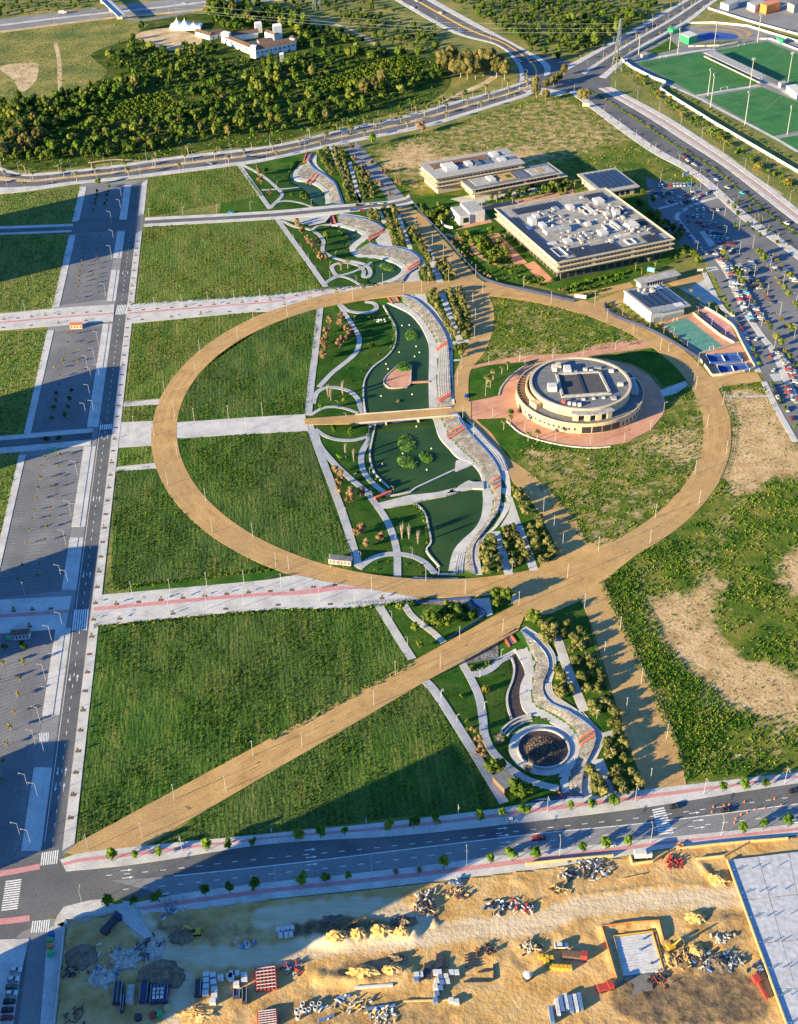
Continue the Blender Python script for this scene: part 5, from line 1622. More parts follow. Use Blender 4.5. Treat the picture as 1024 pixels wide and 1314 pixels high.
for j in range(NTY + 1):
 for i in range(NTX + 1):
  x_,y_ = (i / NTX - .5) * LX,(j / NTY - .5) * LY
  h_ = 3.0
  for cx_ in (-9.0,-1.0,8.0):
   hh = {-9.0: 10.5,-1.0: 9.5,8.0: 5.5}[cx_]
   dd = math.hypot((x_ - cx_) / 1.0,y_ / 1.1)
   h_ = max(h_,3.0 + (hh - 3.0) * math.exp(-dd / 3.6) * 1.0)
  e_ = max(abs(x_) / (LX / 2),abs(y_) / (LY / 2))
  h_ = h_ if e_ < .97 else 2.6
  v_.append((x_,y_,h_))
for j in range(NTY):
 for i in range(NTX):
  o = j * (NTX + 1) + i
  f_.append((o,o + 1,o + NTX + 2,o + NTX + 1))
mobj('canopy',v_,f_,'tent',tn,smooth=True)
MB().box(-LX / 2 + 1,-LY / 2 + 1,0,LX / 2 - 1,LY / 2 - 1,2.7).build('side_wall','tent',tn)
for cx_,hh in ((-9,10.5),(-1,9.5),(8,5.5)):
 MB().cyl((cx_,0),.25,.15,hh - 1.5,hh + 1.5,6).build('mast','white_metal',tn)
# ---- sports ground buildings
_s = lambda s,z=0: tg('S',s,z)
def slab_building(name,label,cat,tile,quad,h,wallm,roofm,zq=None,extra=None):
 q = g2(t(tile,quad),h if zq is None else zq)
 c = q.mean(0)
 r = empty(name,(c[0],c[1],0),0,label,cat)
 q = q - c
 if np.cross(q[1] - q[0],q[2] - q[1]) < 0:
  q = q[::-1]
 qi = q * .96
 MB().prism([tuple(p) for p in qi],0,h - .4).build('wall',wallm,r)
 MB().prism([tuple(p) for p in q],h - .4,h).build('roof',roofm,r)
 return r,q
q = g2(t('S','472,217 530,205 838,352 800,372'),6)
c = q.mean(0)
st = empty('grandstand',(c[0],c[1],0),0,'long covered grandstand with pale roof between two football pitches','grandstand')
q = q - c
MB().prism([tuple(p) for p in q[::-1]],5.7,6.1).build('roof','roof_pale',st)
for k in range(9):
 f_ = (k + .5) / 9
 p_ = (q[1] * (1 - f_) + q[2] * f_) * .96
 MB().box(p_[0] - .2,p_[1] - .2,0,p_[0] + .2,p_[1] + .2,5.7).build('column','white_metal',st)
for k in range(5):
 a_ = q[0] * (.9 - .12 * k) + q[1] * (.1 + .12 * k)
 b_ = q[3] * (.9 - .12 * k) + q[2] * (.1 + .12 * k)
 MB().beam((*a_,.4 + .5 * (4 - k)),(*b_,.4 + .5 * (4 - k)),1.3,.7 + (4 - k) * .02).build('bench_tier','concrete',st)
slab_building('clubhouse','bright green clubhouse with white roof by the curved track','building','S','335,105 385,88 436,112 385,128',7,'green_panel','lime_white')
slab_building('kiosk','green kiosk at the sports ground gate on the road','kiosk','S','262,70 290,65 322,78 290,86',4,'green_panel','green_panel')
slab_building('kiosk','green kiosk beyond the far football pitch','kiosk','S','898,128 915,122 952,138 935,146',4,'green_panel','green_panel')
slab_building('changing_room','white-roofed changing room cut by the frame beside the pitches','building','S','955,410 1010,400 1060,440 1020,460',5,'lime_white','lime_white')
slab_building('stand_booth','small pale booth at the corner of the far pitch','booth','S','912,388 945,380 960,392 925,402',3.5,'lime_white','roof_pale')
slab_building('shed','small pale shed at the corner of the practice lawn','shed','S','100,225 130,212 148,225 120,238',3,'cream','roof_pale')
sheet('lawn',_s('130,220 270,140 330,190 200,225'),.06,'lawn')
sheet('blue_track',spline(_s('430,115 520,98 640,108 672,125 640,140 480,138'),3,True),.07,'court_blue')
ribbon('sand_track',_s('420,60 540,55 700,85 740,110 700,125 660,95 560,82 440,88'),4,.09,'sand',drape=False)
sheet('wild_field',_s('440,165 640,145 780,130 780,150 560,185 430,190'),.055,'wild')
for (s_,lb,h_) in (('c: 350,232 390,262 470,302 520,320 497,342 530,366 700,472 1024,662 1100,705','long white boundary wall of the sports ground facing the boulevard',3.0),('c: 350,228 470,165 600,92 700,90 830,102 1024,162 1100,185','pale boundary wall of the sports ground on the road side',2.5),('S: 380,185 560,180 800,140 860,140 1024,205','thin fence behind the far ends of the pitches',1.8)):
 railing(resample(tg('c',s_),40),lb,h=h_ * .8,w=.45,mt='lime_white',cat='wall',name='boundary_wall')
ribbon('path',_s('60,275 200,245 450,205 540,200'),4,.1,'paver',drape=False)
ribbon('path',_s('30,285 250,400 430,480 640,590 880,715 1024,800'),3.5,.1,'paver',drape=False)
ribbon('path',_s('430,470 600,440 800,410'),3.5,.1,'paver',drape=False)
ribbon('path',_s('800,375 900,420 1024,490'),6,.1,'concrete',drape=False)
for i_,p_ in enumerate(PITCH_[:3]):
 sh = [o for o in bpy.data.objects if o.name.startswith('football_pitch')][i_]
 lines_on(sh,p_,[(.03,.05,.97,.05),(.97,.05,.97,.95),(.97,.95,.03,.95),(.03,.95,.03,.05),(.03,.5,.97,.5),(.3,.05,.3,.2),(.3,.2,.7,.2),(.7,.2,.7,.05)],.16,.1,mt='paint_worn')
_pa = math.atan2(*(PITCH_[0][1] - PITCH_[0][0])[::-1])
for (s_,lb) in (('230,250','white football goal at the far end of the first pitch'),('590,435','white football goal beside the lighting mast'),('690,178','white football goal at the end of the far pitch')):
 goal(_s(s_)[0],_pa,lb,7.3,2.5)
# ---- buildings at the far corner of the photograph
slab_building('factory','orange industrial building at the top corner beyond the sports ground','building','c','880,12 930,-2 960,5 905,22',9,'orange_panel','orange_panel')
slab_building('warehouse','white warehouse next to the orange factory','building','c','830,8 870,-4 905,6 860,22',7,'lime_white','roof_pale')
slab_building('warehouse','low pale shed by the road at the top edge','building','c','728,8 770,-6 800,2 760,20',6,'lime_white','roof_pale')
slab_building('warehouse','grey industrial hall at the very top corner','building','c','985,8 1030,-10 1060,5 1010,20',8,'cream','roof_grey')
sheet('yard',tg('c','690,40 800,-20 1060,-20 1060,130 960,110 800,70'),.03,'asphalt_old')
railing(resample(tg('c','680,35 840,85 1024,135'),20),'grey wall beyond the car row at the top corner',h=2,w=.6,mt='concrete',cat='wall',name='wall')
# overpass at the top left
ov = empty('overpass',(*P(*t('a','425,35')[0])[:2],0),0,'narrow road overpass with blue parapets crossing the highway','bridge')
oc = np.array(ov.location[:2])
la,lb_ = tg('a','385,-12 458,60',6) - oc,tg('a','330,-60 385,-12',6) - oc
MB().beam((*lb_[0],6),(*la[1],6),9,1.0).build('deck','concrete',ov)
dd = (la[1] - lb_[0]) / np.hypot(*(la[1] - lb_[0]))
nn = np.array([-dd[1],dd[0]])
for s_ in (-1,1):
 MB().beam((*(lb_[0] + nn * 4.3 * s_),7.1),(*(la[1] + nn * 4.3 * s_),7.1),.5,1.3).build('parapet','blue_rail',ov)
for k in (.45,.7,.92):
 p_ = lb_[0] * (1 - k) + la[1] * k
 MB().box(p_[0] - 3,p_[1] - .8,0,p_[0] + 3,p_[1] + .8,5.5).build('pier','concrete',ov)
ramp_ = tg('a','458,60 480,70 540,76 640,60 720,42')
strip('approach_road',offset(spline(ramp_,6),4),offset(spline(ramp_,6),-4),.1,'asphalt_old',drape=False,smooth_lines=False)
# ================================================================== vegetation
leafmat('leaf_olive',(0.060,0.072,0.022),(0.140,0.145,0.044),(0.25,0.22,0.08))
leafmat('leaf_dark',(0.022,0.050,0.009),(0.060,0.100,0.016),(0.12,0.155,0.025))
leafmat('leaf_green',(0.040,0.095,0.010),(0.10,0.18,0.018),(0.19,0.26,0.03))
leafmat('leaf_mid',(0.042,0.080,0.012),(0.110,0.155,0.022),(0.22,0.22,0.045))
leafmat('leaf_yellow',(0.11,0.10,0.020),(0.19,0.155,0.032),(0.27,0.20,0.05))
leafmat('leaf_brown',(0.12,0.075,0.038),(0.21,0.135,0.07),(0.31,0.21,0.11))
leafmat('leaf_euca',(0.055,0.062,0.020),(0.12,0.112,0.036),(0.21,0.175,0.06))
leafmat('leaf_pale',(0.30,0.25,0.19),(0.44,0.37,0.28),(0.55,0.47,0.37))
leafmat('leaf_orchard',(0.045,0.090,0.010),(0.11,0.165,0.017),(0.22,0.25,0.03))
plain('bark',(0.11,0.075,0.05),rough=0.95,fine=0.2)
plain('bark_pale',(0.30,0.24,0.18),rough=0.95,fine=0.2)
def ico(n=1):
 bm = bmesh.new()
 bmesh.ops.create_icosphere(bm,subdivisions=n,radius=1.0)
 v = np.array([q.co[:] for q in bm.verts])
 f = np.array([[x.index for x in q.verts] for q in bm.faces])
 bm.free()
 return v,f
ICO1,ICO2 = ico(1),ico(2)
def crown_geo(r,rz,cz,clumps,per,leaf,core=0.62,seed=0,flat=0.0):
 """crown = uneven cores plus leaf faces clustered on clumps spread through the volume; returns verts, tris"""
 g = np.random.default_rng(seed)
 V,F = [],[]
 n0 = 0
 cs = g.normal(size=(clumps,3))
 cs /= np.linalg.norm(cs,axis=1)[:,None]
 cs *= (g.uniform(0.25,1.0,(clumps,1)) ** 0.6) * 0.72
 cs[:,2] = np.maximum(cs[:,2],-0.55)
 for c in cs:
  s = g.uniform(0.28,0.46)
  v = ICO1[0] * g.uniform(0.75,1.2,(len(ICO1[0]),1)) * s * core / 0.62
  v = (v + c) * np.array([r,r,rz]) + np.array([0,0,cz])
  V.append(v)
  F.append(ICO1[1] + n0)
  n0 += len(v)
  d = g.normal(size=(per,3))
  d /= np.linalg.norm(d,axis=1)[:,None]
  p = (c + d * s * g.uniform(0.8,1.25,(per,1))) * np.array([r,r,rz]) + np.array([0,0,cz])
  a = g.normal(size=(per,3))
  b = g.normal(size=(per,3))
  a *= (leaf * g.uniform(.6,1.3,(per,1))) / np.linalg.norm(a,axis=1)[:,None]
  b *= (leaf * g.uniform(.5,1.0,(per,1))) / np.linalg.norm(b,axis=1)[:,None]
  tri = np.stack([p - a * .5,p + a * .5,p + b],1).reshape(-1,3)
  V.append(tri)
  F.append(np.arange(per * 3).reshape(-1,3) + n0)
  n0 += per * 3
 return np.vstack(V),np.vstack(F)
def twig_geo(r,rz,cz,n,w,seed=0,spindle=False):
 """bare crown: thin slivers fanning up and out"""
 g = np.random.default_rng(seed)
 V = []
 for k in range(n):
  an = g.uniform(0,2 * math.pi)
  z0 = cz - rz * g.uniform(.2,1.0)
  rr_ = r * (g.uniform(.3,1.0))
  z1 = z0 + rz * g.uniform(.35,.9)
  if spindle:
   rr_ *= max(.15,1 - abs((z0 - cz) / rz + .2))
  x0,y0 = rr_ * .25 * math.cos(an),rr_ * .25 * math.sin(an)
  x1,y1 = rr_ * math.cos(an + g.normal() * .4),rr_ * math.sin(an + g.normal() * .4)
  t_ = an + 1.57
  V += [(x0 - w * math.cos(t_),y0 - w * math.sin(t_),z0),(x0 + w * math.cos(t_),y0 + w * math.sin(t_),z0),(x1,y1,z1)]
 return np.array(V),np.arange(len(V)).reshape(-1,3)
def trunk_geo(h,r0,r1,seed=0,limbs=3,crown_r=2.0,n=5):
 g = np.random.default_rng(seed)
 mb = MB()
 mb.cyl((0,0),r0,r1,-.1,h,n)
 for k in range(limbs):
  an = 2 * math.pi * k / max(1,limbs) + g.uniform(-.5,.5)
  mb.beam((0,0,h * .75),(math.cos(an) * crown_r * .5,math.sin(an) * crown_r * .5,h + crown_r * .45),r1 * 1.1)
 v = np.array(mb.v)
 tr = []
 for f in mb.f:
  for i in range(1,len(f) - 1):
   tr.append((f[0],f[i],f[i + 1]))
 return v,np.array(tr)
TREES = {}
def deftree(kind,nvar,leaf,bark,h,r,rz,clumps,per,lf,tr=.16,twigs=None,limbs=3):
 """meshes of a tree kind: separate trunk / crown, and one joined mesh for far copies"""
 out = []
 for k in range(nvar):
  sd = hash((len(TREES),k)) % 9973 + 7 * k
  g = np.random.default_rng(sd)
  rr_,hh = r * g.uniform(.88,1.12),h * g.uniform(.92,1.1)
  zz = rz * g.uniform(.9,1.12)
  cz = hh + zz * .55
  if twigs:
   cv,cf = twig_geo(rr_,zz,cz,twigs,lf,sd,twigs > 0 and rz > 2.5 * r)
  else:
   cv,cf = crown_geo(rr_,zz,cz,clumps,per,lf,seed=sd)
  tv,tf = trunk_geo(cz * .9 if twigs else hh + zz * .3,tr,tr * .5,sd,limbs,rr_)
  cm = fast_mesh('crown',cv,cf,[leaf])
  tm = fast_mesh('trunk',tv,tf,[bark])
  jm = fast_mesh(kind,np.vstack([tv,cv]),np.vstack([tf,cf + len(tv)]),[bark,leaf],np.r_[np.zeros(len(tf)),np.ones(len(cf))])
  out.append((tm,cm,jm))
 TREES[kind] = out
deftree('olive_tree',5,'leaf_olive','bark',1.1,2.3,1.9,11,26,.55,.22)
deftree('street_tree',4,'leaf_green','bark',1.9,1.9,2.0,10,26,.5,.13)
deftree('park_tree',4,'leaf_mid','bark',1.8,2.6,2.5,12,26,.6,.2)
deftree('dark_tree',4,'leaf_dark','bark',1.8,2.3,2.1,11,24,.55,.18)
deftree('young_tree',4,'leaf_yellow','bark_pale',1.3,.95,.9,5,14,.34,.09)
deftree('woodland_tree',7,'leaf_mid','bark',2.6,4.2,4.0,15,22,1.0,.3)
deftree('evergreen_tree',5,'leaf_dark','bark',2.6,3.9,3.8,14,22,1.0,.3)
deftree('orchard_tree',4,'leaf_orchard','bark',.6,2.1,1.7,8,16,.65,.14)
deftree('eucalyptus',5,'leaf_euca','bark_pale',7.0,6.8,8.0,30,34,1.2,.5,limbs=5)
deftree('brown_tree',4,'leaf_brown','bark_pale',1.2,2.0,1.8,9,26,.5,.13)
deftree('bare_poplar',3,'leaf_pale','bark_pale',1.0,1.4,5.6,0,0,.10,.16,twigs=260)
deftree('bare_tree',3,'leaf_pale','bark_pale',1.5,2.3,3.2,0,0,.09,.18,twigs=240)
deftree('yellow_bush',2,'leaf_yellow','bark',.4,1.7,1.2,8,26,.45,.14)
deftree('cypress',2,'leaf_dark','bark',.4,.8,3.0,7,24,.4,.14)
deftree('shrub',5,'leaf_mid','bark',.1,1.3,.9,6,16,.45,.1,limbs=0)
deftree('bright_shrub',3,'leaf_green','bark',.1,1.4,1.0,6,18,.45,.1,limbs=0)
# palms
PALM = []
for k in range(4):
 g = np.random.default_rng(90 + k)
 h = 6.5 * g.uniform(.9,1.15)
 mb = MB().cyl((0,0),.28,.2,-.1,h,6)
 tr = [(f[0],f[i],f[i + 1]) for f in mb.f for i in range(1,len(f) - 1)]
 V,F = [],[]
 for q in range(22):
  an = 2 * math.pi * q / 22 + g.uniform(-.15,.15)
  up = g.uniform(-.25,1.0)
  L_ = 2.5 * g.uniform(.85,1.1)
  pr,pz,n0 = 0.0,h - .1,len(V)
  for s in range(4):
   wd = (.34,.5,.4,.05)[s]
   c_,s_ = math.cos(an),math.sin(an)
   V += [(c_ * pr - s_ * wd,s_ * pr + c_ * wd,pz),(c_ * pr,s_ * pr,pz + .12),(c_ * pr + s_ * wd,s_ * pr - c_ * wd,pz)]
   sl = up - s * .75
   pr += L_ / 3 * math.cos(math.atan(sl))
   pz += L_ / 3 * math.sin(math.atan(sl))
  for s in range(3):
   o = n0 + s * 3
   for j in (0,1):
    F += [(o + j,o + j + 1,o + j + 4),(o + j,o + j + 4,o + j + 3)]
 PALM.append((fast_mesh('trunk',np.array(mb.v),np.array(tr),['bark_pale']),fast_mesh('crown',np.array(V),np.array(F),['leaf_olive']),
                 fast_mesh('palm_tree',np.vstack([np.array(mb.v),np.array(V)]),np.vstack([np.array(tr),np.array(F) + len(mb.v)]),['bark_pale','leaf_olive'],np.r_[np.zeros(len(tr)),np.ones(len(F))])))
TREES['palm_tree'] = PALM
def plant(kind,xy,s=1.0,label=None,group=None,parts=True,cat='tree',z=None,sz=None,name=None):
 tm,cm,jm = TREES[kind][random.randrange(len(TREES[kind]))]
 z = h1(xy[0],xy[1]) if z is None else z
 sc = (s,s,s * (sz or 1.0))
 if parts:
  r = bpy.data.objects.new(name or kind,None)
  r.empty_display_size = .3
  COL.objects.link(r)
  for m in (tm,cm):
   o = bpy.data.objects.new(m.name.split('.')[0],m)
   COL.objects.link(o)
   o.parent = r
 else:
  r = bpy.data.objects.new(name or kind,jm)
  COL.objects.link(r)
 r.location = (xy[0],xy[1],z)
 r.rotation_euler = (0,0,random.uniform(0,6.28))
 r.scale = sc
 tag(r,label,cat,group)
 return r
def row(tile,s,n,jit=.25):
 q = tg(tile,s)
 q = resample(q,n)
 return q + rng.normal(0,jit,q.shape)
# ---- olives, bed by bed
OL = [
 ('on the bed by the north end of the park',[row('A','562,95 590,150 640,235',6),row('A','605,75 625,140 655,210',5)]),
 ('on the long bed under the north avenue',[row('A','660,65 700,210 760,400',12),row('A','708,95 745,230 795,390',11)]),
 ('on the bed beside the grey alley',[row('A','812,205 838,300 870,395',7),row('A','850,235 885,310 910,388',6)]),
 ('on the small square bed below the cross street',[row('B','175,480 190,530',3),row('B','215,480 232,530',3)]),
 ('on the bed above the red stairs',[row('B','275,465 305,580 345,690',9),row('B','330,460 365,590 395,690',9)]),
 ('on the thin bed beside the sand alley',[row('B','435,600 500,700 565,800',9),row('B','470,600 525,690 560,770',5)]),
 ('on the bed above the ring by the pond',[row('B','520,870 545,930',3),row('B','555,850 590,925',4)]),
 ('on the small bed where sand alley meets ring',[row('B','625,835 690,920',4),row('B','660,820 728,905',4)]),
 ('on the first bed inside the ring',[row('D','55,55 120,160 215,318',10),row('D','90,40 110,80',3)]),
 ('on the second bed inside the ring',[row('D','185,35 230,180 290,325',10),row('D','245,35 285,160 318,300',10)]),
 ('on the little bed above the footbridge',[row('D','240,410 265,450',2),row('D','275,400 290,395',2)]),
 ('on the dark bed beside the sand path bend',[row('F','615,470 650,550 685,620',5),row('F','650,480 690,590',3)]),
 ('on the olive bed nearest the lower lake',[tg('F','455,790 415,850 400,905 440,960 485,870 505,935 512,990 445,915 480,815 425,1000')]),
 ('on the middle olive bed above the ring',[tg('F','552,730 602,720 612,780 562,840 645,830 665,880 592,900 605,955 655,940 700,915 570,780')]),
 ('on the outer olive bed above the ring',[tg('F','770,660 722,720 790,710 732,770 802,765 760,820 832,820 772,870 850,865 872,880 792,930 822,920 735,800')]),
 ('on the bed where diagonal path meets fountain slope',[tg('H','600,35 640,75 590,90 622,108 652,45 575,20')]),
 ('on the clump beside the fountain terrace',[tg('H','660,270 690,322 662,390 692,410 732,380 702,358 675,300')]),
 ('on the long bed beside the south sand path',[tg('H','720,25 690,75 742,85 792,65 742,158 792,148 822,108 762,228 832,208 852,248 792,308 842,308 892,308 822,378 882,378 942,418 852,458 902,438 952,488 862,498 952,560 992,570 982,520 770,120 800,330 905,345 925,460')]),
 ('on the lowest bed by the south avenue',[tg('H','932,668 992,618 1012,658 952,738 932,708 1012,718 982,828 992,878 1012,898 962,858'),tg('o','365,60 372,110 342,168 402,168 345,208 422,205 372,225')]),
 ('on the triangular clump by the south avenue',[tg('H','842,838 872,848 862,908 902,908 912,938 835,815')]),
]
for (ph,rows_) in OL:
 k = 0
 for r_ in rows_:
  for p_ in r_:
   plant('olive_tree',p_,random.uniform(1.05,1.5),f'{nth(k)} round olive tree {ph}','olive trees on the park beds')
   k += 1
# ---- trees along the south avenue
for (ph,s_) in (('on the park side of the south avenue','m: 420,482 510,472 598,462 775,445 857,436 950,425 n: 127,405 210,398 300,388 470,368 558,358 642,348 807,330 890,320 978,312 o: 5,308 172,292 250,284 333,276 740,222 822,214 900,205'),
                 ('on the building site side of the south avenue','m: 405,655 502,648 594,635 772,612 862,605 956,594 n: 140,572 228,562 316,552 670,512 845,492 927,482 1010,472 o: 38,470 215,450 300,438 388,428 815,380 892,365 985,355')):
 for k,p_ in enumerate(tg('m',s_)):
  plant('street_tree',p_,random.choice([.95,1.1,1.2,1.35,1.45]),f'{nth(k)} leafy street tree from the crossroads {ph}','street trees of the south avenue')
for k,p_ in enumerate(tg('n','492,530 580,523')):
 plant('bare_tree',p_,.8,f'{nth(k)} bare grey tree on the site side pavement','bare trees of the south avenue')
# ---- saplings along the straight street and promenades
PIT = MB().box(-1.1,-.75,0,1.1,.75,.06).mesh('tree_pit','brown_roof')
def sapling_row(q,ph,group,kind='young_tree',s=(.5,.9),skip=.0):
 for k,p_ in enumerate(q):
  o = bpy.data.objects.new('tree_pit',PIT)
  COL.objects.link(o)
  o.location = (p_[0],p_[1],.18)
  o['kind'] = 'structure'
  if random.random() >= skip:
   plant(kind,p_,random.uniform(*s),f'{nth(k)} thin sapling in a square pit {ph}',group,parts=False,z=.2)
wl = (SLG['R1'] + SLG['R2']) / 2
sapling_row(resample(np.array([at_line('R1',1050) * .4 + at_line('R2',1050) * .6,at_line('R1',310) * .4 + at_line('R2',310) * .6]),46),'along the straight street','saplings of the straight street',skip=.35)
for (A_,B_),ph in zip(PINK,('on the far promenade beyond the street','on the far promenade towards the ring','on the near promenade beyond the street','on the near promenade towards the ring')):
 n_ = max(4,int(plen(A_) / 9.5))
 A1,B1 = resample(A_,n_ + 2)[1:-1],resample(B_,n_ + 2)[1:-1]
 k0 = int(n_ * .45) if 'beyond' in ph else 0
 sapling_row((A1 * .64 + B1 * .36)[k0:],ph + ', pink side','promenade saplings',skip=.55)
 sapling_row((A1 * .14 + B1 * .86)[k0::2],ph + ', field side','promenade saplings',skip=.6)
# ---- car park trees beside the straight street
LP_ = [('in the northernmost car park','d: 365,82 362,98 360,112 357,128 352,150 408,64 406,80 403,95 400,113 398,130','dark_tree',.6),
       ('in the second car park','d: 333,232 331,258 322,290 318,312 314,330 310,345 308,360 300,385 298,402 296,420 293,440 292,460 290,480 380,232 376,252 372,275 368,300 364,325 358,350 354,370 350,392 347,405 343,425 341,440 338,462','young_tree',1.0),
       ('in the third car park','d: 258,618 255,650 245,690 238,722 312,608 306,650 300,680 294,715 g: 240,20 208,44 227,72 222,104 292,15 285,48','young_tree',1.0),
       ('in the shaded half of the third car park','g: 212,140 210,165 203,195 196,230 270,130 262,162 255,192 250,226','dark_tree',.7),
       ('in the fourth car park','g: 168,380 158,412 153,458 142,495 136,535 128,575 122,610 110,650 102,700 226,372 220,412 213,450 206,488 200,528 190,568 184,602 175,642 168,690 j: 85,85 72,135 153,78 142,126','young_tree',1.05),
       ('in the fifth car park','j: 88,450 75,512 67,570 58,635 42,695 12,455 2,515 m: 28,50 18,122 8,185','young_tree',1.3)]
for (ph,s_,kd,sc_) in LP_:
 for k,p_ in enumerate(tg('d',s_)):
  plant(kd,p_,sc_ * random.uniform(.8,1.25),f'{nth(k)} small tree {ph} by the street','small car park trees',parts=False)
for (s_,lb,sc_) in (('d: 372,50','broad dark tree at the head of the northernmost car park',1.2),('j: 92,390','round dark tree beside the parking kiosk',1.1),('j: 20,392','smaller dark bush tree beside the green bin',.8),('g: 225,315','green shrub tree at the side street crossing',.8),('g: 175,318','low green tree on the side street verge',.8)):
 plant('dark_tree',tg('d',s_)[0],sc_,lb)
# ---- park trees
SC = [('brown_tree','A: 160,235 180,290 235,360 420,575 445,615 482,668 512,705 555,690 540,745 570,790 600,785 410,555','russet tree on the lawn above the ring',1.35),
      ('brown_tree','C: 250,215 170,240 152,300 145,355 135,410 130,465 282,290 262,350 232,390 302,320 240,250 120,380','russet tree on the lawn beside the upper lake',1.45),
      ('brown_tree','E: 210,340 240,420 230,490 305,500 300,540 370,490 375,740 345,760 412,830 505,790 385,720 245,370','russet tree on the lawn beside the weir',1.35),
      ('brown_tree','H: 205,600 225,650 245,690 262,735 220,720','russet bush beside the fountain path',1.0),
      ('bare_poplar','C: 178,735 160,715 255,690 E: 275,232 328,258 645,765 690,762 750,792','slim bare poplar on the lakeside lawn',1.0),
      ('bare_tree','H: 342,652 500,802 G: 560,385','pale bare tree near the round fountain',1.25),
      ('park_tree','A: 385,372 452,372 612,640 215,215 470,375','round green tree on the lawn near the stream',1.0),
      ('park_tree','H: 300,830 350,810 460,950 430,930 500,940','olive-green tree beside the wooden shed',1.2),
      ('park_tree','G: 620,440 700,430 660,380 580,420 740,370 690,350','big yellow-green tree in the hollow by the ring',1.35),
      ('dark_tree','G: 800,370 850,390 870,365 770,330 820,340','dark dense tree in the hollow by the ring',1.0),
      ('park_tree','k: 862,205 885,200 905,215 870,230 995,290 1010,300','dense tree between ring and diagonal path',1.15),
      ('street_tree','E: 235,258 200,75 305,95 C: 270,745 110,810 195,945 305,950','bright green tree near the footbridge',.9),
      ('park_tree','G: 375,330 475,468 505,578','small round tree beside the lower field path',.8),
      ('dark_tree','C: 440,385 460,380 430,200 450,195','dark tree on the lawn beside the upper lake',.7),
      ('bright_shrub','E: 375,370 480,370 430,380','low green bush by the weir lawn',1.0),
      ('shrub','H: 170,535 165,585 138,400 200,235 195,250 280,215','low round bush on the fountain lawn',1.0),
      ('yellow_bush','H: 262,355 285,352 272,365','golden flowering bush on the fountain lawn',1.1),
      ('shrub','A: 265,240 330,230 205,220 650,695 690,655 C: 490,420 415,490 380,530 310,600 290,520 E: 480,935 555,925 675,935 755,940 770,995 470,985','tiny young bush on the park lawn',.6)]
for (kd,s_,lb,sc_) in SC:
 q_ = tg('A',s_,-.8)
 for k,p_ in enumerate(q_):
  plant(kd,p_,sc_ * random.uniform(.85,1.2),(f'{nth(k)} ' if len(q_) > 1 else '') + lb,'park lawn trees' if len(q_) > 1 else None,cat='bush' if 'bush' in lb else 'tree',sz=1.25 if kd == 'bare_poplar' else None)
for k,p_ in enumerate(tg('D','475,605 430,640 570,535 532,562 456,655 440,625 545,930 586,905 705,1005 765,1010 A: 705,845 750,830')):
 plant('palm_tree',p_,random.uniform(.75,1.0),f'{nth(k)} tall palm on the lawns around the round building','palms around the round building')
for k,p_ in enumerate(tg('R','445,476 510,475 562,474 625,468')):
 plant('cypress',p_ - np.array([0,1.5]),.8,f'{nth(k)} slim cypress in front of the round building loggia','cypresses of the round building',z=6.0)
plant('park_tree',tg('D','587,835')[0],.8,'lone round tree on the pink plaza edge')
# ---- campus gardens
q_ = np.vstack([tg('U','105,440 150,460 165,455 195,520 185,430 215,440 255,410 255,465 140,450 195,400 205,420'),tg('B','525,465')])
for k,p_ in enumerate(q_):
 plant('park_tree',p_,random.uniform(.6,1.1),f'{nth(k)} green garden tree near the chapel','campus garden trees')
q_ = np.vstack([resample(tg('U','200,520 290,640 380,740'),8),resample(tg('U','310,600 420,720'),6),resample(tg('B','720,690 800,770 880,860 1000,930'),12),tg('V','20,480 70,520 110,510 170,520 230,530 280,540 400,570 460,550')])
for k,p_ in enumerate(q_):
 plant(random.choice(['brown_tree','yellow_bush','street_tree','yellow_bush']),p_,random.uniform(.6,.95),f'{nth(k)} small autumn-toned tree inside the campus fence','trees inside the campus fence',name='garden_tree')
q_ = np.vstack([tg('U','510,365 565,350 625,335 690,315 545,370 580,395 640,385 695,370 755,355 870,290 905,310 955,320 970,280 1000,270 1010,290 960,270'),tg('V','770,455 800,480 835,435 868,455 110,310 70,330')])
for k,p_ in enumerate(q_):
 plant('palm_tree',p_,random.uniform(.6,.85),f'{nth(k)} short palm beside the campus buildings','campus palms')
q_ = np.vstack([tg('U','340,580 370,560 400,590 440,560 470,600 430,640 480,640 500,680 560,690 600,700 470,700 510,720 550,650 380,610 350,600 410,600 590,720 450,590 540,720')])
for k,p_ in enumerate(q_):
 plant('shrub',p_,random.uniform(1.2,2.2),f'{nth(k)} dark shrub in the campus garden island','campus garden shrubs',parts=False,cat='shrub')
q_ = np.vstack([scatter_in(tg('U','300,590 340,570 520,560 560,620 640,700 560,745 470,720 420,640'),60,2.0),scatter_in(tg('U','90,420 220,400 260,430 210,520 160,500'),26,2.2),scatter_in(tg('V','0,420 90,500 250,540 330,550 200,460 60,330'),40,2.4),scatter_in(tg('U','440,380 800,320 960,330 1000,270 780,300 560,345'),40,2.4)])
for k,p_ in enumerate(q_):
 plant(random.choice(['shrub','shrub','bright_shrub','park_tree']),p_,random.uniform(.7,1.3),'leafy shrub ' + ('of the garden island inside the campus fence' if k < 60 else 'beside the chapel wall' if k < 86 else 'between campus fence and square building' if k < 126 else 'along the pink path between campus buildings'),'shrubs filling the campus gardens',parts=False,cat='shrub',name='garden_shrub')
q_ = np.vstack([resample(tg('V','400,560 520,520 680,485 760,470'),22),resample(tg('V','420,575 560,545 700,505'),16),resample(tg('V','480,590 620,565'),8)]) + rng.normal(0,.8,(46,2))
for k,p_ in enumerate(q_):
 plant(random.choice(['shrub','bright_shrub']),p_,random.uniform(.8,1.5),f'{nth(k)} shrub of the hedge below the square campus building','hedge shrubs below the campus',parts=False,cat='shrub',name='hedge_shrub')
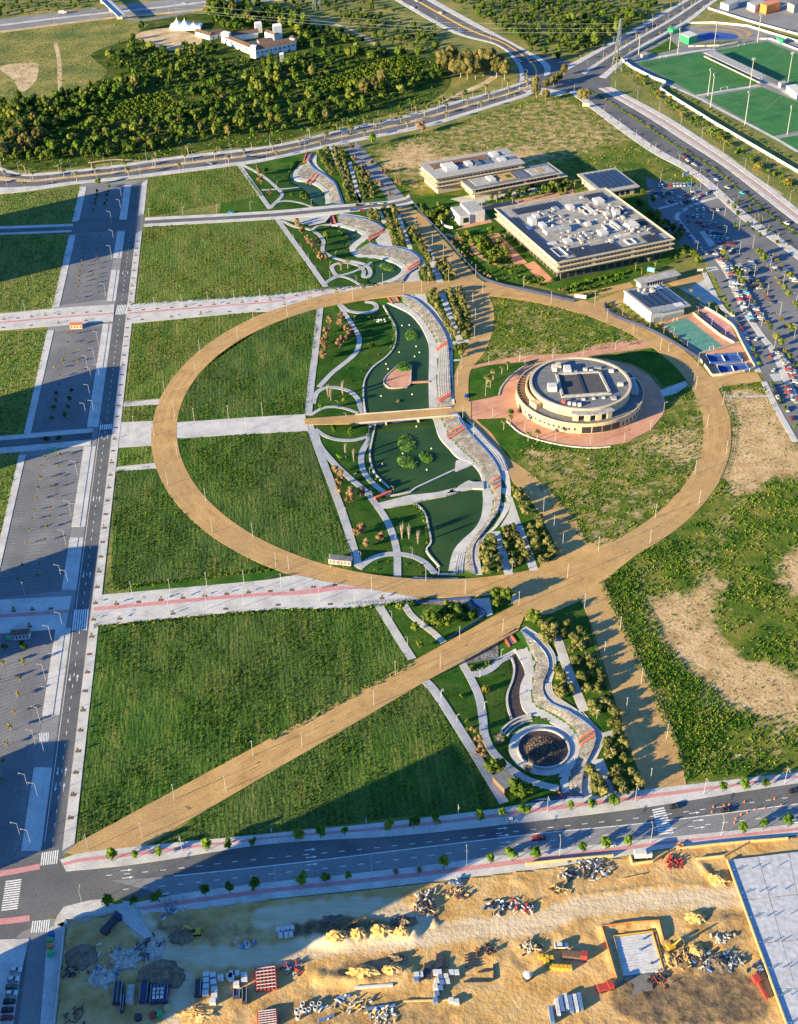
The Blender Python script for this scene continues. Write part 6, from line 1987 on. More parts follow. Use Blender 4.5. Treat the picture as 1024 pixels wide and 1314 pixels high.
q_ = np.vstack([tg('V','840,190 880,220 900,240 940,250 960,270 990,280 860,130 850,110 1000,300 880,200 780,150 920,270'),tg('f','470,180 485,200 430,90 520,210 545,230 560,260 590,300 560,340 600,310 620,330 640,350 575,330')])
for k,p_ in enumerate(q_):
 plant(random.choice(['dark_tree','park_tree','street_tree']),p_,random.uniform(.9,1.4),f'{nth(k)} tree between campus building and car parks','trees behind the campus',name='campus_tree')
q_ = np.vstack([resample(tg('f','300,520 400,570 520,610'),8),resample(tg('Y','20,275 70,260 130,300 210,350 280,385 380,430 470,500 540,570'),14),resample(tg('Y','570,320 680,410 790,490'),12)])
for k,p_ in enumerate(q_):
 plant(random.choice(['shrub','yellow_bush','bright_shrub']),p_,random.uniform(.7,1.1),f'{nth(k)} shrub along the fence of the courts','shrubs by the courts',parts=False,cat='shrub',name='fence_shrub')
for k,p_ in enumerate(tg('B','75,140 135,185 170,235 215,290 300,370 270,220 350,290 250,310 60,60 380,300 190,160')):
 plant('brown_tree',p_,random.uniform(1.1,1.5),f'{nth(k)} russet tree along the grey alley beside the campus','trees of the grey alley')
# ---- right-hand car park
q_ = tg('K','285,95 335,165 368,205 258,50 388,80 515,45 545,95 610,55 640,85 675,125 700,170 735,205 770,260 635,210 655,245 690,290 722,335 757,378 782,420 642,460 675,500 712,545 742,590 632,635 668,680 700,725 395,250 425,290 450,335 482,378 512,425 542,475 572,525 500,228 522,258 552,305 572,120 602,165')
for k,p_ in enumerate(q_):
 plant(random.choice(['young_tree','yellow_bush','park_tree']),p_,random.uniform(.8,1.2),f'{nth(k)} small tree among the cars of the big car park','trees of the big car park',parts=False,name='car_park_tree')
q_ = np.vstack([tg('Z','520,460 555,500 590,545 575,630 668,620 700,655 740,695 595,460 670,525 740,600 805,670 875,745'),tg('K','600,580 728,775 765,835 285,75 340,150')])
for k,p_ in enumerate(q_):
 plant('dark_tree',p_,random.uniform(.7,1.1),f'{nth(k)} dark round tree along the boulevard car park','dark car park trees')
q_ = np.vstack([tg('Z','600,415 675,495 742,550 815,628 950,780 880,700 770,580')])
for k,p_ in enumerate(q_):
 plant('palm_tree',p_,.55,f'{nth(k)} low golden palm on the boulevard pavement','boulevard palms')
q_ = tg('K','275,375 300,420 330,465 470,720 495,775 520,825 690,1150 765,1265 605,975 665,1080 200,245 220,285')
for k,p_ in enumerate(q_):
 plant('street_tree',p_,random.uniform(.7,1.0),f'{nth(k)} green street tree along the car park lane','trees of the car park lane')
for k,p_ in enumerate(tg('K','90,385 160,420 215,455 282,505 35,330')):
 plant('palm_tree',p_,.75,f'{nth(k)} palm behind the red court wall','palms behind the courts')
# ---- avenue palms
k = 0
for (f_,st) in ((.08,26),(.47,24),(.9,40)):
 L_ = NAa * (1 - f_) + NAb * f_
 for p_ in along(L_,st,10):
  plant('palm_tree',p_,random.uniform(.7,1.25),f'{nth(k)} palm from the west end of the north avenue','palms of the north avenue',parts=False)
  k += 1
k = 0
for f_ in (.08,.5,.93):
 L_ = URA * (1 - f_) + URB * f_
 for p_ in along(L_,22,30):
  plant('palm_tree',p_,random.uniform(.6,.9),f'{nth(k)} palm beside the road above the sports ground','palms of the upper road',parts=False)
  k += 1
L_ = EBA * .92 + EBB * .08
for k,p_ in enumerate(along(L_,14,20)[:24]):
 plant('young_tree',p_,random.uniform(.9,1.3),f'{nth(k)} small yellowish tree along the boulevard pavement','boulevard saplings',parts=False)
L_ = EBA * .52 + EBB * .48
q_ = along(L_,2.6,14)[:120]
for k,p_ in enumerate(q_):
 plant(random.choice(['shrub','yellow_bush']),p_ + rng.normal(0,.3,2),random.uniform(.5,.8),f'{nth(k)} clipped shrub of the boulevard median hedge' if k < 99 else 'one of the farthest clipped shrubs of the boulevard median','boulevard median hedge',parts=False,cat='shrub',name='median_shrub')
q_ = resample(tg('c','420,300 560,420 700,510 860,620 1000,715'),60) + rng.normal(0,3.5,(60,2))
for k,p_ in enumerate(q_):
 plant(random.choice(['shrub','bright_shrub','shrub','yellow_bush']),p_,random.uniform(1.0,2.6),f'{nth(k)} wild bush in the ditch below the sports ground wall','bushes below the sports ground wall',parts=False,cat='bush',name='ditch_bush')
q_ = resample(tg('c','540,345 700,430 860,535 1024,620'),50) + rng.normal(0,1.5,(50,2))
for k,p_ in enumerate(q_):
 plant('shrub',p_,random.uniform(.7,1.3),f'{nth(k)} low bush inside the sports ground wall','bushes inside the sports ground wall',parts=False,cat='bush',name='wall_bush')
# ---- eucalyptus groups
for k,p_ in enumerate(tg('b','665,262 690,275 712,285 735,292 760,300 790,298 820,285 845,280 870,292 700,250 760,265 810,262 900,300 880,270')):
 plant('eucalyptus',p_,random.uniform(.85,1.25),f'{nth(k)} tall pale eucalyptus of the grove by the junction','eucalyptus grove')
for k,p_ in enumerate(tg('b','375,365 410,360 440,330')):
 plant('eucalyptus',p_,.85,f'{nth(k)} russet eucalyptus standing in the middle of the wood','eucalypts in the wood')
for k,p_ in enumerate(tg('c','25,375 60,385 90,330 20,335 110,320 215,390 195,385 330,250 60,345 130,290')):
 plant('eucalyptus',p_,random.uniform(.5,.7),f'{nth(k)} smaller eucalyptus beside the big junction','eucalypts by the junction')
for k,p_ in enumerate(tg('a','15,600 40,590 70,580 95,565 20,560 60,545 100,540 5,530 120,575 150,540 130,470 90,500')):
 plant('eucalyptus',p_,random.uniform(.55,.85),f'{nth(k)} greyish eucalyptus at the west end of the wood','eucalypts at the west end')
plant('street_tree',tg('b','405,545')[0],2.2,'single bright green round tree at the end of the avenue')
plant('brown_tree',tg('b','588,498')[0],2.4,'single russet bush beside the north avenue verge')
# ---- woods and orchards
ORCH = [('in the orchard rows',tg('a','190,500 300,470 420,400 600,345 690,400 560,440 400,460 240,510')),('in the second orchard',tg('b','100,330 230,300 400,240 520,215 600,240 560,280 440,310 250,345'))]
woods = []
for (s_,n_,md,lo_,hi_) in (('a: 0,400 100,385 190,390 240,370 330,340 480,300 560,340 420,400 300,460 190,490 60,560 0,620',150,6.0,.7,1.25),
                              ('a: 60,600 190,520 400,470 560,450 700,410 1024,330 1024,500 800,520 640,560 430,590 200,610',230,6.2,.5,1.2),
                              ('a: 380,260 430,200 450,120 540,95 520,150 640,200 800,170 840,230 1024,230 1024,340 700,390 600,340 480,290',150,7.0,.5,1.2),
                              ('b: 0,230 120,220 240,200 340,170 480,190 640,230 600,260 500,300 420,420 330,430 200,470 0,520',230,6.2,.5,1.2),
                              ('b: 430,330 600,270 660,250 660,300 560,340 480,370',50,6,.6,1.0),
                              ('X: 380,60 470,20 650,40 900,90 1000,160 960,230 900,170 700,150 600,190 500,180 430,130',110,6.0,.8,1.4),
                              ('b: 0,60 120,90 240,110 330,140 420,180 330,165 130,190 120,100',60,7,.7,1.2),
                              ('b: 250,40 420,70 640,120 660,200 520,180 420,150 330,110',120,7,.45,.9),
                              ('b: 700,10 1024,0 1024,190 900,120 790,60',150,7,.45,.9),
                              ('c: 0,0 440,0 330,130 200,200 120,230 0,200',190,8,.5,1.0),
                              ('c: 110,100 250,80 420,20 500,30 330,140 180,210 120,180',50,7,.8,1.3),
                              ('b: 20,10 400,0 500,50 420,70 250,40 100,60',70,9,.4,.8),
                              ('a: 0,0 360,0 300,30 0,65',110,9,.4,.7),
                              ('b: 200,480 400,440 640,370 760,350 640,410 430,470 220,515',60,6,.35,.6)):
 q_ = scatter_in(tg('a',s_),n_,md)
 for p_ in q_:
  woods.append((p_[0],p_[1],random.uniform(lo_,hi_)))
HAC = [tg('X','480,270 690,360 940,310 940,240 800,200 690,190 500,230'),tg('X','320,225 430,248 510,230 470,190 330,190'),tg('X','190,190 380,180 370,140 250,95 200,140'),FIELD_NW * 1.0,tg('a','505,130 640,105 750,140 740,170 640,190 560,165')]
wp = np.array([(x,y) for x,y,s in woods])
keep = np.ones(len(wp),bool)
for h_ in HAC:
 keep &= ~inside(wp,h_)
for (nm,o_) in ORCH:
 keep &= ~inside(wp,o_)
woods = [w_ for w_,k_ in zip(woods,keep) if k_]
woods.sort(key=lambda w_: math.hypot(w_[0],w_[1]) / w_[2] ** .7)
for i_,(x,y,s) in enumerate(woods[:300]):
 kd = random.choices(['evergreen_tree','woodland_tree','euca','green'],[.38,.42,.08,.12])[0]
 kd,s2,lb = {'evergreen_tree': ('evergreen_tree',s,'dark leafy tree of the dense wood above the north avenue'),'woodland_tree': ('woodland_tree',s,'mid-green leafy tree of the dense wood above the north avenue'),
                  'euca': ('eucalyptus',s * .45,'russet-crowned tree standing out of the dense wood'),'green': ('street_tree',s * 2.0,'bright green tree of the dense wood above the north avenue')}[kd]
 zone = 'at the west end' if x < -230 else ('below the meadow' if x < -120 else ('in front of the hacienda' if x < 0 else ('above the park' if x < 110 else 'towards the eucalyptus grove')))
 zone += ', front rank' if y < 1010 + .12 * x else ', deep in the wood'
 lb = {'dark': 'dark leafy tree','mid-': 'mid-green leafy tree','russ': 'russet-crowned tree','brig': 'bright green tree'}[lb[:4]] + ' of the dense wood ' + zone
 plant(kd,(x,y),s2,lb,'trees of the dense wood',parts=False,name='woodland_tree',z=0.0,sz=random.uniform(.8,1.25))
def merged(name,items,label,cat,kinds,leafs):
 """far trees that read as one mass: one mesh"""
 VV,FF,MI,n0 = [],[],[],0
 src = []
 for kd in kinds:
  for (tm,cm,jm) in TREES[kd]:
   v = np.empty(len(cm.vertices) * 3,np.float32)
   cm.vertices.foreach_get('co',v)
   f = np.empty(len(cm.loops),np.int32)
   cm.loops.foreach_get('vertex_index',f)
   src.append((v.reshape(-1,3),f.reshape(-1,3),leafs[kinds.index(kd)]))
 for (x,y,s) in items:
  v,f,mi = src[random.randrange(len(src))]
  a = random.uniform(0,6.28)
  c_,s_ = math.cos(a),math.sin(a)
  w = np.stack([v[:,0] * c_ - v[:,1] * s_,v[:,0] * s_ + v[:,1] * c_,v[:,2]],1) * s + np.array([x,y,0])
  VV.append(w)
  FF.append(f + n0)
  MI.append(np.full(len(f),mi))
  n0 += len(w)
 if not VV:
  return
 mats_ = ['leaf_mid','leaf_dark','leaf_orchard']
 me = fast_mesh(name,np.vstack(VV),np.vstack(FF),mats_,np.concatenate(MI))
 tag(link(bpy.data.objects.new(name,me)),label,cat,kind='stuff')
merged('far_wood',woods[300:],'far wood and scrub reading as one mass of trees','wood',['woodland_tree','evergreen_tree','orchard_tree'],[0,1,2])
oi_ = 0
for (nm,o_) in ORCH:
 lo,hi = o_.min(0),o_.max(0)
 a = math.radians(28)
 e1,e2 = np.array([math.cos(a),math.sin(a)]),np.array([-math.sin(a),math.cos(a)])
 pts_ = [(u * e1 + v * e2 + o_.mean(0)) for u in np.arange(-140,140,4.6) for v in np.arange(-140,140,6.2)]
 pts_ = np.array(pts_)
 pts_ = pts_[inside(pts_,o_)]
 for p_ in pts_[:150]:
  plant('orchard_tree',p_ + rng.normal(0,.4,2),random.uniform(.9,1.3),f'low yellow-green orchard tree {nm}','orchard trees ' + nm,parts=False,z=0.0)
 merged('orchard',[(p_[0],p_[1],random.uniform(.9,1.3)) for p_ in pts_[150:]],'rest of the ' + nm.replace('in the ','') + ' trees reading as rows','orchard',['orchard_tree'],[2])
# ================================================================== grass and weeds (uncountable)
def tufts(name,polys,dens,size,mts,holes=(),rows=None,zf=None,label='',cat='grass',lean=.35,seed=5,nb=3,patch=None,wmul=1.0):
 g = np.random.default_rng(seed)
 P_ = []
 for poly in polys:
  q = np.asarray(poly,float)
  x,y = q[:,0],q[:,1]
  ar = abs(np.dot(x,np.roll(y,-1)) - np.dot(y,np.roll(x,-1))) / 2
  n = int(ar * dens)
  lo,hi = q.min(0),q.max(0)
  c = g.uniform(lo,hi,(int(n * (hi - lo).prod() / max(ar,1)) + 10,2))
  c = c[inside(c,q)]
  if rows:
   # thin out between drill rows
   v = c @ sn
   ph = np.cos(v * 2 * np.pi / rows + .8 * np.sin(c @ sd * .05))
   c = c[g.random(len(c)) < .45 + .55 * (ph > 0)]
  if patch:
   ph = sum(np.sin(c[:,0] * a + b) * np.sin(c[:,1] * a * 1.3 + b * 2) for a,b in ((.05,1),(.11,2.3),(.21,.7),(.37,3.1)))
   c = c[ph + g.normal(0,.3,len(c)) > patch]
  P_.append(c)
 c = np.vstack(P_)
 for h_ in holes:
  c = c[~inside(c,h_)]
 n = len(c)
 z = Hf(c[:,0],c[:,1]) if zf else np.zeros(n)
 s = g.uniform(.6,1.3,n) * size
 tone = None
 if rows:
  # stand height and ripeness drift across the field, with sprayer tracks and thin spots
  u_,v_ = c @ sd,c @ sn
  big_ = sum(np.sin(u_ * a + b * 1.7) * np.sin(v_ * a * 1.2 + b) for a,b in ((.031,1.0),(.067,2.1),(.13,.4),(.29,3.3)))
  s *= np.clip(1.0 + .28 * big_ + .25 * np.cos(v_ * 2 * np.pi / rows),.35,1.7)
  tr_ = np.abs((v_ + 2 * np.sin(u_ * .02)) % 27 - 13.5)
  s = np.where((tr_ > .9) & (tr_ < 1.7),s * .25,s)
  tone = big_ + g.normal(0,.55,n)
 V = np.empty((n,nb,3,3),np.float32)
 for b in range(nb):
  an = g.uniform(0,2 * np.pi,n)
  ox,oy = g.normal(0,.35,n) * size,g.normal(0,.35,n) * size
  w = s * g.uniform(.35,.6,n) * wmul
  h = s * g.uniform(.6,1.1,n)
  bx,by = c[:,0] + ox,c[:,1] + oy
  V[:,b,0] = np.stack([bx - np.cos(an) * w,by - np.sin(an) * w,z + .0],1)
  V[:,b,1] = np.stack([bx + np.cos(an) * w,by + np.sin(an) * w,z + .0],1)
  V[:,b,2] = np.stack([bx + g.normal(0,lean,n) * h,by + g.normal(0,lean,n) * h,z + h],1)
 v = V.reshape(-1,3)
 f = np.arange(len(v)).reshape(-1,3)
 mi = np.repeat(g.integers(0,len(mts),n) if tone is None else np.clip(((tone + 1.2) / 2.4 * len(mts)).astype(int),0,len(mts) - 1),nb)
 me = fast_mesh(name,v,f,mts,mi)
 o = link(bpy.data.objects.new(name,me))
 tag(o,label,cat,kind='stuff')
 return o
def grassmat(name,c0,c1,c2,sc,stretch=(1,.3,1)):
 mat(name,[c0,c1,c2],scale=sc,stretch=stretch,rot=-(STREET_DIR - math.pi / 2),fine=.25,fscale=.6,rough=1.0,spec=.02,big=(0.014,tuple(x * 1.3 for x in c2),.4))
grassmat('blade_a',(.015,.056,.005),(.031,.084,.007),(.058,.108,.011),.12)
grassmat('blade_b',(.025,.068,.006),(.050,.098,.009),(.092,.124,.016),.09)
grassmat('blade_c',(.040,.080,.008),(.076,.112,.012),(.13,.14,.022),.09)
mat('weed_a',[(.030,.080,.008),(.065,.140,.013),(.14,.19,.022)],scale=.07,fine=.3,fscale=.7,rough=1.0,spec=.05)
mat('weed_b',[(.06,.115,.012),(.13,.17,.02),(.23,.22,.035)],scale=.05,fine=.3,fscale=.7,rough=1.0,spec=.05)
mat('weed_dry',[(.18,.15,.06),(.30,.23,.11)],scale=.06,fine=.3,fscale=.7,rough=.9)
NOGRASS = [RING_O_ for RING_O_ in ()]
def field_grass(keys,dens,size,mts,label,seed):
 o = tufts('field_grass',[FIELDS[k] for k in keys],dens,size,mts,rows=2.6,label=label,seed=seed,wmul=.8)
 v = np.empty(len(o.data.vertices) * 3,np.float32)
 o.data.vertices.foreach_get('co',v)
 mi = np.empty(len(o.data.polygons),np.int32)
 o.data.polygons.foreach_get('material_index',mi)
 v = v.reshape(-1,3,3)
 c = v[:,:,:2].mean(1)
 bad = inside(c,RING_O) & ~inside(c,RING_I)
 for q_ in (DIAG,np.vstack([PR1_R[0],PR1_R[1][::-1]]),np.vstack([PR2_R[0],PR2_R[1][::-1]])):
  bad |= inside(c,q_)
 v,mi = v[~bad],mi[~bad]
 bpy.data.objects.remove(o)
 tag(link(bpy.data.objects.new('field_grass',fast_mesh('field_grass',v.reshape(-1,3),np.arange(len(v) * 3).reshape(-1,3),mts,mi))),label,'grass',kind='stuff')
field_grass(('south','triangle','inner_south','inner_north','west','nib_a','nib_b'),2.0,.42,['blade_a','blade_a','blade_b','blade_b'],'tall dark green grass of the southern fields',6)
field_grass(('north','second','third'),1.6,.42,['blade_b','blade_b','blade_c','blade_c'],'tall yellowish grass of the northern fields',7)
tufts('rough_grass',[FIELDS[k] for k in ('far_a','far_b','far_c','far_d')],.25,.7,['blade_a','blade_b','weed_dry'],label='rough grass on the fields beyond the car parks',seed=8)
WI = WILD_IN[inside(WILD_IN,RING_O * 1.0)] if False else WILD_IN
def scrub_on_cover(name,poly,cov,dens,size,mts,label,seed,lo=-.2,hi=.45,nb=4):
 o = tufts(name,[poly],dens,size,mts,holes=[RING_O],label=label,seed=seed,nb=nb)
 v = np.empty(len(o.data.vertices) * 3,np.float32)
 o.data.vertices.foreach_get('co',v)
 mi = np.empty(len(o.data.polygons),np.int32)
 o.data.polygons.foreach_get('material_index',mi)
 v = v.reshape(-1,nb,3,3)
 mi = mi.reshape(-1,nb)
 c = v[:,:,:,:2].mean((1,2))
 xs,ys,B = cov
 b = B[np.clip(((c[:,1] - ys[0]) / (ys[1] - ys[0])).astype(int),0,len(ys) - 1),np.clip(((c[:,0] - xs[0]) / (xs[1] - xs[0])).astype(int),0,len(xs) - 1)]
 g = np.random.default_rng(seed)
 ph = sum(np.sin(c[:,0] * a + d) * np.sin(c[:,1] * a * 1.3 + d * 2) for a,d in ((.05,1),(.11,2.3),(.21,.7),(.37,3.1)))
 ok = (b + g.normal(0,.16,len(b)) < hi) & (ph * .5 + g.normal(0,.3,len(b)) > lo)
 v,mi = v[ok].reshape(-1,3),mi[ok].ravel()
 bpy.data.objects.remove(o)
 tag(link(bpy.data.objects.new(name,fast_mesh(name,v,np.arange(len(v)).reshape(-1,3),mts,mi))),label,'scrub',kind='stuff')
scrub_on_cover('wild_scrub',WILD_E,WE,.42,.85,['weed_a','weed_b','weed_a','weed_a'],'tall weeds and scrub on waste ground east of the sand path',9)
scrub_on_cover('wild_scrub',WILD_E,WE,.12,.6,['weed_b','weed_dry','weed_a'],'thin dry weeds dotting the bare waste ground',10,-.4,2.0,3)
STRIP_G = tg('l','290,135 400,60 440,110 430,170 470,260 540,370 620,470 700,540 800,640 o: 700,40 800,110 600,185 540,0 l: 565,725')
tufts('green_weeds',[STRIP_G],.6,.85,['weed_a','weed_a','blade_b'],label='bright green weed strip beside the south sand path',seed=19)
w_ = tufts('wild_scrub',[WILD_IN,DRY_IN],.35,.75,['weed_a','weed_b','weed_a'],holes=[PLAZA],label='weeds on the rough grass inside the ring',seed=11,patch=-.9)
me = w_.data
v = np.empty(len(me.vertices) * 3,np.float32)
me.vertices.foreach_get('co',v)
v = v.reshape(-1,3,3)
v = v[inside(v[:,:,:2].mean(1),RING_I)]
bpy.data.objects.remove(w_)
tag(link(bpy.data.objects.new('wild_scrub',fast_mesh('wild_scrub',v.reshape(-1,3),np.arange(len(v) * 3).reshape(-1,3),['weed_a','weed_b'],np.random.default_rng(3).integers(0,2,len(v))))),'weeds on the rough grass inside the ring','grass',kind='stuff')
tufts('wild_scrub',[DRY_N],.12,.8,['weed_a','weed_b','weed_dry'],label='scrubby weeds between north avenue and campus',seed=12,holes=[BARE_N,tg('U','0,420 40,140 600,40 1024,180 1024,745 200,700')],patch=-.3)
tufts('wild_scrub',[VERGE],.16,1.0,['weed_a','weed_b'],label='weeds between boulevard and sports ground wall',seed=13,patch=-.4)
tufts('dry_grass',[FIELD_NW],.05,.8,['weed_b','weed_a','weed_dry'],label='dry grass on the big meadow by the highway',seed=14)
tufts('undergrowth',[tg('a','0,400 240,370 480,290 640,200 1024,230 b: 640,230 640,360 400,450 0,540 a: 640,590 130,640 0,610')],.07,1.3,['weed_a','weed_a','weed_b'],label='undergrowth on the floor of the dense wood',seed=15,patch=-.2)
# weeds along the edges of fields
edge = []
for q_ in (PR2_R[1],PR1_R[0],tg('k','20,725 565,430'),tg('j','415,158 1020,85'),tg('l','290,135 565,725')):
 c_ = along(q_,.7)
 edge.append(np.vstack([offset(c_,.2),offset(c_,-2.2)[::-1]]))
tufts('verge_weeds',edge,1.2,.8,['weed_b','weed_a'],label='yellow-flowering weeds along the field edges',seed=16)
# reeds
mat('reed',[(.022,.07,.009),(.05,.12,.014),(.10,.18,.02)],scale=.2,fine=.3,fscale=.8,rough=.7)
def reedbed(line,w,label,seed):
 c_ = spline(tg('C',line,-2.2),2)
 poly = np.vstack([offset(c_,w / 2),offset(c_,-w / 2)[::-1]])
 tufts('reed_bed',[poly],5,1.0,['reed'],zf=True,label=label,cat='reeds',seed=seed,lean=.15)
reedbed('C: 535,115 575,195 605,280 598,345 575,410',2.6,'bright green reeds along the upper lake shore',21)
reedbed('E: 738,545 790,605 815,700 822,800',2.4,'bright green reeds along the lower lake shore',22)
reedbed('E: 462,45 442,170',2.2,'short strip of reeds by the footbridge',23)
reedbed('A: 690,592 745,625 760,660 748,692',2.4,'reeds on the bank of the basin',24)
reedbed('A: 368,215 385,180 402,158',2.4,'reeds at the head of the stream',25)
for k,(s_,lb) in enumerate((('E: 618,120 650,90 690,95 735,150 735,185 690,208 640,200 616,165','largest reed islet in the middle lake'),('E: 605,250 640,228 690,230 750,285 745,310 690,315 630,295','long reed islet in the middle lake'),('E: 755,215 790,205 845,240 840,275 795,280 760,245','smallest reed islet in the middle lake'),
                              ('C: 668,285 710,266 750,300 745,335 700,350 668,330','round bushy islet in the upper lake'),('C: 605,525 640,500 690,500 706,525 690,548 630,550','clipped reed clump on the decked islet'),('B: 240,815 290,808 345,835 335,862 290,858 245,840','yellowish reed islet in the pond above the ring'))):
 poly = spline(tg('C',s_,WZ),1.5,True)
 c_ = poly.mean(0)
 isl = empty('islet',(c_[0],c_[1],WZ),0,lb,'islet')
 zb = 1.0 if 'decked' in lb else 0.0
 q = poly - c_
 n = len(q)
 v = [(*p,zb - .3) for p in q] + [(*(p * .85),zb + .45) for p in q] + [(*(p * .4),zb + .7) for p in q] + [(0,0,zb + .75)]
 f = [(i,(i + 1) % n,n + (i + 1) % n,n + i) for i in range(n)] + [(n + i,n + (i + 1) % n,2 * n + (i + 1) % n,2 * n + i) for i in range(n)] + [(2 * n + i,2 * n + (i + 1) % n,3 * n) for i in range(n)]
 mobj('bank',v,f,'reed',isl,smooth=True)
 g = np.random.default_rng(40 + k)
 pt = scatter_in(poly,260) - c_
 rr_ = np.hypot(pt[:,0],pt[:,1])
 mx_ = np.hypot(q[:,0],q[:,1]).mean()
 V = []
 for (x,y),r0 in zip(pt,rr_):
  z0 = zb + .7 * max(0,1 - (r0 / mx_) ** 2) - .05
  an = g.uniform(0,6.28)
  w = .3
  h = g.uniform(.5,1.1)
  V += [(x - w * math.cos(an),y - w * math.sin(an),z0),(x + w * math.cos(an),y + w * math.sin(an),z0),(x + g.normal(0,.2),y + g.normal(0,.2),z0 + h)]
 rd = link(bpy.data.objects.new('reeds',fast_mesh('reeds',np.array(V),np.arange(len(V)).reshape(-1,3),['reed'])),isl)
 rd['kind'] = 'stuff'
plain('float_cream',(.7,.6,.4))
FLO = MB().cyl((0,0),.55,.45,-.1,.25,8).cyl((0,0),.35,.05,.25,.7,8).mesh('lake_float','float_cream')
for k,p_ in enumerate(tg('C','645,245 693,242 738,382 760,422 728,448 627,420 540,497 553,530 508,708 712,697 E: 838,183 515,285 808,322 740,38 650,215',WZ)):
 o = bpy.data.objects.new('lake_float',FLO)
 COL.objects.link(o)
 o.location = (p_[0],p_[1],WZ)
 tag(o,f'{nth(k)} small cream float from the top of the lakes','float','floats on the lakes')
pile = MB()
for k in range(9):
 a = random.uniform(0,6.28)
 r_ = random.uniform(.3,1.6)
 pile.beam((r_ * math.cos(a),r_ * math.sin(a),0),(r_ * math.cos(a + 2),r_ * math.sin(a + 2),random.uniform(.3,1.0)),.35)
br = pile.build('brushwood_nest','bark')
br.location = (*tg('C','620,745',WZ)[0],WZ)
tag(br,'dark brushwood nest floating in the upper lake','nest')
rk = MB()
for k in range(16):
 x,y,s = random.gauss(0,2.4),random.gauss(0,1.0),random.uniform(.4,.9)
 v = ICO1[0] * s * np.array([random.uniform(.8,1.3),1,.8]) + np.array([x,y,.2])
 rk.add(v,ICO1[1])
ro = rk.build('rock_pile','concrete')
ro.location = (*tg('C','505,198',-1)[0],h1(*tg('C','505,198',-1)[0]))
tag(ro,'pale rock pile on the bank of the upper lake','rocks')
# ================================================================== lamps
plain('lamp_white',(.36,.355,.345),rough=.5)
def lamp_meshes(h,arm,head=.55,r=.11,sun_=1.0):
 pole = MB().cyl((0,0),r,r * .7,0,h,6).mesh('pole','lamp_white')
 hd = MB()
 if arm > 0:
  hd.beam((0,0,h - .05),(arm,0,h + .35),.14)
  hd.box(arm - .1,-.2,h + .25,arm + head,.2,h + .43)
 else:
  hd.cyl((0,0),.32,.32,h,h + .2,8)
 return pole,hd.mesh('lamp_head','lamp_white')
LAMPS = {'tall': lamp_meshes(9.5,1.9),'column': lamp_meshes(8.6,0.0,r=.12),'short': lamp_meshes(4.6,0.7,.4,.1),'mid': lamp_meshes(6.5,1.2)}
def lamp(kind,xy,rz,label,group,z=None):
 pm,hm = LAMPS[kind]
 r = bpy.data.objects.new('lamp_post',None)
 r.empty_display_size = .3
 COL.objects.link(r)
 for m in (pm,hm):
  o = bpy.data.objects.new(m.name.split('.')[0],m)
  COL.objects.link(o)
  o.parent = r
 r.location = (xy[0],xy[1],h1(*xy) if z is None else z)
 r.rotation_euler = (0,0,rz)
 tag(r,label,'lamp post',group)
n_ = 42
for k in range(n_):
 a = 2 * math.pi * (k + .35) / n_
 c_ = RING_I[int(k * len(RING_I) / n_)] * (.88 if k % 2 else .12) + RING_O[int(k * len(RING_O) / n_)] * (.12 if k % 2 else .88)
 lamp('column',c_,0,f'{nth(k)} pale lamp column going round the sand ring','lamp columns of the sand ring',.15)
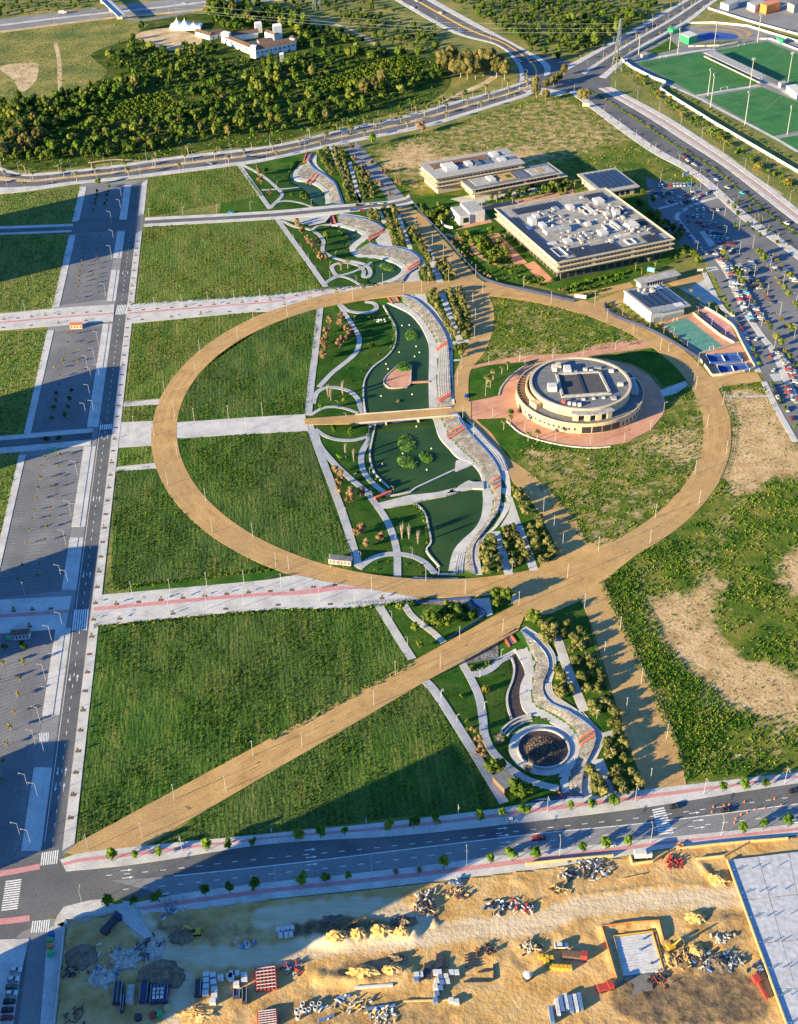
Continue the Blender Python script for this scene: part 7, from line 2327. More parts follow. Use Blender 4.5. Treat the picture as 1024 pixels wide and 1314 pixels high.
for (ph,s_,kd,gr) in (('on the diagonal sand path','m: 535,395 655,252 848,218 950,88 n: 140,55 G: 205,952 345,755 640,702 767,516 k: 893,325 953,228','column','lamp columns of the sand paths'),
                         ('on the south sand path','l: 222,236 355,322 296,416 435,518 378,628 530,728 o: 468,192','column','lamp columns of the sand paths'),
                         ('on the sand path inside the ring','i: 68,578 107,642 140,712 D: 340,112 358,212 352,332 265,528 240,638 275,862 345,972','column','lamp columns of the sand paths'),
                         ('on the north sand alley','B: 475,566 588,692 660,757 705,832 872,895 560,945 398,1000','column','lamp columns of the sand paths'),
                         ('on the park side of the south avenue','m: 332,440 685,447 n: 30,415 382,380 725,330 o: 82,300 412,260 670,232 972,195','tall','lamps of the south avenue'),
                         ('on the building site side of the south avenue','m: 312,655 n: 45,592 402,548 757,505 o: 128,466 470,416 735,388','tall','lamps of the south avenue'),
                         ('on the far promenade','d: 583,518 684,508 782,497 880,492 978,488 200,520 95,530','column','lamps of the promenades'),
                         ('on the near promenade','j: 497,190 640,180 777,155 917,147 635,250 777,240 917,230 95,192 k: 62,160 90,92 205,210 337,215','column','lamps of the promenades'),
                         ('on the middle promenade','g: 730,236 858,226 986,216 925,270 505,265','column','lamps of the promenades'),
                         ('on the cross street by the fields','d: 560,172 687,166 814,156 940,146','mid','lamps of the cross street'),
                         ('on the car park islands of the straight street','d: 455,152 458,108 428,267 420,327 398,472 370,652 357,717 420,197 g: 345,87 375,77 340,152 355,212 325,222 292,442 268,592 290,602 248,702 330,42 j: 233,132 258,152 195,362 215,467 172,507 190,592 152,667 237,312 m: 135,52 168,82 108,217 145,252 80,402 118,427','tall','lamps of the car parks'),
                         ('in the big car park','K: 590,142 478,197 680,267 570,327 660,467 770,402 760,622 530,542 440,412 620,702 355,277 Z: 500,542 410,592 600,652 505,702 700,772 605,812 255,367 325,352 300,812 40,310','tall','lamps of the big car park'),
                         ('round the courts','Y: 95,345 165,450 365,465 395,580 430,470 520,545 565,765 590,335 680,405 770,470 345,405','mid','lamps round the courts'),
                         ('on the park lawns','A: 395,655 445,720 493,790 540,865 632,835 632,900 668,762 805,918 150,190 282,300 508,410 C: 220,770 275,848 330,215 E: 107,140 412,108 432,335 332,380 447,495 587,452 600,768 266,622 375,908 712,862 888,990 G: 322,378 527,408 425,550 647,905 930,962 900,748 630,75','short','short lamps of the park lawns'),
                         ('near the round fountain','H: 240,278 262,458 112,542 355,168 715,542 757,742 877,522 25,405','short','short lamps of the park lawns'),
                         ('on the round building plaza','R: 108,528 292,588 500,610 702,592 858,522 938,415 80,110 275,95 460,70 650,45 D: 425,710 470,850 445,500 648,478 682,515','mid','lamps of the pink plaza')):
 for k,p_ in enumerate(tg('d',s_)):
  rz = random.choice([STREET_DIR + math.pi / 2,STREET_DIR - math.pi / 2]) if kd != 'tall' else (math.pi * .97 if 'islands' in ph or 'big' in ph else (-1.5 if 'park side' in ph else 1.6))
  lamp(kd,p_,rz,f'{nth(k)} pale lamp {ph}',gr)
for (L_,st,ph) in ((NAa * .97 + NAb * .03,34,'on the wood side of the north avenue'),(NAa * .53 + NAb * .47,32,'on the median of the north avenue'),(NAa * .02 + NAb * .98,34,'on the park side of the north avenue'),
                     (EBA * .98 + EBB * .02,30,'on the campus side of the boulevard'),(EBA * .02 + EBB * .98,34,'on the sports ground side of the boulevard'),(URA * .5 + URB * .5,36,'on the upper road median'),
                     (spline(HWb,8),60,'along the highway verge'),(spline(HWa,8),60,'along the far side of the highway'),(spline(NEa,8),42,'along the road beside the eucalyptus grove')):
 for k,p_ in enumerate(along(L_,st,8)):
  if 'highway' in ph and not -420 < p_[0] < 420:
   continue
  lamp('tall',p_,random.choice([0,math.pi]) + .4,f'{nth(k)} tall lamp {ph}','avenue lamps')
# floodlight masts, pylons
for k,(s_,h_) in enumerate((('510,540',30),('495,468',24),('740,425',27),('712,640',29),('960,700',25),('785,155',27),('530,195',25),('318,220',24),('270,200',17),('85,260',24),('965,390',27))):
 p_ = _s(s_)[0] if callable(_s) else tg('S',s_)[0]
 r = empty('floodlight_mast',(p_[0],p_[1],0),random.uniform(0,1),f'{nth(k)} tall floodlight mast around the football pitches','floodlight','floodlight masts')
 MB().cyl((0,0),.36,.22,0,h_,8).build('mast','lamp_white',r)
 MB().box(-1.5,-.25,h_ - 2.2,1.5,.25,h_ - .2).build('lamp_frame','lamp_white',r)
def pylon(xy,h,label):
 r = empty('power_pylon',(xy[0],xy[1],0),.5,label,'pylon')
 tw_ = MB()
 zs = [0,h * .22,h * .42,h * .6,h * .76,h * .9,h]
 ws = [3.6,2.7,2.0,1.4,1.0,.7,.15]
 for i in range(len(zs) - 1):
  for a in range(4):
   c0 = [(-1,-1),(1,-1),(1,1),(-1,1)][a]
   c1 = [(-1,-1),(1,-1),(1,1),(-1,1)][(a + 1) % 4]
   p0 = (c0[0] * ws[i],c0[1] * ws[i],zs[i])
   p1 = (c0[0] * ws[i + 1],c0[1] * ws[i + 1],zs[i + 1])
   q1 = (c1[0] * ws[i + 1],c1[1] * ws[i + 1],zs[i + 1])
   tw_.beam(p0,p1,.32)
   tw_.beam(p0,q1,.2)
   tw_.beam(p1,q1,.2)
 tw_.build('lattice','grey_metal',r)
 for zc,w in ((h * .66,7),(h * .8,6),(h * .93,4.5)):
  am = MB().beam((-w,0,zc),(w,0,zc),.3)
  am.beam((-w,0,zc),(0,0,zc + 1.6),.2).beam((w,0,zc),(0,0,zc + 1.6),.2)
  am.build('crossarm','grey_metal',r)
pylon(tg('c','330,275')[0],48,'tall lattice power pylon at the sports ground corner')
pylon(tg('b','195,40')[0],36,'far lattice power pylon at the top edge')
for k,(s_,e_,z0) in enumerate((('c: 338,150','c: 0,140',40),('c: 340,130','c: 0,118',44),('c: 335,165','c: 0,158',36))):
 a = np.array([*tg('c','330,275')[0],z0])
 b = np.array([*(tg('c','330,275')[0] + np.array([-420,110])),z0 - 4 + k])
 q = np.linspace(0,1,16)
 cbl = MB()
 pr = None
 for u in q:
  p_ = a * (1 - u) + b * u - np.array([0,0,14 * 4 * u * (1 - u) * .5])
  if pr is not None:
   cbl.beam(pr,p_,.12)
  pr = p_
 tag(cbl.build('power_cable','grey_metal'),f'{nth(k)} sagging power cable from the tall pylon','cable','power cables')
# ================================================================== road paint
def quadmark(name,par,q,z=.062,mt='paint'):
 q = np.asarray(q)
 return mobj(name,[(p[0],p[1],z) for p in q],[(0,1,2,3)] if np.cross(q[1] - q[0],q[2] - q[1]) > 0 else [(3,2,1,0)],mt,par)
def zebra(s,n,par,tile='d',z=.066):
 a,b,c,d = tg(tile,s)
 for k in range(n):
  f0,f1 = (k + .22) / n,(k + .78) / n
  quadmark('zebra_stripe',par,[a * (1 - f0) + b * f0,a * (1 - f1) + b * f1,d * (1 - f1) + c * f1,d * (1 - f0) + c * f0],z)
zebra('d: 440,502 482,500 474,536 432,538',7,road_w)
zebra('j: 277,243 335,238 328,318 268,320',7,road_w)
zebra('g: 374,250 455,243 453,262 372,268',10,road_w)
zebra('m: 156,452 222,440 216,492 150,500',8,road_w)
zebra('m: 146,2 186,0 182,34 148,36',6,cross)
zebra('m: 82,548 66,664 4,672 22,556',13,cross)
zebra('p: 120,240 190,234 184,280 114,284',8,cross)
zebra('o: 476,288 502,386 558,380 520,278',11,avenue)
zebra('K: 585,878 655,870 690,918 618,928',8,None)
zebra('K: 140,128 215,120 235,145 150,155',7,None)
for o in [o for o in bpy.data.objects if o.name.startswith('zebra_stripe') and o.parent is None]:
 o['kind'] = 'structure'
def dashes(line,par,L=2.2,gap=4.5,w=.28,z=.062,name='lane_dash',start=0.0,lim=200):
 line = np.asarray(line)
 d = np.r_[0,np.cumsum(np.hypot(*np.diff(line,axis=0).T))]
 at = lambda s: np.array([np.interp(s,d,line[:,0]),np.interp(s,d,line[:,1])])
 s = start
 k = 0
 while s + L < d[-1] and k < lim:
  a,b = at(s),at(s + L)
  n = np.array([-(b - a)[1],(b - a)[0]]) / np.hypot(*(b - a)) * w / 2
  quadmark(name,par,[a - n,b - n,b + n,a + n],z)
  s += L + gap
  k += 1
C_ = spline(AVC,4)
n1,s0_ = spline(AVN1,4),spline(tg('m','330,640 650,612 1020,562 n: 500,512 1020,445 o: 470,400 1024,342 1600,268 3000,88'),4)
a_,b_,c_ = resample(n1,135),resample(C_,135),resample(s0_,135)
dashes(a_ * .36 + b_ * .64,avenue,start=24)
dashes(b_ * .5 + c_ * .5,avenue,start=24)
strip('centre_line',offset(b_[14:],.18),offset(b_[14:],-.18),.062,'paint',drape=False,smooth_lines=False,parent=avenue)
ml = np.array([(at_line('R2',y) + at_line('R3',y)) / 2 for y in np.linspace(1080,300,60)])
dashes(ml,road_w,2,5)
dashes(np.array([at_line('R2',y) * .12 + at_line('R3',y) * .88 for y in (1080,300)]),road_w,300,1,.2)
def arrow(p,ang,par,z=.064):
 c,s = math.cos(ang),math.sin(ang)
 R2_ = lambda x,y: (p[0] + x * c - y * s,p[1] + x * s + y * c,z)
 mobj('lane_arrow',[R2_(-2.2,-.15),R2_(.6,-.15),R2_(.6,-.55),R2_(2.2,0),R2_(.6,.55),R2_(.6,.15),R2_(-2.2,.15)],[(0,1,2,3,4,5,6)],'paint',par)
for s_ in ('m: 475,515 480,545 n: 170,440 170,468 175,495 890,360 898,386 905,412 o: 635,302 650,330 655,357 90,345 155,345'):
 pass
for p_ in tg('m','m: 475,517 480,545 n: 170,440 175,468 178,495 892,360 898,386 905,412 o: 635,302 650,330 655,357'):
 arrow(p_,.117,avenue)
for y in (990,1010,700 + 110 / 2.93,640,560,350,870):
 for f_ in (.3,.7):
  arrow(at_line('R2',y) * f_ + at_line('R3',y) * (1 - f_),STREET_DIR if f_ > .5 else STREET_DIR + math.pi,road_w)
for lt,(a,b,y0,y1,y2,y3) in zip(lots,LOTS):
 A0,A1,B0,B1 = at_line(a,y0),at_line(a,y1),at_line(b,y2),at_line(b,y3)
 L_ = np.hypot(*(A1 - A0))
 mbk = MB()
 n = int(L_ / 2.6)
 for k in range(2,n - 2):
  pA,pB = A0 + (A1 - A0) * k / n,B0 + (B1 - B0) * k / n
  if pA[0] < -320:
   continue
  e = (pB - pA) / np.hypot(*(pB - pA))
  W_ = np.hypot(*(pB - pA))
  for (c0,c1) in ((.4,5.0),(W_ * .5 - 5.2,W_ * .5 + 5.2),(W_ - 5.0,W_ - .4)):
   p,q = pA + e * c0,pA + e * c1
   nn = np.array([-e[1],e[0]]) * .055
   mbk.add([(*(p - nn),.051),(*(q - nn),.051),(*(q + nn),.051),(*(p + nn),.051)],[(0,1,2,3)])
 if mbk.v:
  ob = mbk.build('bay_lines','paint_worn',lt)
  ob['kind'] = 'stuff'
# ================================================================== vehicles
CARCOL = {'white': (.52,.52,.51),'silver': (.28,.285,.29),'grey': (.09,.093,.097),'black': (.012,.012,.014),'blue': (.02,.07,.28),'red': (.34,.02,.02),'darkred': (.16,.015,.02),'cyan': (.03,.30,.55)}
for k,c in CARCOL.items():
 mat('car_' + k,[c],rough=.3,spec=.5,fine=.0)
plain('tyre',(.015,.015,.015),rough=.9)
plain('tail',(.4,.01,.01),rough=.4)
def car_geo():
 """body shell, glasshouse, wheels, lights as separate MBs; x forward, 4.3 m long"""
 prof = [(-2.15,.35),(-2.15,.85),(-1.95,1.0),(.95,.98),(1.9,.82),(2.15,.62),(2.15,.32)]
 body = MB()
 n = len(prof)
 for hw,s in ((.86,1),):
  v = [(x,-hw,z) for x,z in prof] + [(x,hw,z) for x,z in prof]
  f = [tuple(range(n)),tuple(range(2 * n - 1,n - 1,-1))] + [((i + 1) % n,i,n + i,n + (i + 1) % n) for i in range(n)]
  body.add(v,f)
 cab = [(-1.85,1.0),(-1.35,1.46),(.15,1.46),(.95,.98)]
 gl = MB()
 v = [(x,-.80 + .14 * (z > 1.2),z) for x,z in cab] + [(x,.80 - .14 * (z > 1.2),z) for x,z in cab]
 gl.add(v,[(0,1,2,3),(7,6,5,4),(1,0,4,5),(3,2,6,7)])
 rf = MB().box(-1.4,-.68,1.455,.2,.68,1.50)
 wh = []
 for x in (-1.35,1.35):
  for y in (-.8,.8):
   m = MB()
   vv_ = []
   for yy in (y - .11,y + .11):
    for q in range(8):
     a = 2 * math.pi * q / 8
     vv_.append((x + .33 * math.cos(a),yy,.33 + .33 * math.sin(a)))
   m.add(vv_,[tuple(range(7,-1,-1)),tuple(range(8,16))] + [(q,(q + 1) % 8,8 + (q + 1) % 8,8 + q) for q in range(8)])
   wh.append(m)
 return body,gl,rf,wh
_b,_g,_r2,_w = car_geo()
CARJ,CARP = {},{}
for k in CARCOL:
 m = MB()
 m.add(_b.v,_b.f,0).add(_g.v,_g.f,1).add(_r2.v,_r2.f,0)
 for w_ in _w:
  m.add(w_.v,w_.f,2)
 CARJ[k] = m.mesh('car',['car_' + k,'glass_dark','tyre'])
 CARP[k] = (_b.mesh('body','car_' + k),_r2.mesh('roof','car_' + k))
GLM = _g.mesh('windows','glass_dark')
WHM = [w_.mesh('wheel','tyre') for w_ in _w]
LIGHTM = [MB().box(2.1,y - .18,.55,2.17,y + .18,.7).mesh('headlight','lamp_white') for y in (-.6,.6)] + [MB().box(-2.17,y - .16,.7,-2.1,y + .16,.86).mesh('tail_light','tail') for y in (-.62,.62)]
def car(xy,ang,col,label,group=None,parts=False,s=1.0,z=.06,cat='car'):
 if parts:
  r = empty('car',(xy[0],xy[1],z),ang,label,cat,group)
  for m in (*CARP[col],GLM,*WHM,*LIGHTM):
   o = bpy.data.objects.new(m.name.split('.')[0],m)
   link(o,r)
 else:
  r = bpy.data.objects.new('car',CARJ[col])
  COL.objects.link(r)
  r.location = (xy[0],xy[1],z)
  r.rotation_euler = (0,0,ang)
  tag(r,label,cat,group)
 r.scale = (s,s,s)
 return r
CW = ['white'] * 8 + ['silver'] * 5 + ['grey'] * 4 + ['black'] * 3 + ['blue'] * 2 + ['red'] * 2 + ['darkred','cyan']
CROWS = [('Z','30,330 235,325',9,.95,90,'in the back row of the upper car park'),('Z','5,380 125,380',7,.9,90,'in the second row of the upper car park'),('Z','10,410 60,405',3,.9,90,'in the third row of the upper car park'),
         ('Z','90,452 270,378',9,.85,80,'in the slanted row of the upper car park'),('Z','185,455 290,425',5,.85,80,'in the front row of the upper car park'),('Z','300,415 400,370',4,.9,20,'at the upper car park exit'),('Z','190,510 280,470',4,.8,20,'along the curved kerb'),
         ('Z','300,500 450,500',4,.8,90,'in the first row below the curved kerb'),('Z','235,545 345,548',4,.8,90,'in the second row below the curved kerb'),('Z','240,580 430,600',7,.75,90,'in the third row below the curved kerb'),
         ('Z','345,612 500,625',5,.6,90,'in the fourth row below the curved kerb'),('Z','380,655 500,675',6,.85,90,'in the fifth row below the curved kerb'),('Z','400,690 520,710',5,.8,90,'in the sixth row below the curved kerb'),
         ('Z','470,740 560,740',5,.9,90,'in the seventh row below the curved kerb'),('Z','480,775 620,805',7,.9,90,'in the eighth row below the curved kerb'),
         ('K','200,20 300,160 350,240',12,.85,60,'at the head of the lane row'),('K','290,90 360,190 420,290 490,420 545,520',26,.9,60,'in the long middle row of the big car park'),('K','300,240 370,330 420,430 470,510',12,.9,60,'in the long lane row beside the pale kerb'),
         ('K','540,40 640,150',8,.5,60,'in the outer row under the pavement palms'),('K','560,330 640,440',8,.35,60,'in the half-empty outer row'),('K','700,150 788,250',6,.7,60,'in the outermost row by the boulevard'),('K','430,60 520,170',8,.6,60,'in the second outer row'),('K','370,120 460,165',5,.9,70,'in the pale cluster of the big car park'),('K','420,195 490,245',5,.8,70,'in the pair of rows with red cars'),('K','480,262 545,295',3,.9,70,'beside the red pair of cars'),('K','640,715 700,790 780,900',11,.9,60,'in the lower lane row'),
         ('K','690,790 788,910',10,.9,60,'in the lower middle row'),('K','720,850 788,960',6,.9,60,'in the lower outer row'),('K','700,945 788,1070',8,.9,60,'in the last row before the frame edge'),
         ('K','315,430 350,495 395,570 445,655 485,740',10,.8,0,'parked along the court side of the lane'),('K','600,965 660,1070 740,1190',9,.8,0,'parked along the bare ground side of the lane'),('K','720,1010 788,1130',6,.8,60,'in the last row past the zebra crossing'),
         ('Z','170,590 260,700 360,810',9,.7,0,'parked behind the square campus building'),('Z','180,105 290,185',8,.9,0,'parked on the boulevard above the hoarding'),('Z','320,195 440,285',7,.7,0,'parked on the boulevard beside the hoarding')]
for (tl,s_,n,occ,rot,ph) in CROWS:
 q = tg(tl,s_)
 L_ = plen(q)
 q = resample(q,n)
 tn_ = np.gradient(q,axis=0)
 k = 0
 for i in range(n):
  if random.random() > occ:
   continue
  a = math.atan2(tn_[i][1],tn_[i][0]) + math.radians(rot) + random.gauss(0,.04) + (math.pi if random.random() < .5 else 0)
  c_ = random.choice(CW)
  car(q[i] + rng.normal(0,.25,2),a,c_,f'{nth(k)} car, {dict(darkred="dark red", cyan="light blue").get(c_, c_)}, {ph}','cars of the big car parks',s=random.uniform(.95,1.08))
  k += 1
AVD = .117
for (s_,c_,a,lb) in (('o: 562,281','black',AVD,'black car beside the zebra crossing on the south avenue'),('o: 755,295','black',AVD,'black car between the traffic cones'),('o: 1008,222','black',AVD + .1,'black car at the frame edge on the south avenue'),
      ('o: 57,398','darkred',AVD,'dark red car driving on the south avenue'),('o: 1012,336','white',AVD,'white car cut by the frame on the south avenue'),('o: 318,424','white',AVD,'white car under a street tree by the building site'),
      ('n: 928,332','white',AVD,'white car parked at the park kerb of the avenue'),('n: 1021,400','red',AVD,'red car in the middle of the south avenue'),('p: 60,428','white',.05,'white car, topmost of the parked column in the corner'),
      ('p: 50,462','white',.05,'second car of the corner column, white'),('p: 46,490','grey',.05,'grey car third in the corner column'),('p: 44,515','white',.05,'fourth car of the corner column, white'),('p: 37,545','black',.05,'black car fifth in the corner column'),
      ('p: 30,577','black',.05,'sixth car of the corner column, black'),('p: 28,607','darkred',.05,'dark car lowest in the corner column'),('d: 866,157','cyan',.06,'light blue car on the cross street'),
      ('A: 845,464','red',.1,'red car parked by the olive beds'),('A: 782,464','blue',.1,'blue car beside the red one by the olive beds'),('A: 820,430','black',.1,'black car on the park bridge kerb'),('A: 905,424','silver',.1,'silver car by the grey alley'),('A: 965,418','white',.1,'white car by the grey alley'),
      ('D: 298,712','blue',1.4,'small blue car on the sand path by the plaza'),('K: 497,634','white',.9,'white car driving down the lane'),('K: 620,852','white',.9,'white car before the lane zebra crossing'),('K: 600,752','red',.9,'red car turning on the lane kerb')):
 car(tg('d',s_)[0],a,c_,lb,parts=s_[0] in 'onp')
for k,(s_,c_) in enumerate((('a: 785,618','white'),('a: 935,592','blue'),('a: 50,662','black'),('a: 560,40','blue'),('a: 690,14','white'),('a: 355,34','silver'),('b: 555,30','white'),('b: 660,50','white'),('b: 955,232','white'),('b: 988,222','white'),('b: 570,6','white'),('b: 740,120','blue'),('b: 1000,222','silver'),('Z: 520,342','silver'),('Z: 625,382','cyan'),('Z: 942,600','white'))):
 car(tg('a',s_)[0],.15 if s_[0] == 'a' else -.9,c_,f'{nth(k)} far moving car, {c_.replace("cyan", "light blue")}, on the avenues','cars on the far avenues',s=1.15)
tk = empty('truck',(*tg('a','235,52')[0],.06),.12,'white lorry on the highway at the top','truck')
MB().box(-4,-1.2,.6,2,1.2,3.6).build('cargo_box','lime_white',tk)
MB().box(2.2,-1.1,.5,4.2,1.1,2.7).build('cab','lime_white',tk)
MB().box(3.6,-1.0,1.7,4.25,1.0,2.5).build('windscreen','glass_dark',tk)
for x in (-2.8,-1.6,3.1):
 MB().box(x - .45,-1.25,0,x + .45,1.25,.9).build('wheel_pair','tyre',tk)
# traffic cones
CONE = MB().box(-.28,-.28,0,.28,.28,.06).cyl((0,0),.22,.04,.06,.9,8).mesh('traffic_cone','orange_panel')
for k,p_ in enumerate(tg('o','705,280 745,275 765,272 822,262 832,300 862,290 898,285 935,250 960,275 785,340 790,325 810,310 700,300')):
 o = bpy.data.objects.new('traffic_cone',CONE)
 COL.objects.link(o)
 o.location = (p_[0],p_[1],.055)
 o.scale = (1.2,1.2,1.2)
 tag(o,f'{nth(k)} orange traffic cone on the south avenue','cone','traffic cones')
# ================================================================== kiosks, signs, bins, hut
def kiosk(s,tile,ang,w,d,h,wallm,roofm,label,stripe=None,cat='kiosk'):
 p_ = tg(tile,s)[0]
 r = empty('kiosk',(p_[0],p_[1],.1),ang,label,cat)
 MB().box(-w / 2,-d / 2,0,w / 2,d / 2,h).build('wall',wallm,r)
 MB().box(-w / 2 - .4,-d / 2 - .4,h,w / 2 + .4,d / 2 + .4,h + .25).build('roof',roofm,r)
 n = max(2,int(w / 1.6))
 for k in range(n):
  x = -w / 2 + w * (k + .2) / n
  MB().box(x,-d / 2 - .05,.5,x + w / n * .6,-d / 2 + .02,h * .8).build('panel',stripe or 'glass_dark',r)
 return r
kiosk('288,588','d',.05,7.5,3,2.8,'lime_white','orange_panel','white kiosk with orange roof at the third car park','red_stair')
kiosk('80,345','j',.08,8,3.2,3,'lime_white','brown_roof','white kiosk with brown roof and blue-green picture at the fifth car park','blue_panel')
kiosk('240,935','E',-.2,11,3,3,'lime_white','roof_grey','white and red booth on the ring path beside the field','red_stair')
kiosk('375,885','H',STREET_DIR - 1.1,6.5,7.5,3.4,'wood','roof_grey','dark wooden shed with grey roof beside the field path','wood','shed')
for (s_,mt_,lb) in (('p: 195,297','blue_panel','blue recycling container on the corner pavement'),('p: 190,318','green_panel','green recycling container between blue and orange ones'),('p: 190,340','orange_panel','orange recycling container on the corner pavement'),('p: 192,368','green_panel','dark green recycling container below the orange one'),('g: 204,346','green_panel','green waste bin at the side street corner'),('j: 35,352','green_panel','green waste bin beside the parking kiosk')):
 p_ = tg('p',s_)[0]
 r = empty('waste_container',(p_[0],p_[1],.15),.05,lb,'container')
 MB().prism(rect(-.9,-.75,.9,.75),.1,1.5,0,rect(-1.0,-.85,1.0,.85)).build('body',mt_,r)
 MB().box(-1.05,-.9,1.5,1.05,.9,1.65).build('lid',mt_,r)
for (s_,ang,w,h,mt_,lb) in (('Z: 222,262',.6,7,3.2,'lime_white','pale hoarding on posts at the field corner by the boulevard'),('V: 845,475',-.5,5,3,'cyan_board','light blue information board at the campus entrance'),('c: 213,412',-.3,6,3,'cream','cream hoarding beside the big junction'),('Y: 605,50',.2,4,1.6,'lime_white','low white sign at the car park corner'),('U: 470,400',.2,4,2,'lime_white','white entrance sign under the rear campus building')):
 if mt_ == 'cyan_board':
  plain('cyan_board',(.12,.42,.62))
 p_ = tg('Z',s_)[0]
 r = empty('sign_board',(p_[0],p_[1],0),ang,lb,'sign')
 MB().box(-w / 2,-.1,1.2,w / 2,.1,1.2 + h).build('panel',mt_,r)
 for x in (-w * .4,w * .4):
  MB().box(x - .12,.1,0,x + .12,.3,1.2 + h).build('post','grey_metal',r)
# posts and fences beside the sand paths
POSTM = MB().cyl((0,0),.09,.09,0,1.5,5).mesh('post','grey_metal')
for (s_,lb) in (('l: 288,132 430,440 565,728 o: 600,190','dark wire fence along the south sand path'),('i: 735,110 768,230 764,350 725,470','low post fence along the ring beside bare ground')):
 q_ = spline(tg('l',s_),3)
 r = empty('wire_fence',(q_[0][0],q_[0][1],0),0,lb,'fence')
 for p_ in along(q_,3.5):
  o = link(bpy.data.objects.new('post',POSTM),r)
  o.location = (p_[0] - q_[0][0],p_[1] - q_[0][1],0)
 for z_ in (.4,.8,1.2,1.45):
  m_ = MB()
  for a_,b_ in zip(q_[:-1:2],q_[2::2]):
   m_.beam((*(a_ - q_[0]),z_),(*(b_ - q_[0]),z_),.05)
  m_.build('wire','dark_metal',r)
# bollards where the promenades meet the ring
BOL = MB().cyl((0,0),.16,.14,0,.95,8).cyl((0,0),.2,.08,.95,1.1,8).mesh('bollard','dark_metal')
for (s_,n,ph) in (('k: 5,126 100,113',11,'at the upper corner of the near promenade'),('k: 300,224 590,202',20,'along the lower corner of the near promenade'),('k: 215,160 255,155',5,'by the pink stripe of the near promenade'),('e: 150,455 255,440',10,'at the end of the far promenade')):
 for k,p_ in enumerate(row('k',s_,n,.02)):
  o = bpy.data.objects.new('bollard',BOL)
  COL.objects.link(o)
  o.location = (p_[0],p_[1],.2)
  tag(o,f'{nth(k)} dark bollard {ph}','bollard','bollards of the promenades')
# ================================================================== building site
mat('heap_orange',[(.40,.22,.07),(.52,.31,.11),(.60,.40,.18)],scale=.3,fine=.3,fscale=1.2,bump=.2,bscale=1.2)
mat('heap_dark',[(.10,.075,.055),(.16,.12,.085),(.21,.16,.11)],scale=.3,fine=.3,fscale=1.2,bump=.2,bscale=1.2)
mat('heap_grey',[(.25,.24,.23),(.36,.34,.31),(.46,.42,.36)],scale=.5,fine=.35,fscale=1.5,bump=.2,bscale=1.2)
plain('timber',(.50,.36,.17),rough=.8,fine=.2)
plain('pallet_white',(.50,.50,.50),fine=.12)
plain('yellow_paint',(.55,.33,.03),rough=.5)
plain('pallet_dark',(.03,.033,.045),fine=.2)
plain('steel_red',(.36,.045,.035),rough=.5)
plain('slab_grey',(.40,.41,.44),rough=.9,fine=.18,fscale=.6)
plain('slab_dark',(.15,.14,.135),rough=.9,fine=.2)
plain('tarp_blue',(.09,.16,.32),rough=.6)
SITE = np.vstack([tg('p','252,242 330,232 432,214'),tg('p','520,212 1024,160 n: 0,632 500,580 1020,515 o: 330,475 560,435 1024,390 1700,310'),g2([(1420,1500),(40,1500)]),tg('p','205,640')])
SX0,SY0 = SITE.min(0)
SX1,SY1 = SITE.max(0)
SY0 = max(SY0,150.0)
sx = np.arange(SX0,min(SX1,260),1.0)
sy = np.arange(SY0,SY1 + 1,1.0)
QX,QY = np.meshgrid(sx,sy)
sp = np.stack([QX.ravel(),QY.ravel()],1)
def vnoise(p,s,seed):
 g = np.random.default_rng(seed)
 G_ = g.random((64,64))
 q = p / s
 i = np.floor(q).astype(int)
 f = q - i
 f = f * f * (3 - 2 * f)
 a = lambda dx,dy: G_[(i[:,0] + dx) % 64,(i[:,1] + dy) % 64]
 return (a(0,0) * (1 - f[:,0]) + a(1,0) * f[:,0]) * (1 - f[:,1]) + (a(0,1) * (1 - f[:,0]) + a(1,1) * f[:,0]) * f[:,1]
sz = .55 * (vnoise(sp,14,1) - .5) + .5 * (vnoise(sp,5,2) - .5) + .35 * (vnoise(sp,2.2,3) - .5)
TRACK = spline(np.vstack([tg('p','500,215 560,290 620,360 800,375 1024,370'),tg('q','200,340 500,310 800,270 1024,250'),tg('r','200,190 500,160 800,150')]),3)
TR2 = spline(tg('p','650,400 690,500 660,626 640,800'),3)
TR3 = spline(tg('q','0,230 300,190 480,200 600,260'),3)
dmin = np.full(len(sp),1e9)
for tr_ in (TRACK,TR2,TR3):
 for q in tr_[::2]:
  dmin = np.minimum(dmin,np.hypot(sp[:,0] - q[0],sp[:,1] - q[1]))
fl_ = np.clip((dmin - 3.5) / 4,0,1)
sz = sz * (.25 + .75 * fl_)
RIDGES = [(tg('q','150,300 240,315 330,310 450,290 550,285'),4.0,2.2),(tg('q','200,455 300,460 400,465 500,455 540,430'),4.0,1.6),(tg('q','330,430 420,415 520,410'),2.5,1.4),(tg('q','170,240 280,235 380,240'),2.5,1.4),(tg('q','340,255 400,250 460,262'),2.2,1.6),
          (tg('r','290,270 400,255 500,250 520,320'),1.6,1.0),(tg('r','285,270 310,350 340,460'),1.6,1.0),(tg('o','640,478 700,545 745,560'),2,1.0),(tg('r','540,330 600,300 640,250'),2,1.2),(tg('q','570,180 610,215 640,255'),1.8,1.0),(tg('o','0,640 150,620 330,600 500,580 660,575'),1.2,.6),(tg('r','540,380 580,410 640,390'),2.5,1.4),(tg('p','760,230 850,310 1000,290'),2.0,1.2)]
for (ln,wd,hh) in RIDGES:
 c_ = spline(ln,1.5)
 dm = np.full(len(sp),1e9)
 for q in c_:
  dm = np.minimum(dm,np.hypot(sp[:,0] - q[0],sp[:,1] - q[1]))
 sz = np.maximum(sz,hh * np.clip(1 - dm / wd,0,1) * (.45 + .8 * vnoise(sp,2.4,7)))
pitq = tg('r','318,292 482,272 530,432 360,456')
inpit = inside(sp,pitq)
sz[inpit] = -1.2
ins = inside(sp,SITE).reshape(QX.shape)
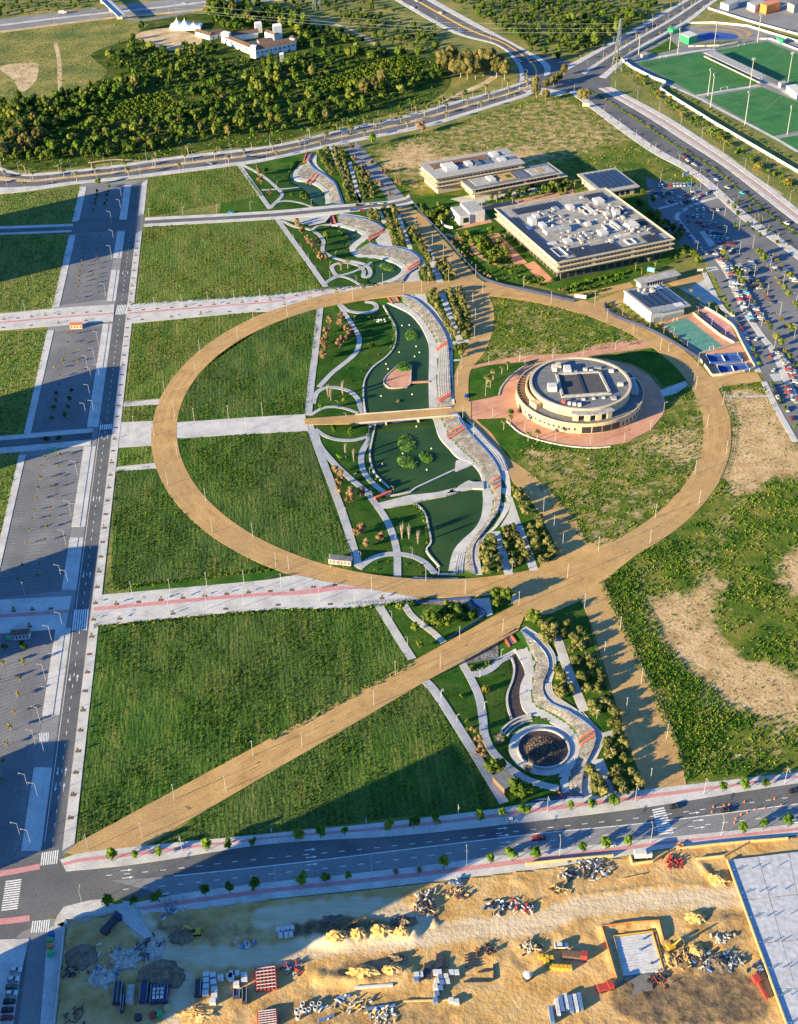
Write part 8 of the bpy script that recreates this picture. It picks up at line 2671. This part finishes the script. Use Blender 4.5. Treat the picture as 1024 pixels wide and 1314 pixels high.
cell = ins[:-1,:-1] & ins[1:,:-1] & ins[:-1,1:] & ins[1:,1:]
nxs = len(sx)
ii = (np.arange(len(sy) - 1)[:,None] * nxs + np.arange(nxs - 1)[None,:])[cell]
qd = np.stack([ii,ii + 1,ii + nxs + 1,ii + nxs],1)
sv = np.stack([sp[:,0],sp[:,1],sz + .32],1)
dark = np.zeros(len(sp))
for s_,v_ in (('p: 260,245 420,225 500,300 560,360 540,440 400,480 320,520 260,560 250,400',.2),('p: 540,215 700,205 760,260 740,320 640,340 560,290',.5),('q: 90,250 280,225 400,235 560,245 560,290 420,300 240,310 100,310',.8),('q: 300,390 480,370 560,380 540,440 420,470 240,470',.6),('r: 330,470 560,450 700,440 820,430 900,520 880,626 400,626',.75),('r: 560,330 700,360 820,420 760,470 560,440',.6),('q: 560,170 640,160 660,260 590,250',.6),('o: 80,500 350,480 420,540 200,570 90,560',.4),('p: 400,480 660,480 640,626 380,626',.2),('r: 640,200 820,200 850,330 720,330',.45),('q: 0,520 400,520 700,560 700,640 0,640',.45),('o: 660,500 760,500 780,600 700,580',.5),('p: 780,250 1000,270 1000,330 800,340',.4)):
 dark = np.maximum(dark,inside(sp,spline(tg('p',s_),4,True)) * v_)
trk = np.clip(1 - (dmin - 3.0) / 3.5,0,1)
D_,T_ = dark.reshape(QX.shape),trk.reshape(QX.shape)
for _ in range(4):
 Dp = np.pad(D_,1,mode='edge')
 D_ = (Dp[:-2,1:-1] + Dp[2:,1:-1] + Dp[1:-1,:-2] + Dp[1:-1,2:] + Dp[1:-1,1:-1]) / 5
def soilmat():
 """pale compacted tracks, ochre fill and damp brown earth, mixed by soil attributes and noise"""
 m = bpy.data.materials.new('site_soils')
 m.use_nodes = True
 N,L = m.node_tree.nodes,m.node_tree.links
 b = N['Principled BSDF']
 b.inputs['Roughness'].default_value = 1.0
 b.inputs['Specular IOR Level'].default_value = .05
 tc = N.new('ShaderNodeTexCoord')
 def noise(sc,det=6,st=None):
  n = N.new('ShaderNodeTexNoise')
  n.inputs['Scale'].default_value = sc
  n.inputs['Detail'].default_value = det
  n.inputs['Roughness'].default_value = .66
  v = tc.outputs['Object']
  if st:
   mp = N.new('ShaderNodeMapping')
   mp.inputs['Scale'].default_value = st
   mp.inputs['Rotation'].default_value = (0,0,-.1)
   L.new(v,mp.inputs[0])
   v = mp.outputs[0]
  L.new(v,n.inputs['Vector'])
  return n.outputs['Fac']
 def ramp(fac,cols):
  r = N.new('ShaderNodeValToRGB')
  e = r.color_ramp.elements
  e[0].position,e[0].color = .33,(*cols[0],1)
  e[1].position,e[1].color = .67,(*cols[-1],1)
  for i in range(1,len(cols) - 1):
   q = e.new(.33 + .34 * i / (len(cols) - 1))
   q.color = (*cols[i],1)
  L.new(fac,r.inputs[0])
  return r.outputs[0]
 def mix(f,a,c):
  x = N.new('ShaderNodeMix')
  x.data_type = 'RGBA'
  L.new(f,x.inputs[0])
  L.new(a,x.inputs[6])
  L.new(c,x.inputs[7])
  return x.outputs[2]
 def att(nm,amp,lo,hi,sc):
  a = N.new('ShaderNodeAttribute')
  a.attribute_name = nm
  k = N.new('ShaderNodeMath')
  k.operation = 'MULTIPLY_ADD'
  k.inputs[1].default_value = amp
  k.inputs[2].default_value = -amp / 2
  L.new(noise(sc,8),k.inputs[0])
  s = N.new('ShaderNodeMath')
  s.operation = 'ADD'
  L.new(a.outputs['Fac'],s.inputs[0])
  L.new(k.outputs[0],s.inputs[1])
  r = N.new('ShaderNodeMapRange')
  r.inputs[1].default_value,r.inputs[2].default_value = lo,hi
  L.new(s.outputs[0],r.inputs[0])
  return r.outputs[0]
 base = ramp(noise(.12),[(.38,.215,.07),(.49,.31,.125),(.56,.39,.19)])
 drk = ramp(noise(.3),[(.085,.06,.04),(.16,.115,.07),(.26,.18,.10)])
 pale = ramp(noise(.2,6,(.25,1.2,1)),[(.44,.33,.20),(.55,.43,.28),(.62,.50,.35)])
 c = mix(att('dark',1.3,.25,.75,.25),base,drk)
 c = mix(att('track',.6,.25,.8,.3),c,pale)
 L.new(c,b.inputs['Base Color'])
 bp = N.new('ShaderNodeBump')
 bp.inputs['Distance'].default_value = .35
 L.new(noise(.7,6),bp.inputs['Height'])
 L.new(bp.outputs[0],b.inputs['Normal'])
 MATS['site_soils'] = m
soilmat()
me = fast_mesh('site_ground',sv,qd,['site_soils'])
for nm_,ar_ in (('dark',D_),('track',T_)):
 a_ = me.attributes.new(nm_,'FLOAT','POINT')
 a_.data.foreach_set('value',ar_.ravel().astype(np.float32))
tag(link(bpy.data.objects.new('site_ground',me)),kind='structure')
_sz = sz.reshape(QX.shape)
def hs(x,y):
 i = int(np.clip((x - sx[0]),0,len(sx) - 1))
 j = int(np.clip((y - sy[0]),0,len(sy) - 1))
 return float(_sz[j,i]) + .32
sheet('site_base',SITE,.034,'sitesoil')
sheet('driveway',tg('p','440,200 500,185 522,218 575,300 545,310 470,250'),.62,'concrete',.3)
for ln,w_ in ((TRACK,9),(TR3,7),(TR2,8)):
 pass
def heap(s,tile,rx,ry,h,mt,label,rough=.35,seed=0,ang=0.0,cat='heap'):
 p_ = tg(tile,s)[0]
 g = np.random.default_rng(seed + 100)
 n,m = 20,6
 v,f = [],[]
 for j in range(m):
  fr = j / m
  for i in range(n):
   a = 2 * math.pi * i / n
   rr_ = (1 - fr) * (1 + g.normal(0,rough * .3))
   v.append((rx * rr_ * math.cos(a),ry * rr_ * math.sin(a),h * (1 - (1 - fr) ** 1.7) * (1 + g.normal(0,rough * .25)) - (.3 if j == 0 else 0)))
 v.append((0,0,h))
 for j in range(m - 1):
  for i in range(n):
   f.append((j * n + i,j * n + (i + 1) % n,(j + 1) * n + (i + 1) % n,(j + 1) * n + i))
 f += [((m - 1) * n + i,(m - 1) * n + (i + 1) % n,m * n) for i in range(n)]
 ob = mobj('soil_heap',v,f,mt)
 ob.location = (p_[0],p_[1],hs(*p_))
 ob.rotation_euler = (0,0,ang)
 tag(ob,label,cat)
heap('600,445','p',8.5,6,3.2,'heap_dark','large dark brown soil heap above the container row',seed=1)
heap('655,460','p',4,4,2.2,'heap_dark','smaller dark heap leaning on the large soil heap',seed=2)
heap('305,378','p',6,6,1.6,'heap_dark','low flat soil heap near the corner fence',seed=3)
heap('685,298','p',5,4,2.2,'heap_dark','dark soil heap in front of the yellow excavator',seed=4)
heap('470,385','p',6,4.5,1.8,'heap_grey','grey rubble heap with blue scraps',.6,5)
heap('385,455','p',5.5,4,1.5,'heap_grey','round rubble heap with torn plastic',.6,6)
heap('575,350','p',4.5,5,1.3,'heap_grey','broken asphalt heap beside the site entrance track',.6,7)
heap('265,240','q',6,2.2,1.6,'heap_dark','dark earth bank behind the orange cutting',.5,8)
heap('520,250','q',5,3,2.0,'heap_dark','dark earth heap at the end of the orange cutting',.5,9)
heap('500,385','q',3.5,2,1.6,'heap_dark','small dark heap above the second cutting',.5,10)
heap('720,555','o',4,3,1.6,'heap_orange','orange soil heap beside the concrete slab',.5,11)
heap('640,230','r',4,3,1.6,'heap_orange','orange soil heap beyond the small slab',.5,12)
heap('640,355','r',3,3,1.3,'heap_orange','low orange heap at the small slab corner',.5,13)
heap('720,400','r',5,4,1.4,'heap_dark','brown heap in the shaded corner of the site',.5,14)
heap('270,310','q',4,2.5,2.4,'heap_orange','left bulge of the sunlit orange cutting',.6,15)
heap('350,300','q',4,2.5,2.6,'heap_orange','middle bulge of the sunlit orange cutting',.6,16)
heap('430,285','q',5,2.5,2.6,'heap_orange','right bulge of the sunlit orange cutting',.6,17)
heap('515,290','q',3,2.2,2.0,'heap_orange','last bulge of the sunlit orange cutting',.6,18)
heap('370,440','q',6,2.5,2.0,'heap_orange','long orange bank of the second cutting',.6,19)
heap('480,430','q',5,2.5,2.0,'heap_orange','orange bank at the end of the second cutting',.6,20)
heap('740,590','p',7,3.5,1.2,'heap_orange','striped sand bank beside the white pallets',.6,21)
# concrete slabs
bs_px = 'o: 757,478 1024,450 1200,430 r: 1200,626 1200,720 1010,720 985,600'
q = np.vstack([tg('o','757,478 1030,448',1.4),g2([(1130,1080),(1130,1330)],1.4),tg('r','1000,680',1.4)])
c = q.mean(0)
bs = empty('concrete_slab',(c[0],c[1],0),0,'big pale concrete floor slab at the frame edge of the building site','slab')
qq = q - c
loc_sheet('base',q,1.2,'slab_dark',1.2,bs)
TLc,BLc = qq[0],qq[4]
TRc,BRc = qq[2],qq[3]
nb_,mb2 = 5,4
for i in range(nb_):
 for j in range(mb2):
  u0,u1,v0,v1 = i / nb_ + .002,(i + 1) / nb_ - .002,j / mb2 + .002,(j + 1) / mb2 - .002
  bl = lambda u,v: (TLc * (1 - u) + TRc * u) * (1 - v) + (BLc * (1 - u) + BRc * u) * v
  pq = [bl(u0,v1),bl(u1,v1),bl(u1,v0),bl(u0,v0)]
  if i in (3,4) and j in (1,):
   continue
  MB().prism([tuple(p) for p in pq],1.2,1.42 + random.uniform(0,.02)).build('slab_panel','slab_grey',bs)
MB().beam((*TLc,1.5),(*BLc,1.5),.5,1.0).build('edge_form','timber',bs)
for k in range(7):
 v = (k + .5) / 7
 a_,b_ = TLc * (1 - v) + BLc * v,TRc * (1 - v) + BRc * v
 for u in (.02,.05,.14,.2,.32):
  p_ = a_ * (1 - u) + b_ * u
  MB().box(p_[0] - .12,p_[1] - .12,1.4,p_[0] + .12,p_[1] + .12,2.5).build('rebar_stub','tarp_blue',bs)
q = tg('r','334,300 474,282 516,425 368,446',.4)
c = q.mean(0)
ss = empty('concrete_slab',(c[0],c[1],0),0,'small striped concrete slab in a pit with orange netting','slab')
qq = q - c
for k in range(14):
 f0,f1 = k / 14 + .004,(k + 1) / 14 - .004
 a0,a1 = qq[0] * (1 - f0) + qq[3] * f0,qq[0] * (1 - f1) + qq[3] * f1
 b0,b1 = qq[1] * (1 - f0) + qq[2] * f0,qq[1] * (1 - f1) + qq[2] * f1
 MB().prism([tuple(p) for p in (a1,b1,b0,a0)],-1.0,.38 + .03 * (k % 2)).build('slab_strip','pallet_white',ss)
for a_,b_ in ((qq[0],qq[3]),(qq[1],qq[2]),(qq[0],qq[1])):
 MB().beam((*(a_ * 1.03),.7),(*(b_ * 1.03),.7),.25,.5).build('edge_board','yellow_paint',ss)
rl = tg('r','286,268 400,252 500,246 518,318') - c
for i in range(3):
 MB().beam((*rl[i],1.2),(*rl[i + 1],1.2),.15,1.0).build('safety_net','orange_panel',ss)
rl = tg('r','286,268 310,350 345,470') - c
for i in range(2):
 MB().beam((*rl[i],1.2),(*rl[i + 1],1.2),.15,1.0).build('safety_net','orange_panel',ss)
for (s_,mt_) in (('440,310','tarp_blue'),('430,350','tarp_blue'),('475,400','pallet_dark')):
 p_ = tg('r',s_,.4)[0] - c
 MB().box(p_[0] - .4,p_[1] - .2,.42,p_[0] + .4,p_[1] + .2,1.5).build('prop',mt_,ss)
slab2 = tg('r','368,450 470,440 480,500 400,520')
sheet('shaded_foundation',slab2,.5,'slab_dark',.5)
# stacks of material
def stack(s,tile,w,d,h,mt,label,ang=.1,layers=2,group='pallet stacks on the building site',name='pallet_stack',cat='pallet stack'):
 p_ = tg(tile,s)[0]
 r = empty(name,(p_[0],p_[1],hs(*p_)),ang,label,cat,group)
 MB().box(-w / 2,-d / 2,-.2,w / 2,d / 2,.14).build('pallet','timber',r)
 lh = (h - .15) / layers
 for k in range(layers):
  j = random.uniform(-.05,.05)
  MB().box(-w / 2 + .06 + j,-d / 2 + .06,.15 + k * lh,w / 2 - .06 + j,d / 2 - .06,.15 + (k + 1) * lh - .04).build('load',mt,r)
k = 0
for s_ in ('775,450 775,472 775,495 773,518 800,452 803,478 806,505 806,530 800,550 830,460 872,445 888,445 870,462 888,485 918,452 918,468 862,455'.split()):
 stack(s_,'p',2.2,2.0,1.7,'pallet_white',f'{nth(k)} white wrapped pallet by the red steel racks')
 k += 1
for i,s_ in enumerate('50,280 68,278 85,275 103,273 60,300 80,298 98,296'.split()):
 stack(s_,'q',1.6,1.8,1.5,'pallet_white',f'{nth(i)} pale pallet beside the orange cutting')
for i,s_ in enumerate('570,450 585,448 568,465 640,440 655,440 658,458 680,455 645,475 665,480 685,475 640,495 660,500 700,440 720,440 645,520 700,545 720,550 640,545'.split()):
 stack(s_,'q',1.7,1.9,1.4,['pallet_white','pallet_white','tarp_blue'][i % 3],f'{nth(i)} pallet of blocks in the middle of the site')
for i,s_ in enumerate('58,383 78,385 97,387 80,402 98,418 116,420 132,421 148,422 165,423'.split()):
 stack(s_,'r',1.7,1.6,1.6,'yellow_paint',f'{nth(i)} yellow crate in the row below the van',name='yellow_crate',cat='crate',group='yellow crates')
for i,s_ in enumerate('97,600 120,575 135,560 152,552 170,560 188,555 205,550'.split()):
 stack(s_,'r',1.4,6,1.8,['tarp_blue','pallet_white'][i % 2],f'{nth(i)} long wrapped panel stack at the bottom of the site',ang=.05,name='panel_stack',cat='panel stack',group='panel stacks')
for i,(s_,mt_,w_,d_) in enumerate((('445,520','pallet_dark',3,8),('492,525','heap_grey',2.6,6.5),('543,518','navy',2.8,7),('600,522','navy',6,6.5),('745,500','pallet_dark',2.4,6),('920,528','pallet_dark',1.8,5.5),('462,560','pallet_dark',1.2,6),('890,522','navy',2.4,2.6))):
 p_ = tg('p',s_)[0]
 r = empty('material_bay',(p_[0],p_[1],hs(*p_)),.06,('first dark material bay in the container row','grey material bay in the container row','navy container between grey bay and wide bay','wide navy bay with white bags on top','tall dark rack beside the white pallets','narrow dark rack below the white pallets','thin dark beam bundle beside the first bay','small navy box beside the narrow rack')[i],'container')
 MB().box(-w_ / 2,-d_ / 2,-.2,w_ / 2,d_ / 2,2.0).build('body',mt_,r)
 for x in np.linspace(-w_ / 2 + .2,w_ / 2 - .2,max(2,int(w_))):
  MB().box(x - .1,-d_ / 2,2.0,x + .1,d_ / 2,2.2).build('rib','grey_metal',r)
 if i == 3:
  for q in range(9):
   x,y = -1.6 + 1.3 * (q % 3),-2 + 1.5 * (q // 3)
   MB().prism(rect(x - .5,y - .5,x + .5,y + .5),2.2,2.9,0,rect(x - .35,y - .35,x + .35,y + .35)).build('bag','pallet_white',r)
for i,(s_,w_,d_) in enumerate((('1000,462',6.5,9),('1005,612',6,6))):
 p_ = tg('p',s_)[0]
 r = empty('steel_rack',(p_[0],p_[1],hs(*p_)),.12,('large red steel rack with pale rungs','red steel rack cut by the bottom edge')[i],'rack')
 for q in range(6):
  x = -w_ / 2 + w_ * q / 5
  MB().beam((x,-d_ / 2,.8),(x,d_ / 2,.8),.7,1.2).build('side_beam','steel_red',r)
 for q in range(7):
  y = -d_ / 2 + d_ * (q + .5) / 7
  MB().beam((-w_ / 2,y,1.5),(w_ / 2,y,1.5),.25,.2).build('rung','pallet_white',r)
 for x in (-w_ / 2,w_ / 2):
  MB().box(x - .12,-d_ / 2,0,x + .12,-d_ / 2 + .25,1.8).build('post','steel_red',r)
# cable drums and pipes
for i,(s_,tl,mt_) in enumerate((('520,608','p','pallet_dark'),('575,598','p','steel_red'),('598,594','p','green_panel'),('630,572','p','timber'),('622,498','p','steel_red'))):
 p_ = tg(tl,s_)[0]
 r = empty('cable_drum',(p_[0],p_[1],hs(*p_)),0,('black','red','green','wooden','rust red')[i] + ' cable drum lying in the lower yard','cable drum')
 MB().cyl((0,0),1.3,1.3,0,.15,16).build('flange',mt_,r)
 MB().cyl((0,0),.7,.7,.15,1.0,12).build('core',mt_,r)
 MB().cyl((0,0),1.3,1.3,1.0,1.15,16).build('flange',mt_,r)
for i,s_ in enumerate('120,585 135,580 150,585 165,580 125,608 142,560 178,560 190,575 205,560'.split()):
 p_ = tg('q',s_)[0]
 v_,f_ = annulus(.55,.75,0,1.5,14)
 ob = mobj('pipe_ring',v_,f_,'pallet_white')
 ob.location = (p_[0],p_[1],hs(*p_))
 tag(ob,f'{nth(i)} upright concrete pipe ring in the shaded yard','pipe','concrete pipe rings')
for i,(a_,b_,mt_,lb) in enumerate((('340,495','480,485','pallet_white','long white pipe lying across the yard'),('270,535','320,525','tarp_blue','short light blue pipe behind the long white one'),('380,575','490,560','tarp_blue','blue pipe bundle near the bottom'),('200,620','260,598','tarp_blue','slanted blue pipe at the bottom edge'),('745,472','845,470','pallet_dark','thin dark steel beam in the sunlit yard'),('858,408','860,465','pallet_dark','upright dark steel beam in the sunlit yard'),('800,435','845,430','pallet_dark','short dark steel beam between the frames'),('520,545','690,540','timber','long timber formwork under the pallets'))):
 p,q2 = tg('q',a_)[0],tg('q',b_)[0]
 ob = MB().beam((*p,hs(*p) + .4),(*q2,hs(*q2) + .4),.8 if 'pipe' in lb else .5,.8 if 'pipe' in lb else .5).build('pipe' if 'pipe' in lb else 'steel_beam',mt_)
 tag(ob,lb,'pipe' if 'pipe' in lb else 'beam')
for i,(s_,w_,d_) in enumerate((('610,432',2.6,6),('655,398',2.6,6.5),('683,402',.7,3))):
 p_ = tg('q',s_)[0]
 ob = MB().box(-w_ / 2,-d_ / 2,-.2,w_ / 2,d_ / 2,.7).build('mesh_stack','pallet_dark')
 ob.location = (p_[0],p_[1],hs(*p_))
 ob.rotation_euler = (0,0,-.12)
 tag(ob,('dark stack of steel mesh above the pallets','longer dark stack of steel mesh','narrow strip of dark bars')[i],'steel mesh')
for i in range(5):
 p,q2 = tg('q',f'{750},{372 + 11 * i}')[0],tg('q',f'{800},{370 + 11 * i}')[0]
 tag(MB().beam((*p,hs(*p) + .4),(*q2,hs(*q2) + .4),.4).build('steel_bar','pallet_dark'),f'{nth(i)} dark steel bar of the sunlit bundle','bar','bundle of dark bars')
# machines
def excavator(s,tile,ang,mt,label,sc=1.0):
 p_ = tg(tile,s)[0]
 r = empty('excavator',(p_[0],p_[1],hs(*p_)),ang,label,'excavator')
 for y in (-1.0,1.0):
  MB().prism([(-1.7,y - .3),(1.7,y - .3),(1.7,y + .3),(-1.7,y + .3)],0,.8).build('track','tyre',r)
 MB().box(-1.6,-1.2,.9,1.2,1.2,1.9).build('body',mt,r)
 MB().box(.1,.2,1.9,1.2,1.2,3.0).build('cab','glass_dark',r)
 MB().beam((1.0,-.3,1.6),(3.6,-.3,4.0),.45).build('boom',mt,r)
 MB().beam((3.6,-.3,4.0),(5.2,-.3,1.6),.35).build('arm',mt,r)
 MB().prism(rect(4.8,-.9,5.8,.3),.6,1.6,0,rect(5.0,-.9,5.5,.3)).build('bucket','dark_metal',r)
 r.scale = (sc,sc,sc)
excavator('738,288','p',math.pi,'yellow_paint','small yellow excavator at a dark soil heap')
excavator('545,345','r',.4,'yellow_paint','yellow excavator beside the small striped slab')
excavator('885,640','o',2.2,'heap_grey','grey machine among debris in the sunlit yard',.8) if False else None
def lorry(s,tile,ang,cabm,boxm,label,L=7.0,hbox=2.0,sc=1.0):
 p_ = tg(tile,s)[0]
 r = empty('truck',(p_[0],p_[1],hs(*p_)),ang,label,'truck')
 MB().box(-L / 2,-1.2,.9,L / 2 - 2.2,1.2,.9 + hbox).build('cargo_box',boxm,r)
 MB().box(L / 2 - 2.0,-1.15,.6,L / 2,1.15,2.8).build('cab',cabm,r)
 MB().box(L / 2 - .5,-1.0,1.7,L / 2 + .04,1.0,2.6).build('windscreen','glass_dark',r)
 for x in (-L / 2 + 1.0,-L / 2 + 2.3,L / 2 - 1.0):
  for y in (-1.1,1.1):
   MB().box(x - .45,y - .16,0,x + .45,y + .16,.9).build('wheel','tyre',r)
 r.scale = (sc,sc,sc)
lorry('420,262','p',1.0,'navy','pallet_dark','dark blue tipper lorry near the site entrance',9.0,1.6)
lorry('440,470','o',.06,'lime_white','lime_white','white box lorry inside the timber enclosure',6.5,2.6)
lorry('185,378','r',-.15,'steel_red','brown_roof','red crane lorry below the white van',8.5,1.0)
lorry('300,497','r',.2,'steel_red','steel_red','red loader lorry under the small slab',5.5,1.0)
car(tg('r','135,340')[0],0.0,'white','white van parked on the sunlit site track',s=1.15,z=.5,parts=True,cat='van')
cp = tg('q','985,458')[0]
r = empty('cement_mixer',(cp[0],cp[1],hs(*cp)),.6,'white cement mixer drum on a dark frame','mixer')
MB().cyl((0,0),.9,1.6,.9,2.4,12).build('drum','lime_white',r)
MB().cyl((0,0),1.6,.7,2.4,3.8,12).build('drum_neck','lime_white',r)
MB().box(-1.5,-1.0,0,1.5,1.0,.9).build('frame','dark_metal',r)
r2 = tg('r','885,500')[0]
bm_ = MB().beam((0,-4,.8),(0,4,.8),1.0,1.0)
ob = empty('concrete_pump',(r2[0],r2[1],hs(*r2)),.25,'red concrete pump boom in the shaded corner','machine')
bm_.build('boom','steel_red',ob)
MB().box(-1.2,2.5,0,1.2,5.0,1.8).build('base','steel_red',ob)
# timber hoardings and enclosure
for i,(s_,lb) in enumerate((('o: 392,470 402,500 478,490 530,455','timber enclosure boards round the white lorry'),('o: 640,482 745,470','long timber board fence near the concrete slab'),('o: 745,470 830,422','slanted timber beam leading to the avenue'),('o: 575,442 700,428 840,415 985,404','timber hoarding below the avenue pavement'),('o: 0,500 140,485 330,468','low timber hoarding below the avenue street trees'),('p: 246,240 205,640','grey hoarding along the corner street'),('p: 250,240 430,215','grey hoarding along the corner pavement'),('o: 350,560 440,540','pale plank lying on the sunlit soil'))):
 q_ = tg('o',s_)
 mb2_ = MB()
 for k in range(len(q_) - 1):
  mb2_.beam((*q_[k],1.0),(*q_[k + 1],1.0),.35,1.4 if 'plank' not in lb else .3)
 tag(mb2_.build('hoarding','timber' if 'grey' not in lb else 'concrete'),lb,'hoarding')
# scattered debris, one pile each
def debris(s,tile,n,sp_,cols,label,hmax=1.0):
 p_ = tg(tile,s)[0]
 mb2_ = MB()
 for k in range(n):
  x,y = random.gauss(0,sp_),random.gauss(0,sp_ * .7)
  a = random.uniform(0,3.14)
  L = random.uniform(.3,1.3)
  z = random.uniform(.05,hmax)
  mb2_.beam((x - L * math.cos(a),y - L * math.sin(a),z * .5),(x + L * math.cos(a),y + L * math.sin(a),z),random.uniform(.2,.7),random.uniform(.2,.6),mi=random.randrange(len(cols)))
 ob = mb2_.build('debris_pile',cols)
 ob.location = (p_[0],p_[1],hs(*p_))
 ob['kind'] = 'stuff'
 tag(ob,label,'debris')
debris('602,190','q',60,2.2,['brown_roof','pallet_dark','heap_grey'],'rusty scrap strewn along the bend of the track')
debris('600,150','q',30,1.8,['heap_grey','pallet_white','brown_roof'],'grey scrap above the rusty scrap')
debris('718,95','q',14,1.4,['pallet_white','tarp_blue'],'white and blue sacks near the pavement')
debris('875,190','q',40,2.2,['pallet_dark','pallet_white','tarp_blue'],'tool pile with white box in the sunlit yard')
debris('960,190','q',40,2.4,['pallet_dark','pallet_white','steel_red'],'second tool pile in the sunlit yard')
debris('720,145','q',30,2.0,['brown_roof','timber'],'rusty mesh lying on the sand')
debris('240,510','o',60,3.2,['pallet_dark','pallet_white','heap_grey','tarp_blue'],'long debris pile below the street trees')
debris('160,540','o',30,1.8,['pallet_dark','heap_grey'],'small debris pile beside the long one')
debris('130,590','o',24,1.6,['pallet_dark','brown_roof','timber'],'planks and bars on the sunlit soil')
debris('552,490','o',50,2.0,['steel_red','steel_red','pallet_dark'],'heap of red machine parts')
debris('580,432','o',16,1.0,['steel_red','timber'],'red pipes by the hoarding gap')
debris('460,370','p',60,3.0,['tarp_blue','heap_grey','pallet_white','timber'],'blue plastic scraps on the grey rubble')
debris('385,445','p',50,2.6,['tarp_blue','heap_grey','pallet_dark'],'torn blue sheets on the round rubble heap')
debris('570,345','p',50,2.6,['pallet_dark','heap_dark','slab_dark'],'dark asphalt chunks beside the entrance track')
debris('660,185','p',30,4.0,['pallet_white','tarp_blue','heap_grey'],'pale sacks along the avenue pavement')
debris('930,325','p',14,2.0,['pallet_white','tarp_blue'],'white panels leaning near the pallets')
debris('270,440','p',16,2.0,['pallet_dark'],'black bars near the corner fence')
debris('290,590','p',16,2.4,['pallet_dark','brown_roof'],'dark drums in the lower corner')
debris('100,415','q',30,2.2,['tarp_blue','steel_red','pallet_dark'],'blue hoses beside the red rack')
debris('680,400','r',50,2.8,['pallet_dark','heap_grey','tarp_blue'],'grey debris in the shaded corner')
debris('780,395','r',40,2.0,['tarp_blue','pallet_dark','heap_grey'],'blue bundles in the shaded corner')
debris('740,310','r',18,1.6,['pallet_white','heap_grey'],'white sacks near the slab edge')
debris('590,390','r',40,2.4,['brown_roof','timber','heap_orange'],'broken timber beside the excavator')
debris('500,465','r',30,2.0,['brown_roof','steel_red','pallet_dark'],'rusty frames below the small slab')
debris('830,355','q',24,1.6,['pallet_dark','brown_roof'],'dark scrap above the steel beam')
debris('1000,345','q',24,1.6,['pallet_dark','timber','pallet_white'],'planks near the mixer')
debris('30,345','r',24,1.6,['brown_roof','timber'],'timber offcuts left of the van')
debris('880,415','r',24,1.6,['tarp_blue','pallet_dark'],'blue props by the big slab')
debris('430,600','q',40,3.0,['timber','pallet_white','heap_grey'],'mixed timber at the bottom edge')
debris('300,560','q',40,3.0,['pallet_white','yellow_paint','heap_grey'],'mixed pipes at the bottom edge')
# ================================================================== apartment blocks beyond the frame (their shadows reach into it)
plain('block_wall',(.58,.52,.44),rough=.8)
def block(a_px,b_px,dist,depth,label,tile='p0'):
 """a-b: where the shadow of the roof edge ends on the ground; dist: metres back towards the sun"""
 a,b = tg(tile,a_px)[0],tg(tile,b_px)[0]
 dr = np.array([math.cos(SHADOW_AZ),math.sin(SHADOW_AZ)])
 h = dist * math.tan(SUN_EL)
 A_,B_ = a - dr * dist,b - dr * dist
 c = (A_ + B_) / 2
 e = (B_ - A_) / np.hypot(*(B_ - A_))
 n = np.array([-e[1],e[0]])
 if n @ dr > 0:
  n = -n
 ang = math.atan2(e[1],e[0])
 w = np.hypot(*(B_ - A_))
 r = empty('apartment_block',(c[0],c[1],0),ang,label,'building')
 y1 = -depth if (np.array([-math.sin(ang),math.cos(ang)]) @ n) < 0 else depth
 y0,y1 = min(0,y1),max(0,y1)
 MB().box(-w / 2,y0,0,w / 2,y1,h - .8).build('wall','block_wall',r)
 MB().box(-w / 2 - .4,y0 - .4,h - .8,w / 2 + .4,y1 + .4,h).build('roof','roof_grey',r)
 fl_n = max(2,int(h / 3.2))
 for k in range(fl_n):
  z = h * k / fl_n
  for (yy,s_) in ((y0,-1),(y1,1)):
   MB().box(-w / 2 + 1,min(yy,yy + s_ * .12),z + 1.0,w / 2 - 1,max(yy,yy + s_ * .12),z + 2.3).build('window_band','glass_dark',r)
   MB().box(-w / 2,min(yy,yy + s_ * 1.2),z + .05,w / 2,max(yy,yy + s_ * 1.2),z + .22).build('balcony','block_wall',r)
 return r
block('p0: 588,952','p0: 690,1064',260,16,'tall slab block whose long shadow crosses field and avenue')
block('p0: 128,700','p0: 112,805',95,14,'lower block west of the car parks shading the near promenade end')
block('p0: 158,470','p0: 148,556',118,14,'middle block west of the car parks shading the third car park')
block('p0: 182,238','p0: 176,318',190,14,'far block west of the car parks shading the first car park')
block('p0: 88,950','p0: 70,1085',80,14,'corner block shading the last car park by the crossroads')
